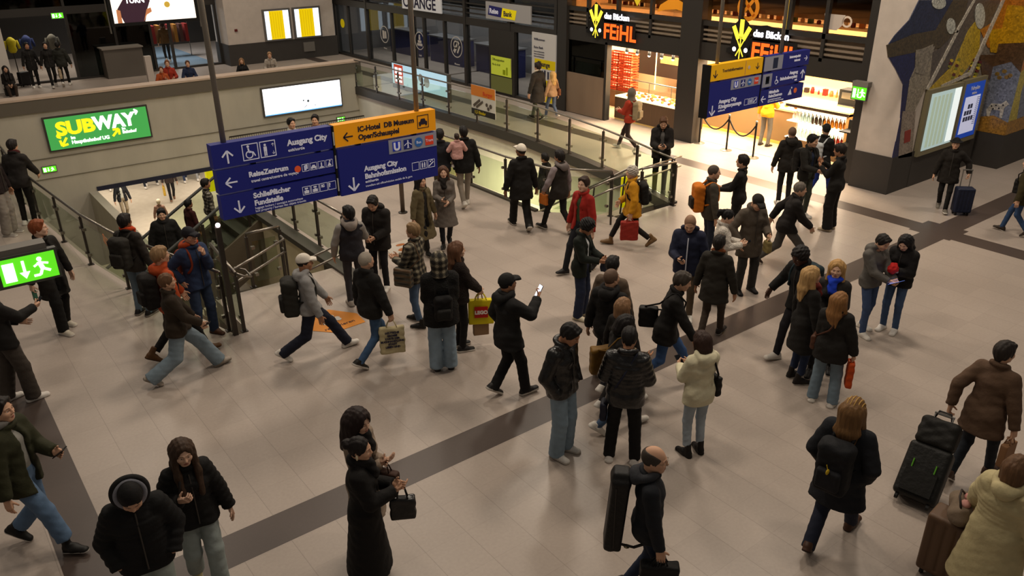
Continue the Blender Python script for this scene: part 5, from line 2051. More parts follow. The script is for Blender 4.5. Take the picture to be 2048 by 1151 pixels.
# shelves with goods at the back
bs = empty('back_shelf', (22.3, 10.2, 0))
tag(bs, 'bright back wall shelving behind the bakery counters', 'shelf')
MB().box((.5, 0, 0), (.55, 9.5, 3.5)).build('back_panel', glow('#ffd699', 1.6), bs)
for z in (.9, 1.45, 2.0):
    MB().box((0, 0, z), (.5, 9.5, z + .04)).build('shelf_board', mat('#d9b070', .5), bs)
rg = random.Random(11)
GOODS = [mat(c, .5) for c in ('#7a1f12', '#2d201a', '#c9b090', '#b8781e', '#e0d5c0', '#3f5a2a', '#a0602a')]
gk = 0
for z in (.94, 1.49, 2.04):
    for k in range(22):
        y = 10.4 + .20 * k + rg.uniform(-.03, .03)
        h_ = rg.uniform(.12, .3)
        m = MB()
        if k % 3 == 0:
            m.lathe([(.05, 0), (.06, .02), (.06, h_ * .7), (.04, h_ * .85), (.045, h_)], n=10)
            nm = 'jar'
        elif k % 3 == 1:
            m.box((-.06, -.06, 0), (.06, .06, h_))
            m.box((-.065, -.065, h_), (.065, .065, h_ + .02))
            nm = 'box'
        else:
            m.lathe([(.03, 0), (.035, .02), (.03, h_ * .6), (.012, h_ * .8), (.012, h_)], n=10)
            nm = 'bottle'
        o = m.build('packaged_' + nm if nm != 'bottle' else 'bottle', GOODS[rg.randrange(7)], None, nm != 'box', (22.45, y, z))
        tag(o, 'packaged %s on the bright bakery shelf at the back' % nm, nm, '%ss on the bakery back shelves' % ('box' + 'e' if nm == 'box' else nm))
for i in range(12):
    loaf('loaf lying on the bakery counter behind the customer in yellow', (19.95 + .2 * (i % 3), 12.9 + .3 * (i // 3), 1.0), i % 3, i + 1, 'loaves on the bakery counter')
cm = empty('coffee_machine', (19.75, 11.0, 1.34))
tag(cm, 'black coffee machine with cups on the bakery worktop', 'coffee machine')
MB().box((0, 0, 0), (.4, .55, .42)).build('machine_body', BLACK, cm)
MB().box((-.02, .08, .2), (0, .46, .36)).build('front_panel', STEEL, cm)
MB().box((-.1, .05, 0), (0, .5, .04)).build('drip_tray', STEEL, cm)
tl = empty('till_screen', (20.0, 10.55, 1.34))
tag(tl, 'small till with a blue glowing display near the bakery exit sign', 'till')
MB().box((0, -.12, 0), (.2, .12, .3)).build('casing', BLACK, tl)
MB().box((-.01, -.1, .08), (0, .1, .26)).build('display', glow('#3a62c8', 1.5), tl)
st = empty('snack_shelf', (18.75, 9.95, 0))
tag(st, 'dark shelf rack with snacks at the right end of the bakery', 'shelf')
MB().box((.3, 0, 0), (.36, .8, 1.2)).build('back', BLACK, st)
for z in (.25, .6, .95):
    MB().box((-.1, 0, z), (.3, .8, z + .03)).build('shelf_board', BLACK, st)
for i in range(8):
    o = MB().box((-.04, -.05, 0), (.04, .05, .15)).build('snack_pack', mat(('#9c8a70', '#6f6a64', '#b5a06a')[i % 3], .5), None, loc=(18.75, 10.0 + .11 * (i % 4) + .1, .98 if i < 4 else .63))
    tag(o, 'snack pack on the dark rack at the right end of the bakery', 'snack pack', 'snack packs on the dark rack')
po = empty('wall_poster', (21.6, 9.72, 1.3))
tag(po, 'orange star poster on the bakery side wall', 'poster')
MB().box((-.5, 0, -.5), (.6, .02, .6)).build('board', mat('#e2b27a', .5, emit=.5), po)
# upper shop windows: goods and stickers
us = empty('display_shelf', (18.9, 10.2, 3.34))
tag(us, 'lit display shelf behind the upper bakery windows', 'shelf')
MB().box((0, 0, 0), (.4, 9.6, .05)).build('shelf_board', mat('#c9a46a', .5, emit=.3), us)
MB().box((.45, 0, .05), (.5, 9.6, .32)).build('lit_back', glow('#ffd49a', .45), us)
for i in range(40):
    y = 10.35 + .235 * i
    m = MB()
    h_ = rg.uniform(.10, .24)
    if i % 2:
        m.lathe([(.05, 0), (.06, .02), (.055, h_ * .7), (.03, h_)], n=10)
    else:
        m.box((-.05, -.06, 0), (.05, .06, h_))
    o = m.build('display_jar' if i % 2 else 'display_box', GOODS[rg.randrange(7)], None, bool(i % 2), (19.05, y, 3.39))
    tag(o, 'small goods %s on the lit shelf behind the upper bakery windows' % ('jar' if i % 2 else 'box'), 'jar' if i % 2 else 'box', 'display goods behind the upper windows, %s' % ('jars' if i % 2 else 'boxes'))


def decal(label, y, z, shapes, name='window_sticker'):
    e = empty(name, (FX + .11, y, z))
    tag(e, label, 'sticker')
    for polys, colr, nm in shapes:
        wpoly(e, polys, -.004, 0, 0, mat(colr, .5, emit=.25), nm)
    return e


decal('large orange croissant picture on the upper bakery window', 15.9, 3.42, [([[(-.6, .0), (-.5, .2), (-.2, .36), (.15, .38), (.5, .25), (.62, .02), (.4, .08), (.1, .12), (-.3, .08)]], '#d98a1c', 'croissant_picture')])
decal('yellow heart picture on the upper bakery window', 17.3, 3.72, [([[(0, -.2), (.22, .1), (.2, .3), (0, .22), (-.2, .3), (-.22, .1)]], '#d8c02a', 'heart_picture')])
decal('round orange pretzel picture on the upper right bakery window', 13.4, 3.66, [(ring(0, .1, .34, .11, 18), '#c97a1c', 'pretzel_picture'), ([stroke(-.2, -.1, .15, .3, .09), stroke(.2, -.1, -.15, .3, .09)], '#c97a1c', 'knot_picture')])
decal('pale coffee cup picture on the upper right bakery window', 10.9, 3.48, [([[(-.32, .3), (.22, .3), (.18, .08), (.05, -.05), (-.15, -.05), (-.28, .08)]], '#b0a090', 'cup_picture'), (ring(.28, .16, .13, .045, 14), '#c9b49c', 'handle_picture')])
decal('yellow vertical strip on the upper right bakery window', 12.22, 3.2, [([rect(-.06, 0, .06, 1.5), rect(-1.2, 0, .0, .07)], '#e0b422', 'strip_picture')])
# rope barrier
PT = [(18.05, 14.62), (18.0, 13.62), (17.93, 12.68)]
for i, (x, y) in enumerate(PT):
    p = empty('stanchion', (x, y, 0))
    tag(p, ('black rope stanchion nearest the bakery pier', 'middle black rope stanchion in front of the bakery counter', 'black rope stanchion beside the customer in yellow')[i], 'stanchion')
    MB().lathe([(.16, 0), (.16, .012), (.04, .03)], n=18).build('base', STEEL, p)
    MB().tube([(0, 0, .02), (0, 0, .94)], .026, 10).build('pole', BLACK, p)
    MB().ball((0, 0, .96), .035, 10, 6).build('knob', STEEL, p, True)
for i in range(2):
    a, b = Vector(PT[i] + (.88,)), Vector(PT[i + 1] + (.88,))
    pts = [a + (b - a) * t - Vector((0, 0, .38 * 4 * t * (1 - t))) for t in [k / 12 for k in range(13)]]
    m = MB().tube(pts, .02, 8)
    o = m.build('barrier_rope', mat('#17120f', .7), None, True)
    tag(o, ('sagging black barrier rope between the first and middle stanchion', 'sagging black barrier rope between the middle stanchion and the yellow customer')[i], 'rope')

# ------------------------------------------------------------------ display cases on the mosaic wall
for i, (x0, x1, z0, z1) in enumerate(((18.76, 20.16, .86, 2.18), (20.40, 21.36, .86, 2.2))):
    dc = empty('display_case', (x0, 8.72, z0))
    tag(dc, ('lit pale display case on the mosaic wall, left of the pair', 'blue and white lit timetable poster on the mosaic wall')[i], 'display case')
    W_, H_ = x1 - x0, z1 - z0
    MB().box((-.12, -.02, -.12), (W_ + .1, .08, H_ + .1)).build('frame', mat('#8c8468', .45, metal=.3), dc)
    if i == 0:
        MB().box((0, -.03, 0), (W_, -.02, H_)).build('lit_sheet', mat('#a9bfbd', .4, emit=.62), dc)
        MB().box((W_ * .78, -.034, .05), (W_, -.03, H_)).build('white_strip', glow('#dfe8e6', .85), dc)
        m = MB()
        for k_ in range(5):
            m.box((W_ * (.08 + .13 * k_), -.033, .06), (W_ * (.17 + .13 * k_), -.03, H_ - .08))
        m.build('map_fields', mat('#a8b8a2', .4, emit=.55), dc)
    else:
        MB().box((0, -.03, 0), (W_, -.02, H_)).build('blue_sheet', mat('#1c3f9a', .4, emit=.55), dc)
        MB().box((.08, -.034, .12), (W_ - .12, -.03, H_ - .32)).build('white_field', mat('#bdbfd8', .4, emit=.6), dc)
        lettering('Fahrplan', (W_ * .5, -.034, H_ - .17), .13, WHITE, 'S', dc, 'CENTER')
        lettering('Abfahrt', (W_ * .5, -.034, H_ - .28), .08, WHITE, 'S', dc, 'CENTER')
        pol = [rect(.16 + .13 * (k_ % 4), .42 + .15 * (k_ // 4), .26 + .13 * (k_ % 4), .53 + .15 * (k_ // 4)) for k_ in (0, 1, 2, 3, 4, 5, 6, 9, 10)]
        flat(pol, (0, -.034, 0), 'S', mat('#3a3f5a', .5, emit=.1), dc, 'pictures')
        flat([rect(.68, .3 + .05 * k_, .82, .32 + .05 * k_) for k_ in range(14)], (0, -.034, 0), 'S', mat('#8085a8', .5, emit=.2), dc, 'text_lines')

# ------------------------------------------------------------------ stickers on the floor
fs = empty('floor_sticker', (4.78, 10.9, .002))
tag(fs, 'orange floor sticker with a white emblem behind the walker in a white cap', 'floor sticker')
MB().prism([(-.52, -.02), (-.2, -.38), (.36, -.36), (.40, .0), (.10, .42), (-.30, .34)], 2, 0, .004).build('orange_sheet', mat('#cf8430', .6), fs)
m = MB()
for a in range(7):
    m.prism(disc(-.05 + .12 * math.cos(a), .06 + .10 * math.sin(a * 1.7), .05, 8), 2, .004, .007 + .001 * a)
m.build('white_emblem', mat('#d8d2c8', .6), fs)
lt = text_mesh('reservieren', .115, .002)
lt.materials.append(DI)
lt.transform(Matrix.Translation((-.28, -.26, .006)) @ Matrix.Rotation(.05, 4, 'Z'))
lo_ = bpy.data.objects.new('lettering', lt)
COL.objects.link(lo_)
lo_.parent = fs
fs = empty('floor_sticker', (7.1, 12.75, .002))
tag(fs, 'floor poster with pretzel and sandwich pictures behind the plaid shirt person', 'floor sticker')
MB().prism([(-.35, -.75), (.4, -.2), (.55, .55), (-.1, .5)], 2, 0, .004).build('white_sheet', mat('#b9b0a4', .6), fs)
m = MB()
for (x, y, r, q) in ((.0, -.2, .13, .07), (.15, .1, .14, .08), (.2, .35, .10, .05), (-.1, -.45, .10, .06)):
    m.prism(disc(x, y, r, 12, q), 2, .004, .008)
m.build('pastry_pictures', mat('#a8622a', .7, 'bread'), fs)

# ------------------------------------------------------------------ far concourse furniture
dk = empty('service_desk', tuple(floor_at(252, 152)))
tag(dk, 'grey service desk in front of the far shop glazing', 'desk')
MB().box((-.75, -.35, 0), (.75, .35, 1.15)).build('desk_body', mat('#5f5850', .6), dk)
MB().box((-.8, -.4, 1.15), (.8, .4, 1.2)).build('desk_top', mat('#8a8278', .5), dk)
bn = empty('notice_stand', tuple(floor_at(305, 172)))
tag(bn, 'narrow white notice stand beside the children in red', 'stand')
MB().box((-.12, -.1, 0), (.12, .1, 1.15)).build('board', mat('#b9aea4', .6), bn)
for i, x in enumerate((4.6, 5.2, 6.1, 7.1)):
    q = empty('clothes_dummy', (x, 39.2 + .3 * (i % 2), 0))
    tag(q, ('shop dummy in a yellow top inside the far left entrance', 'shop dummy in a blue top inside the far left entrance', 'shop dummy in a grey top near the far entrance', 'shop dummy in a dark top at the right of the far entrance')[i], 'dummy')
    c_ = ('#b8a818', '#232f5c', '#6b675c', '#22201e')[i]
    m = MB().lathe([(.10, 1.05), (.17, 1.15), (.15, 1.3), (.2, 1.5), (.12, 1.6), (.05, 1.66)], n=14)
    m.tube([(-.2, 0, 1.52), (-.26, .0, 1.2)], .05, 8).tube([(.2, 0, 1.52), (.26, .0, 1.2)], .05, 8)
    m.build('clothes', mat(c_, .8, 'fabric'), q, True)
    MB().lathe([(.14, 0), (.02, .03), (.02, 1.05)], n=10).build('stand', DSTEEL, q)
rk = empty('clothes_rail', (11.3, 41, 0))
tag(rk, 'rail of red clothes at the end of the far shop passage', 'clothes rail')
MB().tube([(-.9, 0, 0), (-.9, 0, 1.6), (.9, 0, 1.6), (.9, 0, 0)], .02, 6).build('rail', STEEL, rk)
for i in range(7):
    MB().box((-.8 + .25 * i, -.25, .7), (-.66 + .25 * i, .25, 1.5)).build('garment', mat(('#7a1d14', '#8c5a1a', '#4a2a20')[i % 3], .9), rk)
area('shop_passage_light', (11, 41, 3.2), 1.5, 160, (.9, .95, 1))
area('far_shop_light', (5.8, 40, 3.1), 2.2, 90, (1, .9, .75))
# lower level
lp = empty('guide_post', tuple(floor_at(428, 462, -5.5)))
tag(lp, 'dark post with a round head on the lower level floor', 'post')
MB().tube([(0, 0, 0), (0, 0, 1.25)], .06, 10).build('post', mat('#5a3c2c', .5), lp)
MB().ball((0, 0, 1.3), (.11, .11, .09)).build('head', DSTEEL, lp, True)
yb = MB().box((-.35, -.1, 0), (.35, .1, 1.3)).build('yellow_sign', mat('#d9d000', .5, emit=.5), None, loc=(9.1, 30.2, -3.45))
tag(yb, 'bright yellow sign hanging on the lower level beside the blue panels', 'sign')

br = empty('bar_railing', (9.0, 27.6, -1.45))
tag(br, 'low railing of thin vertical bars below the white light box', 'railing')
MB().tube([(0, 0, .55), (5.2, 0, .55)], .025, 8).build('handrail', DSTEEL, br, True)
MB().box((0, -.06, -.12), (5.2, .78, 0)).build('ledge', WALLGREY, br)
m = MB()
for i in range(66):
    m.box((.08 * i - .008, -.008, -.02), (.08 * i + .008, .008, .55))
m.build('bars', mat('#6d675c', .5, metal=.3), br)
ga = bpy.data.objects['glass_balustrade.001']
sublabel(lettering('SUB', (2.44 - ga.location.x, 15.25 - ga.location.y, .60 - ga.location.z), .24, mat('#c9641c', .6, emit=.1), 'W', ga, 'LEFT', .01), 'orange lettering')


# ================================================================== PEOPLE
def who(label, **k):
    return person(label, k.pop('px', None), **k)


# ------------------------------------------------------------------ carried things
def local_root(name, loc, label, cat, rz=0.0, group=None):
    r = empty(name, loc, rz)
    return tag(r, label, cat, group)


def backpack(P, label, color, w=.30, h=.46, d=.17, pocket=None, kind='fabric', z=.25, lean=0, straps=True, strapc=None):
    back = .105 + P['bulk']
    c = P['up'](z, -(back + d * .5 + .0))
    r = local_root('backpack', c, label, 'backpack', P['yaw'])
    R3 = (Matrix.Rotation(-P['yaw'], 3, 'Z') @ P['RS'])
    def fix(V):
        return np.array(V) @ np.array(R3).T
    v = Vol((-.3, -.25, -.4), (.3, .25, .4), .013)
    v.box((0, 0, -.01), (w / 2 - .06, d / 2 - .055, h / 2 - .06), .055, .02)
    v.cone((-w * .25, .0, h * .36), (w * .25, 0, h * .36), d * .38, d * .38, .05)
    v.wrinkle(.003, .3, 1.4)
    V, Fq = v.mesh()
    me = mesh_np('main_bag', fix(V), Fq, True)
    me.materials.append(mat(color, .8, kind))
    o = bpy.data.objects.new('main_bag', me)
    COL.objects.link(o)
    o.parent = r
    v = Vol((-.3, -.3, -.4), (.3, .1, .3), .013)
    v.box((0, -d * .45, -h * .17), (w * .36 - .03, .03, h * .20 - .03), .03, .01)
    V, Fq = v.mesh()
    me = mesh_np('front_pocket', fix(V), Fq, True)
    me.materials.append(mat(pocket or color, .8, kind))
    o = bpy.data.objects.new('front_pocket', me)
    COL.objects.link(o)
    o.parent = r
    if straps:
        for s in (1, -1):
            b_ = P['bulk']
            pts = [P['up'](z + h * .42, -(back + .01), s * .085), P['up'](.512 + b_ * .7, -.025, s * .10), P['up'](.478, .050 + b_ * .65, s * .106), P['up'](.40, .076 + b_ * .72, s * .110), P['up'](.29, .090 + b_ * .75, s * .114), P['up'](.19, .045 + b_ * .8, s * .158), P['up'](.12, -(back), s * .12)]
            pts = [Matrix.Rotation(-P['yaw'], 3, 'Z') @ (p - c) for p in pts]
            # smooth the path
            q = []
            for i in range(len(pts) - 1):
                for t in (0, .33, .66):
                    p0, p1, p2, p3 = pts[max(i - 1, 0)], pts[i], pts[i + 1], pts[min(i + 2, len(pts) - 1)]
                    q.append(.5 * (2 * p1 + (p2 - p0) * t + (2 * p0 - 5 * p1 + 4 * p2 - p3) * t * t + (3 * p1 - p0 - 3 * p2 + p3) * t ** 3))
            q.append(pts[-1])
            MB().tube(q, .017, 6).build('strap', mat(strapc or color, .8), r, True)
    return r


def hand_bag(P, side, name, label, cat, w, h, d, color, handle=.18, kind='fabric', soft=True, turn=0, art=None, at=None, grip=None):
    """a bag hanging from a hand; wide side along the carrier's heading"""
    g = P['hand'][side] if grip is None else grip
    r = local_root(name, g, label, cat, P['yaw'] + rad(turn))
    v = Vol((-.3, -.4, -.9), (.3, .4, .1), .012)
    z1 = -handle
    v.box((0, 0, z1 - h / 2), (max(d / 2 - .02, .008), w / 2 - .02, h / 2 - .02), .02 if soft else .008, .01)
    if soft:
        v.wrinkle(.004, .8, 1.3)
    V, Fq = v.mesh()
    me = mesh_np('bag_body', V, Fq, True)
    me.materials.append(mat(color, .7, kind))
    o = bpy.data.objects.new('bag_body', me)
    COL.objects.link(o)
    o.parent = r
    for s in (1, -1):
        x = s * d * .3
        MB().tube([(x, -w * .22, z1 - .02), (x * .6, -w * .14, z1 * .5), (0, -.02, .0), (0, .02, .0), (x * .6, w * .14, z1 * .5), (x, w * .22, z1 - .02)], .007, 6).build('handle', mat(color, .7), r, True)
    if art:
        art(r, d / 2, w, h, z1)
    return r


def phone(P, side, label, lit=None, w=.075, h=.155, tiltz=None, name='phone'):
    g = P['hand'][side]
    r = local_root(name, g, label, 'phone' if name == 'phone' else 'tablet')
    face = P['head'](0, .06, .1)
    n = (face - g).normalized()
    up_ = Vector((0, 0, 1)) - n * n.z
    up_.normalize()
    x = up_.cross(n)
    B = Matrix((x, up_, n)).transposed().to_4x4()
    m = MB().box((-w / 2, -h * .35, -.0045), (w / 2, h * .65, .0045))
    o = m.build('case', mat('#17171a', .4), r)
    o.data.transform(B)
    o = MB().box((-w / 2 + .004, -h * .33, .0046), (w / 2 - .004, h * .63, .0056)).build('display', glow(lit, 2.0) if lit else mat('#0d0f14', .1), r)
    o.data.transform(B)
    return r


def cup(P, side, label, color='#c9b79a'):
    g = P['hand'][side]
    r = local_root('paper_cup', g, label, 'cup')
    MB().lathe([(.028, -.05), (.037, .06)], n=14).build('cup_body', mat(color, .6), r, True)
    MB().lathe([(.039, .058), (.039, .068), (.030, .072)], n=14).build('lid', mat('#d9d2c8', .5), r, True)
    return r


def shoulder_strap(r, P, pts, color, rr=.012):
    c = Vector(r.location)
    R_ = Matrix.Rotation(-r.rotation_euler.z, 3, 'Z')
    MB().tube([R_ @ (p - c) for p in pts], rr, 6).build('strap', mat(color, .7), r, True)


def sling(P, side, label, name, cat, w, h, d, color, z=-.02, fy=0.0, out=.20, kind='fabric', cross=True, turn=0):
    """bag hanging at the hip on a strap"""
    s = 1 if side == 'R' else -1
    c = P['up'](z, fy, s * (out + d * .5))
    r = local_root(name, c, label, cat, P['yaw'] + rad(turn))
    v = Vol((-.3, -.4, -.4), (.3, .4, .4), .012)
    v.box((0, 0, 0), (max(d / 2 - .03, .01), w / 2 - .03, h / 2 - .03), .03, .01)
    v.wrinkle(.003, .5, 1.4)
    V, Fq = v.mesh()
    me = mesh_np('bag_body', V, Fq, True)
    me.materials.append(mat(color, .6, kind))
    o = bpy.data.objects.new('bag_body', me)
    COL.objects.link(o)
    o.parent = r
    b_ = P['bulk']
    t = -1 if cross else 1
    shoulder_strap(r, P, [P['up'](z + h * .45, fy - w * .3, s * (out + d * .4)), P['up'](.30, -(.13 + b_), s * .03 if cross else s * .13), P['up'](.50 + b_, -.06, t * s * .10), P['up'](.525 + b_, .0, t * s * .105), P['up'](.46, .10 + b_, t * s * .09), P['up'](.25, .132 + b_, s * .06 if cross else s * .14), P['up'](z + h * .45, fy + w * .3, s * (out + d * .4))], color)
    return r


# ------------------------------------------------------------------ foreground
p = who('woman with long dark curly hair in a beige coat, hugging beside the woman in black', hd=(712, 815), h=1.72, face=122, top='coat', topc='#8d7c6b', hem=.50, bulk=.03, scarf='#14100e',
        legs='#1d1512', shoe='boot', shoec='#1c1411', solec='#15100d', female=True, hair='longcurly', hairc='#211410', R='chest', L=(.02, .20, 1.20), head=(12, 8), skin='pale', stance='shift')
hand_bag(p, 'L', 'handbag', 'brown leather handbag on the arm of the woman in a beige coat', 'bag', .26, .2, .1, '#3d261b', .10)
p = who('woman with hair in a bun and a long black coat holding her hands together', hd=(713, 873), h=1.70, face=96, top='coat', topc='#100d0b', hem=.26, bulk=.045, legs='#15110f', shoe='leather', shoec='#1d1411',
        solec='#15110e', female=True, hair='bun', hairc='#17100d', R=(.05, .27, 1.16), L=(.03, .26, 1.18), skin='light', head=(10, 6), scarf='#100d0b')
e = MB()
for q in (-1, 1):
    e.ball((0, 0, 0), (.012, .012, .03), 8, 6) if q > 0 else None
e = e.build('earring', mat('#d9c9a8', .25), p['root'], True)
e.location = p['root'].matrix_basis.inverted() @ p['head'](.092, .0, .085)
hand_bag(p, 'R', 'handbag', 'small black handbag hanging from the hands of the woman in the long black coat', 'bag', .24, .24, .09, '#0d0b0a', .14, 'shiny')
p = who('bald man with glasses in a dark navy hooded jacket carrying a black instrument case', hd=(1308, 892), h=1.76, face=84, top='jacket', topc='#191b20', hem=.84, bulk=.03, hood='#2f3034', legs='#1a2336', legk='denim', shoe='leather',
        shoec='#1c1613', hair='bald', hairc='#3a322b', skin='light', R=(.24, .10, .84), L=(.24, .05, .86), head=(8, 4), stance='walk', stride=.4)
# glasses
g = MB()
for q in (-1, 1):
    g.tube([(q * .032 + .022 * math.cos(a * PI / 5), .118, .127 + .016 * math.sin(a * PI / 5)) for a in range(11)], .0022, 5)
    g.tube([(q * .054, .116, .130), (q * .078, .01, .128)], .002, 5)
g.tube([(-.010, .119, .130), (.010, .119, .130)], .002, 5)
g = g.build('glasses', mat('#8a7a68', .3, metal=.6), p['root'])
# glasses follow the head
_a, _b, _c, _o = [p['root'].matrix_basis.inverted() @ p['head'](*t) for t in ((1, 0, 0), (0, 1, 0), (0, 0, 1), (0, 0, 0))]
g.data.transform(Matrix((_a - _o, _b - _o, _c - _o)).transposed().to_4x4())
g.data.transform(Matrix.Translation(_o))
c = p['up'](.135, -.28, -.02)
ic = local_root('instrument_case', c, 'tall black violin case worn upright on the bald man\'s back', 'instrument case', p['yaw'])
v = Vol((-.2, -.2, -.5), (.2, .2, .55), .012)
v.box((0, 0, -.03), (.090, .052, .36), .028, .03)
v.box((0, 0, .36), (.045, .045, .03), .034, .06)
v.box((0, -.02, -.03), (.094, .004, .365), .028, .012)
V, Fq = v.mesh()
V = V @ np.array(rotm(('x', -4))).T
me = mesh_np('case_shell', V, Fq, True)
me.materials.append(mat('#12100f', .55, 'fabric'))
o = bpy.data.objects.new('case_shell', me)
COL.objects.link(o)
o.parent = ic
MB().tube([(.127, -.02, .30), (.127, -.02, -.36)], .005, 6).build('zip', mat('#2e2a26', .5), ic)
MB().tube([(.10, .06, -.33), (.16, .16, -.30), (.17, .3, -.22)], .014, 6).build('strap', mat('#1d1a17', .6), ic)
sublabel(MB().ball((.12, .10, -.33), (.03, .03, .012), 8, 5).build('buckle', mat('#8d8266', .3, metal=.7), ic), 'brass buckle')
for q in (-1, 1):
    MB().tube([(q * .07, .07, .32), (q * .09, .2, .42), (q * .10, .33, .36)], .015, 6).build('strap', mat('#1d1a17', .6), ic)
hand_bag(p, 'R', 'handbag', 'black bag held by the bald man with the instrument case', 'bag', .34, .26, .12, '#0c0b0a', .08)

p = who('young man in a shiny black leather jacket and light jeans with hands in pockets', px=(1122, 906), h=1.80, face=122, top='jacket', topc='#0f0d0c', topk='shiny', bulk=.045, hem=.86, legs='#7d8f9c', legk='denim', wide=.045,
        shoec='#cfc9c0', solec='#b8b0a4', hair='short', hairc='#0f0b09', skin='tan', R='pocket', L='pocket', head=(-8, 30), stance='stand')
p5_ = who('person seen from behind in a glossy black quilted puffer jacket and black trousers', px=(1243, 920), h=1.76, face=4, top='puffer', topc='#0d0b0b', topk='shiny', bulk=.05, hem=.82, legs='#100e0d', wide=.02, shoec='#d0cac2', hair='short',
          hairc='#100b09', skin='tan', R=(.16, .24, 1.06), L=(.16, .24, 1.06), head=(0, 28), stance='stand', spread=.15)
sling(p5_, 'L', 'small dark blue bag with a red badge hanging beside the black trousers', 'bag', 'bag', .18, .24, .08, '#191c2c', -.26, .02, .20)
p = who('girl with brown bobbed hair in a cream hoodie, light grey jeans and black boots', px=(1385, 906), h=1.64, face=322, top='hoodie', topc='#cfc7a8', bulk=.045, hem=.80, legs='#98a2aa', legk='denim', shoe='boot', shoec='#14100e', solec='#120f0d',
        female=True, hair='bob', hairc='#2f1c14', skin='light', R='phone', L='phone', curl=(62, 62), head=(0, 18))
phone(p, 'L', 'phone held by the girl in the cream hoodie')
sling(p, 'R', 'black bag hanging behind the girl in the cream hoodie', 'bag', 'bag', .26, .26, .08, '#0f0d0c', .06, .02, .18, cross=False)

who('man with short dark hair walking behind the shaven-headed man, mostly hidden', hd=(1226, 507), h=1.76, face=20, top='coat', topc='#5c4d3f', hem=.58, legs='#1c1a18', hair='short', hairc='#14100d', skin='light', stance='walk')
who('shaven-headed man in a black hooded jacket, seen from behind', hd=(1223, 532), h=1.80, face=24, top='jacket', topc='#131110', hem=.80, bulk=.04, hood='#131110', legs='#17161a', hair='crop', hairc='#5a4536', skin='light', stance='walk', lead='L', head=(18, 0))
who('woman with light brown hair in a dark jacket just below the shaven-headed man', hd=(1248, 590), h=1.64, face=42, top='jacket', topc='#17130f', hem=.74, bulk=.035, legs='#191615', female=True, hair='bob', hairc='#7d5d40', skin='light', stance='walk')
p = who('dark-haired woman bending her head behind the glossy puffer jacket', hd=(1243, 622), h=1.66, face=70, top='jacket', topc='#14110f', hem=.76, bulk=.03, legs='#41536b', legk='denim', shoec='#cfc8bd', female=True, hair='bob', hairc='#120c0a', skin='tan', stance='walk', lead='L', head=(0, 25), R='phone')
sling(p, 'L', 'mustard yellow shoulder bag swinging left of the dark-haired woman', 'shoulder_bag', 'bag', .34, .36, .14, '#6b4c14', .05, -.12, .18)
p = who('man in a black jacket and blue jeans striding right with a black shoulder bag', px=(1322, 768), h=1.80, face=88, stance='walk', stride=.78, lead='L', lean=12, top='jacket', topc='#14110f', hem=.78, bulk=.035, legs='#36527e', legk='denim', shoe='leather', shoec='#4a2f1e',
        solec='#2a1c14', hair='short', hairc='#3b332c', skin='light', R=(.22, .36, .98), L=(.22, .05, .9), head=(0, 10))
sling(p, 'L', 'black shoulder bag behind the man in blue jeans and black jacket', 'shoulder_bag', 'bag', .26, .30, .12, '#0f0d0c', .02, -.24, .10)

p = who('man in a navy jacket with a white zip, reading his phone, khaki trousers', hd=(1383, 424), h=1.80, face=184, top='jacket', topc='#1d2135', hem=.80, bulk=.04, stripe='#c9ccd6', hood='#1d2135', legs='#5f5140', hair='crop', hairc='#8a6a52', skin='light', R=(.10, .28, 1.12), L='hang', curl=(62, 18), head=(0, 28))
phone(p, 'R', 'phone in the right hand of the man in the navy jacket', None)
bdg = p['root']
who('man in a dark parka with an orange hood lining walking away beside the navy jacket', px=(1418, 676), h=1.70, face=18, stance='walk', stride=.5, top='jacket', topc='#25211b', hem=.70, bulk=.035, scarf='#6f3a18', legs='#382e25', shoe='leather', shoec='#1f1915', hair='short', hairc='#1a1410', skin='tan', lead='R')
p = who('woman with a black ponytail in a white fluffy sweater', hd=(1450, 416), h=1.66, face=82, top='sweater', topc='#d6cdc0', topk='fur', bulk=.035, hem=.90, legs='#14120f', shoe='boot', shoec='#14110f', female=True, hair='pony', hairc='#100c0b', skin='pale', R='phone', L='phone', curl=(62, 62), head=(0, 22))
phone(p, 'R', 'dark phone held by the woman in the white sweater')
p = who('tall man in a grey-brown jacket and dark cap looking down', px=(1487, 582), h=1.80, face=146, top='jacket', topc='#4d443a', hem=.68, bulk=.04, hat=('cap', '#1d1a18'), hair='crop', hairc='#2a211b', legs='#34322f', shoe='leather', shoec='#171412', solec='#120f0d', R=(.24, .12, .98), L=(.14, .26, 1.10), head=(0, 32), skin='light', spread=.13, wide=.02)
hand_bag(p, 'L', 'paper_bag', 'small yellowish bag held by the man in the grey-brown jacket and cap', 'bag', .17, .20, .08, '#7d6e42', .06)
p = who('grey-haired man in a black jacket striding right with a paper cup', px=(1560, 532), h=1.74, face=78, stance='walk', stride=.92, lead='R', lean=14, top='jacket', topc='#17120f', hem=.84, bulk=.045, legs='#4a4641', shoe='leather', shoec='#3d2a20', hair='grey', hairc='#5f574e', skin='light', R=(.12, .36, 1.06), L='back', curl=(62, 18), wide=.02)
cup(p, 'R', 'paper cup in the hand of the striding grey-haired man')
p = who('man with an orange backpack and olive jacket facing the man in black', hd=(1428, 330), h=1.80, face=72, top='jacket', topc='#3d372d', hem=.80, bulk=.03, legs='#1c2230', hair='crop', hairc='#463b32', skin='light', head=(10, 4))
backpack(p, 'bright orange hiking backpack with black trim on the man in the olive jacket', '#c06a14', .30, .52, .2, '#2a2018', z=.24)
p = who('man in a plain black shirt facing left towards the orange backpack', hd=(1487, 309), h=1.80, face=282, top='shirt', topc='#171412', bulk=.015, hem=.84, legs='#15130f', hair='short', hairc='#1a120d', skin='light', R=(.12, .34, 1.06), L=(.10, .34, 1.08), curl=(62, 62))
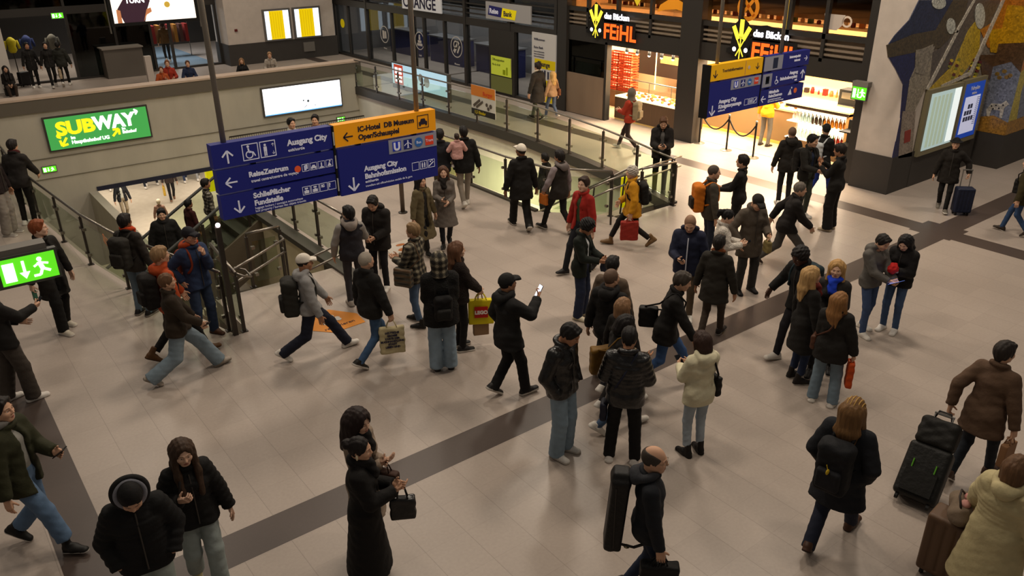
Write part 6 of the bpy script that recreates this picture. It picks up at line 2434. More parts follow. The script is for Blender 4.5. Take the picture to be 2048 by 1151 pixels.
p = who('man in an open black jacket looking right and holding a white cup near the bakery', px=(1600, 434), h=1.80, face=128, top='jacket', topc='#201d18', inner='#1b2236', hem=.84, bulk=.03, legs='#3d4037', legk='fabric', hair='short', hairc='#14100c', skin='light', R=(.10, .30, 1.10), L=(.08, .30, 1.12), curl=(62, 62), head=(-10, 8))
cup(p, 'R', 'white paper cup held by the man in the open black jacket', '#d9d4ca')
backpack(p, 'black backpack of the man with the white cup', '#15120f', .3, .48, .18)
who('bald person in a dark jacket standing behind the man with the white cup', hd=(1586, 254), h=1.74, face=345, top='jacket', topc='#1c1813', bulk=.035, hem=.78, hair='crop', hairc='#5a4433', skin='light', legs='#1b1917', hood='#1c1813')
p = who('person in a black cap and bright blue trousers walking at the bakery', px=(1632, 398), h=1.76, face=40, stance='walk', stride=.6, top='jacket', topc='#14110e', bulk=.03, hem=.84, hat=('cap', '#15130f'), hair='crop', hairc='#1c1511', legs='#1d3078', shoe='sneaker', shoec='#1a1714', skin='light', head=(-60, 0), R='phone')
backpack(p, 'white drawstring bag on the back of the person in blue trousers', '#b5b8b8', .26, .40, .12, '#c4c6c6', z=.24)
who('tall man dressed all in black with beige shoes, hands raised to his face', px=(1657, 459), h=1.80, face=288, top='jacket', topc='#14110d', bulk=.02, hem=.84, legs='#120f0c', wide=.055, shoe='leather', shoec='#b8a78c', solec='#9a8a70', hair='short', hairc='#1c130d', skin='tan', R='phone_high', L=(.06, .30, 1.26), head=(0, 12), curl=(62, 62))
who('customer in a bright yellow shirt and grey jeans at the bakery counter', px=(1527, 292), h=1.76, face=32, top='shirt', topc='#d98f0e', bulk=.02, hem=.84, legs='#5f5c57', legk='denim', shoe='leather', shoec='#2a231c', hair='short', hairc='#2c2018', skin='light', R=(.12, .30, 1.1), stance='stand', spread=.12)
p = who('man in a dark hooded jacket standing behind the glass rail, looking at his phone', hd=(1328, 229), h=1.84, face=178, top='jacket', topc='#17120e', inner='#55524f', bulk=.04, hem=.82, hood='#17120e', legs='#17171b', legk='denim', shoe='leather', shoec='#1a1613', hair='short', hairc='#4f3018', skin='light', R='phone', L='phone', curl=(62, 62), head=(0, 28))
phone(p, 'L', 'phone held by the man behind the glass rail')
p = who('person in a red jacket and grey hood walking left past the bakery window', px=(1256, 300), h=1.74, face=300, stance='walk', stride=.7, top='jacket', topc='#96301a', bulk=.03, hem=.86, hat=('hoodup', '#5f564c'), hair='crop', hairc='#2c2018', legs='#2a1d19', shoec='#b8b0a4', skin='light', R='phone', L='phone')
backpack(p, 'pale beige backpack on the person in the red jacket', '#8c7d60', .28, .50, .18, '#7d6f54')
p = who('man in a long dark coat and white scarf walking past the exchange poster', px=(1075, 240), h=1.84, face=318, stance='walk', stride=.6, top='coat', topc='#2a251f', hem=.60, bulk=.035, scarf='#bfb29c', legs='#565c4c', shoe='leather', shoec='#2a211a', hair='short', hairc='#221712', skin='light')
p = who('blonde woman in a beige jacket and jeans walking beside the man in the long coat', px=(1104, 237), h=1.52, face=322, stance='walk', stride=.55, lead='L', top='jacket', topc='#ab8762', hem=.86, bulk=.03, legs='#5a6577', legk='denim', shoec='#9a9184', female=True, hair='long', hairc='#c09a5e', skin='pale')
sling(p, 'R', 'brown handbag on the right side of the blonde woman by the bank', 'handbag', 'bag', .26, .22, .1, '#6b3f22', .05, .0, .20, cross=False)

who('broad man in a white cap and all black clothes walking away', px=(1043, 458), h=1.84, face=342, stance='walk', stride=.62, lead='L', top='jacket', topc='#14110e', hem=.70, bulk=.04, hat=('cap', '#cfc6b6'), hair='crop', hairc='#1c1511', legs='#12100d', wide=.03, shoec='#1f1c19', solec='#b0a89c', skin='brown', R='hang', L='hang', head=(-20, 0))
p = who('bearded man in a dark vest with grey sleeves walking left with an orange bag', px=(1117, 464), h=1.78, face=316, stance='walk', stride=.72, lead='L', top='vest', topc='#241f1a', vest='#85797a', bulk=.035, hem=.80, hood='#6b625f', legs='#14120f', shoec='#231f1c', solec='#b8b0a4', hair='short', hairc='#17110d', skin='tan', L=(.20, .20, .95), R='hang', curl=(18, 62))
hand_bag(p, 'L', 'paper_bag', 'small orange paper bag held by the man in the dark vest', 'bag', .22, .22, .08, '#b5641f', .02)
who('dark-haired person half hidden by the landing rail behind the bearded man', hd=(1090, 306), h=1.70, ground=-1.1, face=300, top='jacket', topc='#14120f', hair='short', hairc='#120d0b', skin='tan', legs='#1a1815')
p = who('man in an open red jacket over a green shirt walking towards the left', hd=(1168, 349), h=1.82, face=228, stance='walk', stride=.6, top='jacket', topc='#8e1c12', inner='#2c3a20', bulk=.03, hem=.84, legs='#15161c', shoe='leather', shoec='#1a1613', hair='short', hairc='#2c1b12', skin='pale', R='hang', L='hang', head=(-12, 0))
p = who('man with curly black hair in a dark green cardigan looking at his phone', px=(1160, 634), h=1.72, face=112, top='jacket', topc='#171c16', inner='#c2c4c6', hem=.80, bulk=.03, legs='#20283e', legk='denim', wide=.03, shoec='#c9bfa6', solec='#b8ae96', hair='curly', hairc='#0e0b09', skin='tan', R=(.08, .30, 1.10), L=(.08, .30, 1.10), curl=(62, 62), head=(0, 30))
phone(p, 'R', 'phone held by the man in the green cardigan')
hand_bag(p, 'L', 'pouch', 'small dark blue pouch hanging from the hand of the man in the green cardigan', 'bag', .16, .16, .06, '#272c3d', .05)
p = who('white-haired person in a bright yellow jacket and brown boots striding left', px=(1262, 490), h=1.70, face=262, stance='walk', stride=.86, lead='R', lean=6, top='jacket', topc='#b87f10', hem=.76, bulk=.045, hair='curly', hairc='#a89f92', legs='#15120f', shoe='boot', shoec='#6f5434', solec='#4a3824', skin='light', R='belly', L=(.24, .08, .9), female=True)
backpack(p, 'black backpack on the person in the yellow jacket', '#14120f', .3, .42, .16)
hand_bag(p, 'L', 'carrier_bag', 'red and white carrier bag held by the person in the yellow jacket', 'bag', .34, .38, .12, '#8c2418', .08)
p31 = who('man in black carrying a small child in pink, seen from behind', px=(932, 414), h=1.84, face=348, top='jacket', topc='#12100f', hem=.80, bulk=.045, legs='#857b6e', shoec='#cfc8be', hair='short', hairc='#110c0a', skin='brown', stance='walk', stride=.45, L=(.10, .28, 1.15))
cpos = p31['up'](.20, -.27, -.20)
who('small child in a pink jacket carried on the back of the man in black', at=(cpos.x, cpos.y, cpos.z - .22), h=1.05, face=348, stance='sit', sit=.50, top='jacket', topc='#c0928a', bulk=.05, hem=.86, hood='#c0928a', legs='#8d7d74', hair='short', hairc='#2a1b14', skin='light', R=(.22, .25, 1.2), L=(.22, .25, 1.2), q=.014)
who('man in a dark jacket and olive trousers partly behind the big blue sign', hd=(879, 257), h=1.80, face=2, top='jacket', topc='#1b1b20', hem=.84, bulk=.04, legs='#45402c', shoec='#8c857a', hair='short', hairc='#14100d', skin='light', stance='walk', stride=.4)
p = who('woman with long brown hair in a knee-length grey coat walking towards the camera', px=(893, 492), h=1.62, face=176, top='coat', topc='#625a53', hem=.50, bulk=.03, inner=None, scarf='#17120f', legs='#101218', shoe='boot', shoec='#14110f', female=True, hair='long', hairc='#4a2e20', skin='pale', R='phone', L='belly', stance='walk', stride=.3, curl=(62, 18))
phone(p, 'R', 'phone held by the woman in the grey coat')
who('woman with long black hair in a long olive coat', px=(850, 506), h=1.56, face=140, top='coat', topc='#5c5138', hem=.40, bulk=.035, inner='#1e1a16', legs='#15120f', shoe='boot', shoec='#14110f', female=True, hair='long', hairc='#15100e', skin='light', stance='walk', stride=.4)
who('man in a black hooded jacket looking down just below the big blue sign', hd=(748, 384), h=1.76, face=205, top='jacket', topc='#1a1613', hem=.78, bulk=.05, hood='#1a1613', legs='#17161a', hair='short', hairc='#16110e', skin='light', head=(0, 32), R='belly', L='belly')
who('man in a dark vest with pale patterned sleeves leaning at the stair rail', px=(714, 608), h=1.74, face=352, top='vest', topc='#28262b', vest='#8c8780', hood='#8c8279', bulk=.045, hem=.84, legs='#3a3a3e', shoec='#a89f94', solec='#8a8278', hair='short', hairc='#14110f', skin='light', R=(.20, .34, 1.12), L=(.24, .12, .90), head=(-25, -8))
p = who('white-haired man in a black jacket and blue jeans carrying a cream tote bag', px=(750, 722), h=1.78, face=52, stance='walk', stride=.72, lead='L', top='jacket', topc='#191715', hem=.82, bulk=.04, hair='crop', hairc='#9d9385', legs='#38506e', legk='denim', shoec='#231f1a', solec='#c2bab0', skin='light', R=(.27, .10, .86), L='hang', curl=(62, 18))


def tote_print(r, d, w, h, z):
    for i, t in enumerate(('DEUTSCHE', 'GROSSE', 'KARTE DER', 'BUCHHANDLUNG', 'STADT', 'LESEN UND')):
        me = text_mesh(t, .040, .002, 'CENTER', .002)
        me.materials.append(NAVYINK)
        me.transform(Matrix.Translation((d + .008, 0, z - .09 - .045 * i)) @ Matrix(((0, 0, 1, 0), (1, 0, 0, 0), (0, 1, 0, 0), (0, 0, 0, 1))))
        o = bpy.data.objects.new('lettering', me)
        COL.objects.link(o)
        o.parent = r


hand_bag(p, 'R', 'tote_bag', 'cream cloth tote bag with dark printed words held by the white-haired man', 'bag', .36, .42, .08, '#b9ab84', .12, art=tote_print, turn=-34)
p = who('man in a white cap and grey hoodie striding right with a backpack', px=(630, 708), h=1.74, face=86, stance='walk', stride=.98, lead='L', top='hoodie', topc='#8c8a88', hem=.88, bulk=.035, hat=('cap', '#cfc6b8'), hair='crop', hairc='#1a1410', legs='#171a28', wide=.03, shoec='#cbc4ba', skin='tan', R=(.22, .12, .86), L='fwd', head=(0, 4))
backpack(p, 'dark rounded backpack on the man in the grey hoodie', '#24221d', .30, .56, .22, '#1f1d19', z=.20)
p = who('fair-haired person in a checked shirt jacket and jeans facing away behind the black hood', px=(838, 648), h=1.72, face=300, top='jacket', topc='#7f7764', topk='plaid', hem=.80, bulk=.035, hair='short', hairc='#7d6344', legs='#44566e', legk='denim', shoe='boot', shoec='#17130f', skin='light', R='phone', L='phone', stance='shift')
sling(p, 'L', 'woven brown bag at the side of the checked shirt jacket', 'shoulder_bag', 'bag', .30, .30, .12, '#5a4632', .0, .08, .19, 'plaid', cross=False)
p = who('person with a checked hood and black fluffy jacket in pale wide jeans, seen from behind', px=(888, 738), h=1.80, face=352, top='jacket', topc='#100e0c', topk='fur', hem=.74, bulk=.06, hat=('hoodup', '#8c836e', 'plaid'), hair='crop', hairc='#1d1713', legs='#8496a4', legk='denim', wide=.05, shoe='leather', shoec='#1a1715', skin='light', R='belly', L='belly')
backpack(p, 'small black backpack on the black fluffy jacket', '#0e0c0b', .26, .36, .12, '#191714', z=.12)
p = who('woman with tied brown hair in a dark fur jacket holding a yellow shopping bag', px=(922, 696), h=1.72, face=74, top='jacket', topc='#1f130e', topk='fur', hem=.84, bulk=.05, legs='#15110f', shoec='#1d1a18', solec='#c9c2b8', female=True, hair='long', hairc='#5f3f2a', skin='pale', R=(.05, .26, .98), L=(.05, .26, .98), curl=(62, 62), head=(8, 0))


def brick_logo(r, d, w, h, z):
    for s in (1,):
        o = MB().box((d + .004, -.10, z - h * .5 - .075), (d + .009, .10, z - h * .5 + .105)).build('red_square', mat('#b3160e', .5), r)
        me = text_mesh('LEGO', .075, .003, 'CENTER', .004)
        me.materials.append(mat('#e8e2d8', .5))
        me.transform(Matrix.Translation((d + .012, 0, z - h * .5 - .012)) @ Matrix(((0, 0, 1, 0), (1, 0, 0, 0), (0, 1, 0, 0), (0, 0, 0, 1))))
        o = bpy.data.objects.new('lettering', me)
        COL.objects.link(o)
        o.parent = r


hand_bag(p, 'R', 'shopping_bag', 'bright yellow shopping bag with a red square logo held by the woman in fur', 'bag', .40, .42, .12, '#d6c210', .10, 'plain', False, art=brick_logo, turn=-14)
hand_bag(p, 'L', 'paper_bag', 'beige patterned paper bag behind the yellow shopping bag', 'bag', .26, .42, .12, '#8a6c4e', .30, 'plain', False, turn=-8)
p = who('man in a black cap and black jacket filming with a glowing phone', px=(1017, 790), h=1.80, face=62, stance='walk', stride=.42, lead='R', top='jacket', topc='#1a1918', hem=.78, bulk=.05, hat=('cap', '#151413'), hair='crop', hairc='#15110f', legs='#151413', wide=.02, shoec='#1f1c1a', solec='#bdb5aa', skin='tan', R=(.06, .36, 1.36), L='pocket', curl=(62, 18), hood='#1a1918')
phone(p, 'R', 'phone with a bright white screen held up by the man in the black cap', '#e6ecff', .085, .17)

# ------------------------------------------------------------------ left side
p = who('red-haired man in a long dark coat walking on the left with a green bottle', px=(130, 658), h=1.84, face=142, stance='shift', lead='R', head=(-42, 0), top='coat', topc='#1b1814', inner='#15120f', hem=.60, bulk=.03, hair='short', hairc='#7d4020', legs='#110f0d', wide=.03, shoec='#c2b8a6', skin='pale', R=(.27, -.06, .86), L='hang', curl=(62, 18))
bt = local_root('bottle', p['hand']['R'], 'green drink bottle held by the red-haired man', 'bottle')
MB().lathe([(.03, -.17), (.033, -.15), (.033, -.03), (.014, .02), (.014, .05)], n=12).build('glass_body', mat('#41705a', .2), bt, True)
MB().lathe([(.016, .045), (.016, .065)], n=10).build('cap', mat('#c9c2b8', .4), bt)
p = who('man at the left edge in grey-brown trousers and white trainers holding a phone', px=(42, 800), h=1.82, face=76, top='jacket', topc='#15120f', hem=.84, bulk=.035, legs='#3b342e', wide=.045, shoec='#cfc8bf', hair='short', hairc='#1a1410', skin='light', R=(.05, .40, 1.22), L='belly', curl=(62, 18), stance='shift')
phone(p, 'R', 'dark phone held out by the man at the left edge')
p = who('man at the lower left in an open olive jacket, grey hoodie and blue jeans', px=(88, 1092), h=1.84, face=128, stance='walk', stride=.62, lead='R', top='jacket', topc='#2b2b18', inner='#8a8780', hem=.80, bulk=.045, hood='#77746f', legs='#566d88', legk='denim', wide=.03, shoe='boot', shoec='#14120f', hair='short', hairc='#1a130f', skin='light', R='hang', L='phone')
phone(p, 'L', 'phone held by the man in the olive jacket at the lower left')
who('person in a black puffer jacket with a grey-lined hood and beanie, looking down', hd=(250, 944), h=1.80, face=182, top='puffer', topc='#111010', bulk=.045, hem=.84, hat=('beanie', '#0f0d0c'), hat2=('#121111', '#7d7d84'), hair='crop', hairc='#14100e', legs='#9aa39d', legk='denim', wide=.04, shoec='#b8b0a4', skin='light', R='pocket', L='pocket', head=(0, 38))
p = who('girl with very long brown hair in a black puffer jacket and ripped grey jeans', hd=(358, 877), h=1.70, face=172, top='puffer', topc='#12100f', bulk=.04, hem=.84, female=True, hair='longfront', hairc='#3a281a', legs='#8a928f', legk='denim', wide=.035, shoec='#a89a72', skin='pale', R='strap', L='hang', stance='walk', stride=.4, lead='L', head=(0, 8), curl=(62, 18))
sling(p, 'R', 'small dark shoulder bag on the girl with very long hair', 'shoulder_bag', 'bag', .22, .2, .08, '#1b1613', .06, -.08, .20, cross=False)
p = who('man in a dark jacket with an orange scarf and backpack at the left glass rail', px=(290, 628), h=1.74, face=42, top='jacket', topc='#2b2621', hem=.82, bulk=.03, scarf='#b33c14', legs='#5f6f7c', legk='denim', shoec='#1d1a18', solec='#8a8278', hair='short', hairc='#17110d', skin='brown', R='hang', L='rail')
backpack(p, 'dark grey backpack on the man with the orange scarf', '#26231e', .30, .50, .2)
p = who('fair-haired man in an orange hoodie with brown boots', px=(362, 716), h=1.84, face=72, stance='walk', stride=.74, lead='R', top='hoodie', topc='#a8431a', hem=.82, bulk=.03, hair='short', hairc='#8c6e4c', legs='#15120f', shoe='boot', shoec='#5c3d1f', solec='#3a2715', skin='light', R='hang', L='fwd')
backpack(p, 'black backpack on the man in the orange hoodie', '#171310', .3, .5, .2)
p = who('man in a blue jacket and dark cap with his hand on his chin', px=(415, 672), h=1.80, face=146, top='jacket', topc='#24324e', hem=.84, bulk=.04, hat=('cap', '#17171c'), hair='crop', hairc='#1c1612', hood='#a8411a', legs='#263349', legk='denim', wide=.02, shoe='leather', shoec='#4f3222', solec='#33211a', skin='light', R='hip', L='chin', spread=.14, head=(-6, 4), curl=(18, 62))
backpack(p, 'small orange and black backpack behind the man in the blue jacket', '#7a2f14', .26, .42, .14, '#1c1917')
p = who('woman with tied brown hair and wide pale jeans walking right in a brown jacket', px=(372, 752), h=1.72, face=84, stance='walk', stride=.96, lead='L', top='jacket', topc='#2d2318', hem=.86, bulk=.035, legs='#76858f', legk='denim', wide=.06, shoec='#a89c8e', solec='#8c8276', female=True, hair='tied', hairc='#5f432c', skin='light', R=(.16, .28, 1.0), L='fwd', head=(0, 0))
phone(p, 'R', 'phone in the hand of the woman in the dark brown jacket')
who('man in a dark jacket with a maroon collar leaning on the far left rail', px=(62, 448), h=1.82, face=30, top='jacket', topc='#211d1a', bulk=.035, hem=.82, scarf='#4a1a1a', legs='#14110f', hair='short', hairc='#1a1310', skin='light', lean=8, R='rail', L='hang')
who('man in grey sweatpants and a dark top at the far left edge', px=(22, 468), h=1.86, face=120, top='jacket', topc='#1f1413', bulk=.03, hem=.86, legs='#857d74', wide=.05, shoec='#8c857c', hair='crop', hairc='#2a1d16', skin='tan')

# ------------------------------------------------------------------ right group
p = who('dark-skinned man in a black jacket with his arm stretched out to the left', hd=(1622, 484), h=1.80, face=222, stance='walk', stride=.5, lead='R', lean=10, top='jacket', topc='#100e0d', bulk=.045, hem=.80, legs='#17151a', shoec='#cfc8be', hair='curly', hairc='#120e0c', skin='dark', R=(.40, .18, 1.02), L='hang', head=(0, 18))
backpack(p, 'dark teal backpack on the man stretching out his arm', '#16282e', .28, .44, .15)
who('blonde woman with a bright blue scarf and dark jacket facing the camera', hd=(1677, 519), h=1.72, face=182, top='jacket', topc='#24211f', hem=.80, bulk=.04, scarf='#1d3fc0', female=True, hair='long', hairc='#a8824f', legs='#14110f', shoe='boot', shoec='#14100e', skin='pale', R='belly', L='belly', stance='shift', stripe='#6b6966')
p = who('blonde woman in a long black coat with a red patterned scarf, seen from the side', px=(1590, 760), h=1.72, face=58, top='coat', topc='#15120f', hem=.54, bulk=.035, scarf='#6b241c', female=True, hair='long', hairc='#a88555', legs='#1c2740', legk='denim', shoe='boot', shoec='#17120f', skin='light', head=(14, 0))
p = who('woman with reddish blonde hair seen from behind with an orange bag', px=(1643, 805), h=1.62, face=12, top='jacket', topc='#1b1815', hem=.74, bulk=.05, female=True, hair='long', hairc='#80582f', legs='#6b7c88', legk='denim', wide=.03, shoec='#cfc8be', skin='light', R=(.25, .04, .88), L='belly', head=(24, 0), spread=.14, curl=(62, 18))
hand_bag(p, 'R', 'cloth_bag', 'orange cloth bag held by the woman with reddish blonde hair', 'bag', .20, .36, .08, '#b5430f', .03, turn=20)
sling(p, 'L', 'brown leather bag on a strap across the back with reddish blonde hair', 'shoulder_bag', 'bag', .24, .2, .08, '#4a2a1a', .0, .06, .20)
p = who('man in a grey hoodie and blue jeans looking at a glowing tablet', px=(1722, 662), h=1.66, face=128, top='hoodie', topc='#57534e', hem=.86, bulk=.035, legs='#38496a', legk='denim', shoec='#cfc8be', hair='short', hairc='#17110d', skin='light', R=(.06, .34, 1.08), L=(.06, .34, 1.08), curl=(62, 62), head=(0, 28), stance='shift')
phone(p, 'R', 'glowing blue-white tablet held by the man in the grey hoodie', '#7f9cff', .14, .20, name='tablet')
p = who('woman with long black hair in a black jacket and blue jeans holding something red', px=(1776, 660), h=1.62, face=198, top='jacket', topc='#110e0d', hem=.86, bulk=.055, female=True, hair='long', hairc='#0f0b0b', legs='#3c5070', legk='denim', shoec='#d4cec6', skin='pale', R='belly', L=(.06, .28, 1.20), curl=(18, 62), head=(0, 28))
rd = local_root('knitted_hat', p['hand']['L'], 'bright red bundle held by the woman with long black hair', 'hat')
v = Vol((-.2, -.2, -.2), (.2, .2, .2), .012)
v.ell((0, 0, .02), (.10, .07, .07), .03)
v.ell((.05, .02, .05), (.06, .05, .05), .03)
v.wrinkle(.006, .4, 2)
V, Fq = v.mesh()
me = mesh_np('knit', V, Fq, True)
me.materials.append(mat('#a8120e', .8, 'fabric'))
o = bpy.data.objects.new('knit', me)
COL.objects.link(o)
o.parent = rd

# ------------------------------------------------------------------ lower right
p = who('person with braided fair hair in a dark coat walking away with a black backpack', px=(1655, 1085), h=1.80, face=16, stance='walk', stride=.72, lead='R', top='coat', topc='#17191e', hem=.62, bulk=.05, hair='long', hairc='#6b4c2a', legs='#1d2130', legk='denim', wide=.015, shoe='leather', shoec='#452c1e', solec='#2c1c14', skin='light', R='pocket', L='pocket')
backpack(p, 'large black backpack with a yellow tag on the person with braided hair', '#131316', .32, .54, .22, '#17171b', z=.22)
b_ = MB()
for i in range(8):
    a = rad(-70 + 20 * i)
    b_.tube([(.097 * math.sin(a), -.008 + .118 * math.cos(t) * math.cos(a), .150 + .118 * math.sin(t) * math.cos(a)) for t in [.45 + k * .24 for k in range(11)]], .006, 6)
b_ = b_.build('braids', mat('#a8823c', .6, 'hair'), p['root'], True)
_a, _b, _c, _o = [p['root'].matrix_basis.inverted() @ p['head'](*t) for t in ((1, 0, 0), (0, 1, 0), (0, 0, 1), (0, 0, 0))]
b_.data.transform(Matrix((_a - _o, _b - _o, _c - _o)).transposed().to_4x4())
b_.data.transform(Matrix.Translation(_o))
tg = p['up'](.24, -.42, .0)
kt = local_root('key_tag', tg, 'small yellow tag hanging on the large black backpack', 'tag')
MB().ball((0, 0, 0), (.028, .012, .03), 10, 6).build('tag_disc', mat('#c9a81c', .5), kt, True)
MB().tube([(0, 0, .02), (0, .02, .07)], .004, 5).build('cord', mat('#c9a81c', .5), kt)

p = who('dark-haired man in a brown suede jacket pulling a black trolley case', px=(1932, 958), h=1.80, face=22, stance='walk', stride=.58, lead='R', lean=5, top='jacket', topc='#564131', hem=.70, bulk=.035, hair='short', hairc='#241d18', legs='#1d2128', shoe='leather', shoec='#3f2a1e', skin='light', L=(.26, -.14, .92), R=(.28, .02, .88), curl=(62, 62), head=(12, 0))
hand_bag(p, 'R', 'paper_bag', 'small brown paper bag in the right hand of the man in the suede jacket', 'bag', .24, .30, .10, '#8a6444', .08, 'plain', False)


def suitcase(loc, rz, tilt, label, color, w, h, d, soft=False, trim=None, tele=True, hand=None, kind='fabric'):
    """upright case: base at loc, wheels, body, handle; tilt in degrees leans it back (towards local -y)"""
    r = local_root('suitcase', loc, label, 'suitcase', rz)
    T_ = Matrix.Rotation(rad(tilt), 4, 'X')
    v = Vol((-w, -d * 1.2, -.02), (w, d * 1.2, h + .15), .012)
    rr = .05 if soft else .035
    v.box((0, 0, .06 + h / 2), (w / 2 - rr, d / 2 - rr, h / 2 - rr), rr, .01)
    if not soft:
        for x in (-.3, -.1, .1, .3):
            v.box((x * w, -d / 2, .06 + h / 2), (.008, .004, h / 2 - .06), .006, .008, op='-')
            v.box((x * w, d / 2, .06 + h / 2), (.008, .004, h / 2 - .06), .006, .008, op='-')
    V, Fq = v.mesh()
    me = mesh_np('shell', V, Fq, True)
    me.materials.append(mat(color, .5, kind))
    me.transform(T_)
    o = bpy.data.objects.new('shell', me)
    COL.objects.link(o)
    o.parent = r
    for x in (-1, 1):
        for y in (-1, 1):
            if tilt and y > 0:
                continue
            o = MB().tube([(x * (w / 2 - .06) - .015, y * (d / 2 - .05), .035), (x * (w / 2 - .06) + .015, y * (d / 2 - .05), .035)], .035, 10).build('wheel', mat('#141312', .5), r)
            o.data.transform(T_)
            MB()
    if tele:
        m = MB()
        for x in (-.09, .09):
            m.tube([(x, -d / 2 + .04, h), (x, -d / 2 + .04, h + .42)], .011, 6)
        m.tube([(-.1, -d / 2 + .04, h + .42), (.1, -d / 2 + .04, h + .42)], .016, 6)
        o = m.build('pull_handle', mat('#8a8782', .35, metal=.6), r)
        o.data.transform(T_)
    if trim:
        for x in (-.26, .26):
            o = MB().tube([(x * w, -d / 2 - .008, .14), (x * w, -d / 2 - .012, .14 + h * .55)], .008, 6).build('piping', mat(trim, .6), r)
            o.data.transform(T_)
        o = MB().box((-w * .36, -d / 2 - .03, .12), (w * .36, -d / 2 + .01, h * .62)).build('front_pocket', mat(color, .75, 'fabric'), r)
        o.data.transform(T_)
    return r


gL = p['hand']['L']
base = floor_at(1822, 1012)
dirv = Vector((gL.x - base.x, gL.y - base.y, 0))
sc_rz = math.atan2(dirv.y, dirv.x) - PI / 2
suitcase((base.x, base.y, .02), sc_rz, -38, 'black soft trolley case with green piping pulled by the man in the suede jacket', '#13120f', .44, .62, .26, True, '#4f8f1c', True)
tb_ = local_root('travel_bag', base + dirv.normalized() * .50 + Vector((0, 0, .68)), 'black soft bag strapped on top of the trolley case', 'bag', sc_rz)
v = Vol((-.3, -.25, -.25), (.3, .25, .3), .012)
v.box((0, 0, 0), (.14, .07, .10), .06, .02)
v.wrinkle(.004, .2, 1.2)
V, Fq = v.mesh()
V = V @ np.array(rotm(('x', -38))).T
me = mesh_np('bag_body', V, Fq, True)
me.materials.append(mat('#15130f', .7, 'fabric'))
o = bpy.data.objects.new('bag_body', me)
COL.objects.link(o)
o.parent = tb_
MB().tube([(-.1, .02, .14), (-.06, .08, .24), (.06, .08, .24), (.1, .02, .14)], .012, 6).build('handle', mat('#1c1a17', .6), tb_, True)

p = who('person in a long cream quilted coat at the lower right corner', hd=(2042, 912), h=1.72, face=18, top='puffer', topc='#b3a67e', topk='fabric', hem=.34, bulk=.07, female=True, hair='bob', hairc='#5a3f28', legs='#2a2520', shoe='boot', shoec='#2a2018', skin='light', hood='#b3a67e', L=(.26, .20, .95))
cs_ = floor_at(1885, 1152)
suitcase((cs_.x, cs_.y, 0), -(math.atan2(cs_.x, cs_.y)) + rad(-12), 0, 'brown hard-shell suitcase with a silver edge beside the cream coat', '#5a4330', .46, .66, .28, False, None, False, kind='plain')
for x in (-.235,):
    pass
sb = local_root('soft_bag', (cs_.x, cs_.y, .74), 'grey-brown soft bag with pink items lying on the brown suitcase', 'bag', .3)
v = Vol((-.35, -.3, -.1), (.35, .3, .3), .012)
v.cone((-.12, 0, .09), (.14, .02, .09), .10, .085, .03)
v.box((.16, .02, .05), (.06, .05, .03), .04, .05)
v.wrinkle(.006, .5, 1.1)
V, Fq = v.mesh()
me = mesh_np('bag_body', V, Fq, True)
me.materials.append(mat('#6d5d4c', .8, 'fabric'))
o = bpy.data.objects.new('bag_body', me)
COL.objects.link(o)
o.parent = sb
MB().tube([(-.15, 0, .17), (-.05, .04, .25), (.08, .04, .24), (.16, 0, .15)], .01, 6).build('handle', mat('#2a211a', .6), sb, True)
sublabel(MB().ball((-.05, -.02, .19), (.06, .045, .03), 10, 6).build('pink_item', mat('#c08a80', .7), sb, True), 'pink item')
sublabel(MB().ball((.09, -.03, .18), (.055, .04, .03), 10, 6).build('pink_item', mat('#b87a74', .7), sb, True), 'pink item')

p = who('man in a black hat and jacket walking towards us with a navy suitcase', px=(1882, 420), h=1.60, face=178, stance='walk', stride=.4, lead='L', top='jacket', topc='#1a1510', hem=.72, bulk=.04, hat=('hat', '#100e0c'), hair='crop', hairc='#2a211a', legs='#100d0b', shoec='#6b645a', skin='light', R='hang', L=(.36, .02, .98), curl=(18, 62))
nb_ = floor_at(1919, 428)
suitcase((nb_.x, nb_.y, 0), p['yaw'] + rad(20), 0, 'small navy upright suitcase beside the man in a black hat', '#191f33', .36, .54, .24, False, None, True)
p = who('person at the right edge in a dark olive jacket and jeans walking left', px=(2028, 468), h=1.60, face=280, stance='walk', stride=.55, top='jacket', topc='#332c12', hem=.76, bulk=.045, legs='#2c4263', legk='denim', shoe='leather', shoec='#2c2118', hair='short', hairc='#1c1511', skin='light', lean=6)
sling(p, 'R', 'black shoulder bag of the person at the right edge', 'shoulder_bag', 'bag', .32, .3, .12, '#14110f', .12, .1, .16)

# ------------------------------------------------------------------ far concourse
p = who('person in dark clothes with a pale bag walking on the far concourse', px=(110, 174), h=1.72, face=176, stance='walk', stride=.5, top='jacket', topc='#171411', hem=.80, legs='#12100e', shoec='#b8b0a6', hair='short', hairc='#1f1712', skin='light', female=True, L='hang', curl=(18, 62))
hand_bag(p, 'L', 'carrier_bag', 'pale beige carrier bag carried on the far concourse', 'bag', .34, .36, .1, '#a8957a', .08)
who('person in a dark grey-green jacket walking away into the far shop', px=(134, 172), h=1.70, face=12, stance='walk', stride=.5, top='jacket', topc='#25251f', bulk=.05, hem=.80, legs='#14120f', hair='short', hairc='#15110e')
who('dark figure standing left of the walking person at the far shop entrance', px=(74, 175), h=1.70, face=170, top='jacket', topc='#14120f', hem=.7, legs='#100e0c', hair='short', hairc='#14100d', skin='tan')
sq = floor_at(24, 190)
who('person in brown sitting low against the far parapet at the upper left', at=(sq.x, sq.y, -.12), h=1.66, face=172, stance='sit', sit=.44, top='jacket', topc='#1c1714', hem=.84, legs='#3a2d24', hair='longfront', hairc='#1a1310', skin='light', R='belly', L='belly', female=True)
sx = MB().box((-.2, -.16, 0), (.2, .16, .24)).build('flat_case', mat('#171514', .6), None, loc=(sq.x, sq.y, 0))
tag(sx, 'dark low case under the sitting person at the upper left', 'case')
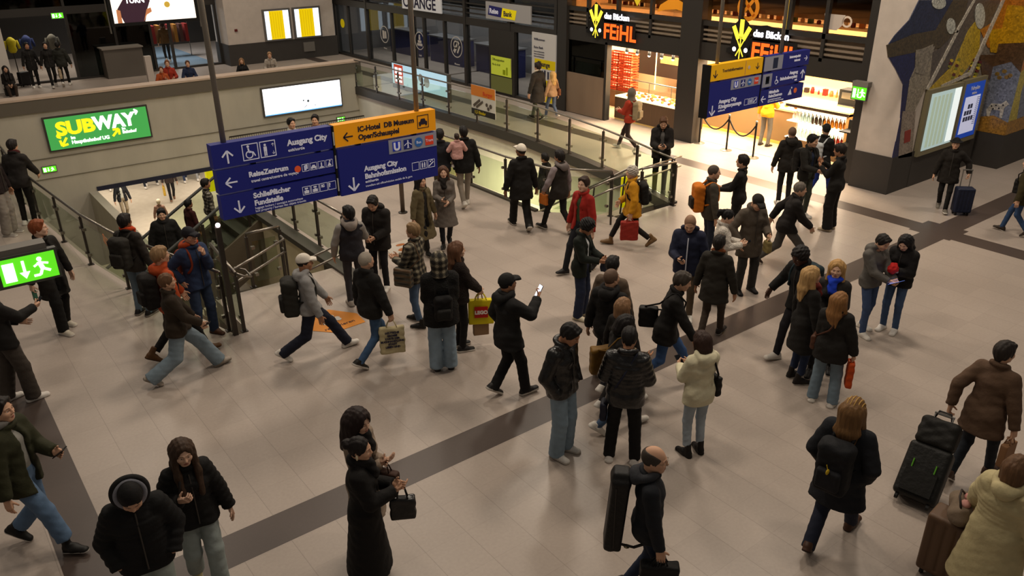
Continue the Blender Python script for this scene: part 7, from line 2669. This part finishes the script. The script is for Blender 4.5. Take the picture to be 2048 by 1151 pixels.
s2_ = floor_at(52, 172)
suitcase((s2_.x, s2_.y, 0), .4, 0, 'black suitcase beside the sitting person at the upper left', '#161414', .4, .5, .24, True, None, False)


def at_parapet(u, v, y=29.35):
    d = FW * F_PX + RT * (u - 1024) - UP * (v - 575.5)
    t = y / d.y
    return Vector((d.x * t, y, 0)), CAM_H + d.z * t


for lb, hdp, y, kw in (('child in a red jacket leaning on the far parapet', (333, 120), 29.4, dict(topc='#8e2a18', hairc='#6b4020', legs='#222222')),
                       ('child in an orange-red top close beside the taller red child at the parapet', (321, 133), 29.3, dict(topc='#a04a20', hairc='#4a2c18', legs='#222222')),
                       ('child in a blue jacket leaning on the far parapet', (374, 121), 29.3, dict(topc='#1d2740', hairc='#4a2f1e', legs='#222222')),
                       ('person in a black jacket with fair hair leaning on the parapet below the timetables', (482, 116), 29.3, dict(topc='#100f10', hairc='#7a5a3c', legs='#222222', female=True, hair='long')),
                       ('person in a beige hoodie leaning over the parapet below the timetables', (538, 102), 29.4, dict(topc='#9a9186', hairc='#8a6a4a', legs='#222222', lean=14))):
    L_, z_ = at_parapet(hdp[0], hdp[1], y)
    person(lb, None, at=L_, h=max(1.15, z_), face=180, top='jacket', R=(.16, .30, 1.14), L=(.16, .30, 1.14), skin='light', **kw)
who('person in a brown jacket walking in the far bluish shop passage', at=(10.7, 39.6, 0), h=1.76, face=0, top='jacket', topc='#5a4022', hem=.84, legs='#2a2622', hair='short', hairc='#3a2418', stance='walk', stride=.4)

# ------------------------------------------------------------------ escalator and lower level
who('large person in black standing low on the escalator', at=(3.95, 17.2, -1.33), h=1.72, face=180, top='jacket', topc='#12100e', bulk=.07, hem=.74, legs='#14120f', hair='short', hairc='#120e0c', skin='light', hat=('beanie', '#12100e'))
who('man in a patterned shirt riding up the escalator', at=(4.95, 17.2, -.67), h=1.52, face=80, top='shirt', topc='#8a857a', topk='plaid', hem=.86, legs='#1c1c22', hair='short', hairc='#17110e', skin='tan')
who('dark-haired person just below the man in a patterned shirt on the escalator', at=(4.55, 17.3, -.92), h=1.36, face=60, top='jacket', topc='#3a1614', hem=.86, legs='#1c1c22', hair='short', hairc='#0f0b0a', skin='tan')
who('boy with black hair behind the blue sign, left of two, near the light box', hd=(581, 236), h=1.70, face=150, top='shirt', topc='#b8b4ac', hem=.86, legs='#1c1c22', hair='short', hairc='#0f0b0a', skin='light')
who('boy with black hair behind the blue sign, right of two, near the light box', hd=(629, 229), h=1.74, face=190, top='shirt', topc='#8a6a5a', hem=.86, legs='#1c1c22', hair='short', hairc='#0f0b0a', skin='light')
Z5 = -5.5
who('man in an open dark jacket and beige trousers on the lower level', px=(254, 440), ground=Z5, h=1.80, face=172, stance='walk', stride=.4, top='jacket', topc='#17181c', inner='#a8a89c', hem=.84, legs='#857862', shoe='leather', shoec='#1c1814', hair='short', hairc='#2a1d15')
p = who('person in dark trousers on the lower level with a yellow bag, upper body hidden', px=(346, 400), ground=Z5, h=1.78, face=178, stance='walk', stride=.5, top='jacket', topc='#3a2f2c', hem=.84, legs='#1c1a1c', shoe='leather', shoec='#6b4a30')
hand_bag(p, 'R', 'carrier_bag', 'yellow carrier bag held on the lower level', 'bag', .34, .4, .1, '#c9a23c', .08)
for lb, px_, tc in (('person on the lower level whose shoes show at the left of the opening', (222, 378), '#22252e'), ('person with white shoes on the lower level, second from the left of the opening', (292, 374), '#232631'),
                    ('person walking on the lower level, legs just below the dark edge', (316, 366), '#1f2024'), ('person on the lower level in blue jeans, right of the yellow bag', (371, 362), '#2a3450'), ('person on the lower level in pale trousers beside the blue sign', (397, 358), '#8c8c8c')):
    who(lb, px=px_, ground=Z5, h=1.75, face=170, stance='walk', stride=.5, top='jacket', topc='#1d1f26', legs=tc, shoec='#c2bbb2')
who('small person with light hair beside the dark post on the lower level', px=(330, 470), ground=Z5, h=1.5, face=10, top='jacket', topc='#8a6a5a', legs='#2a2a2a', hair='short', hairc='#b0a48c')
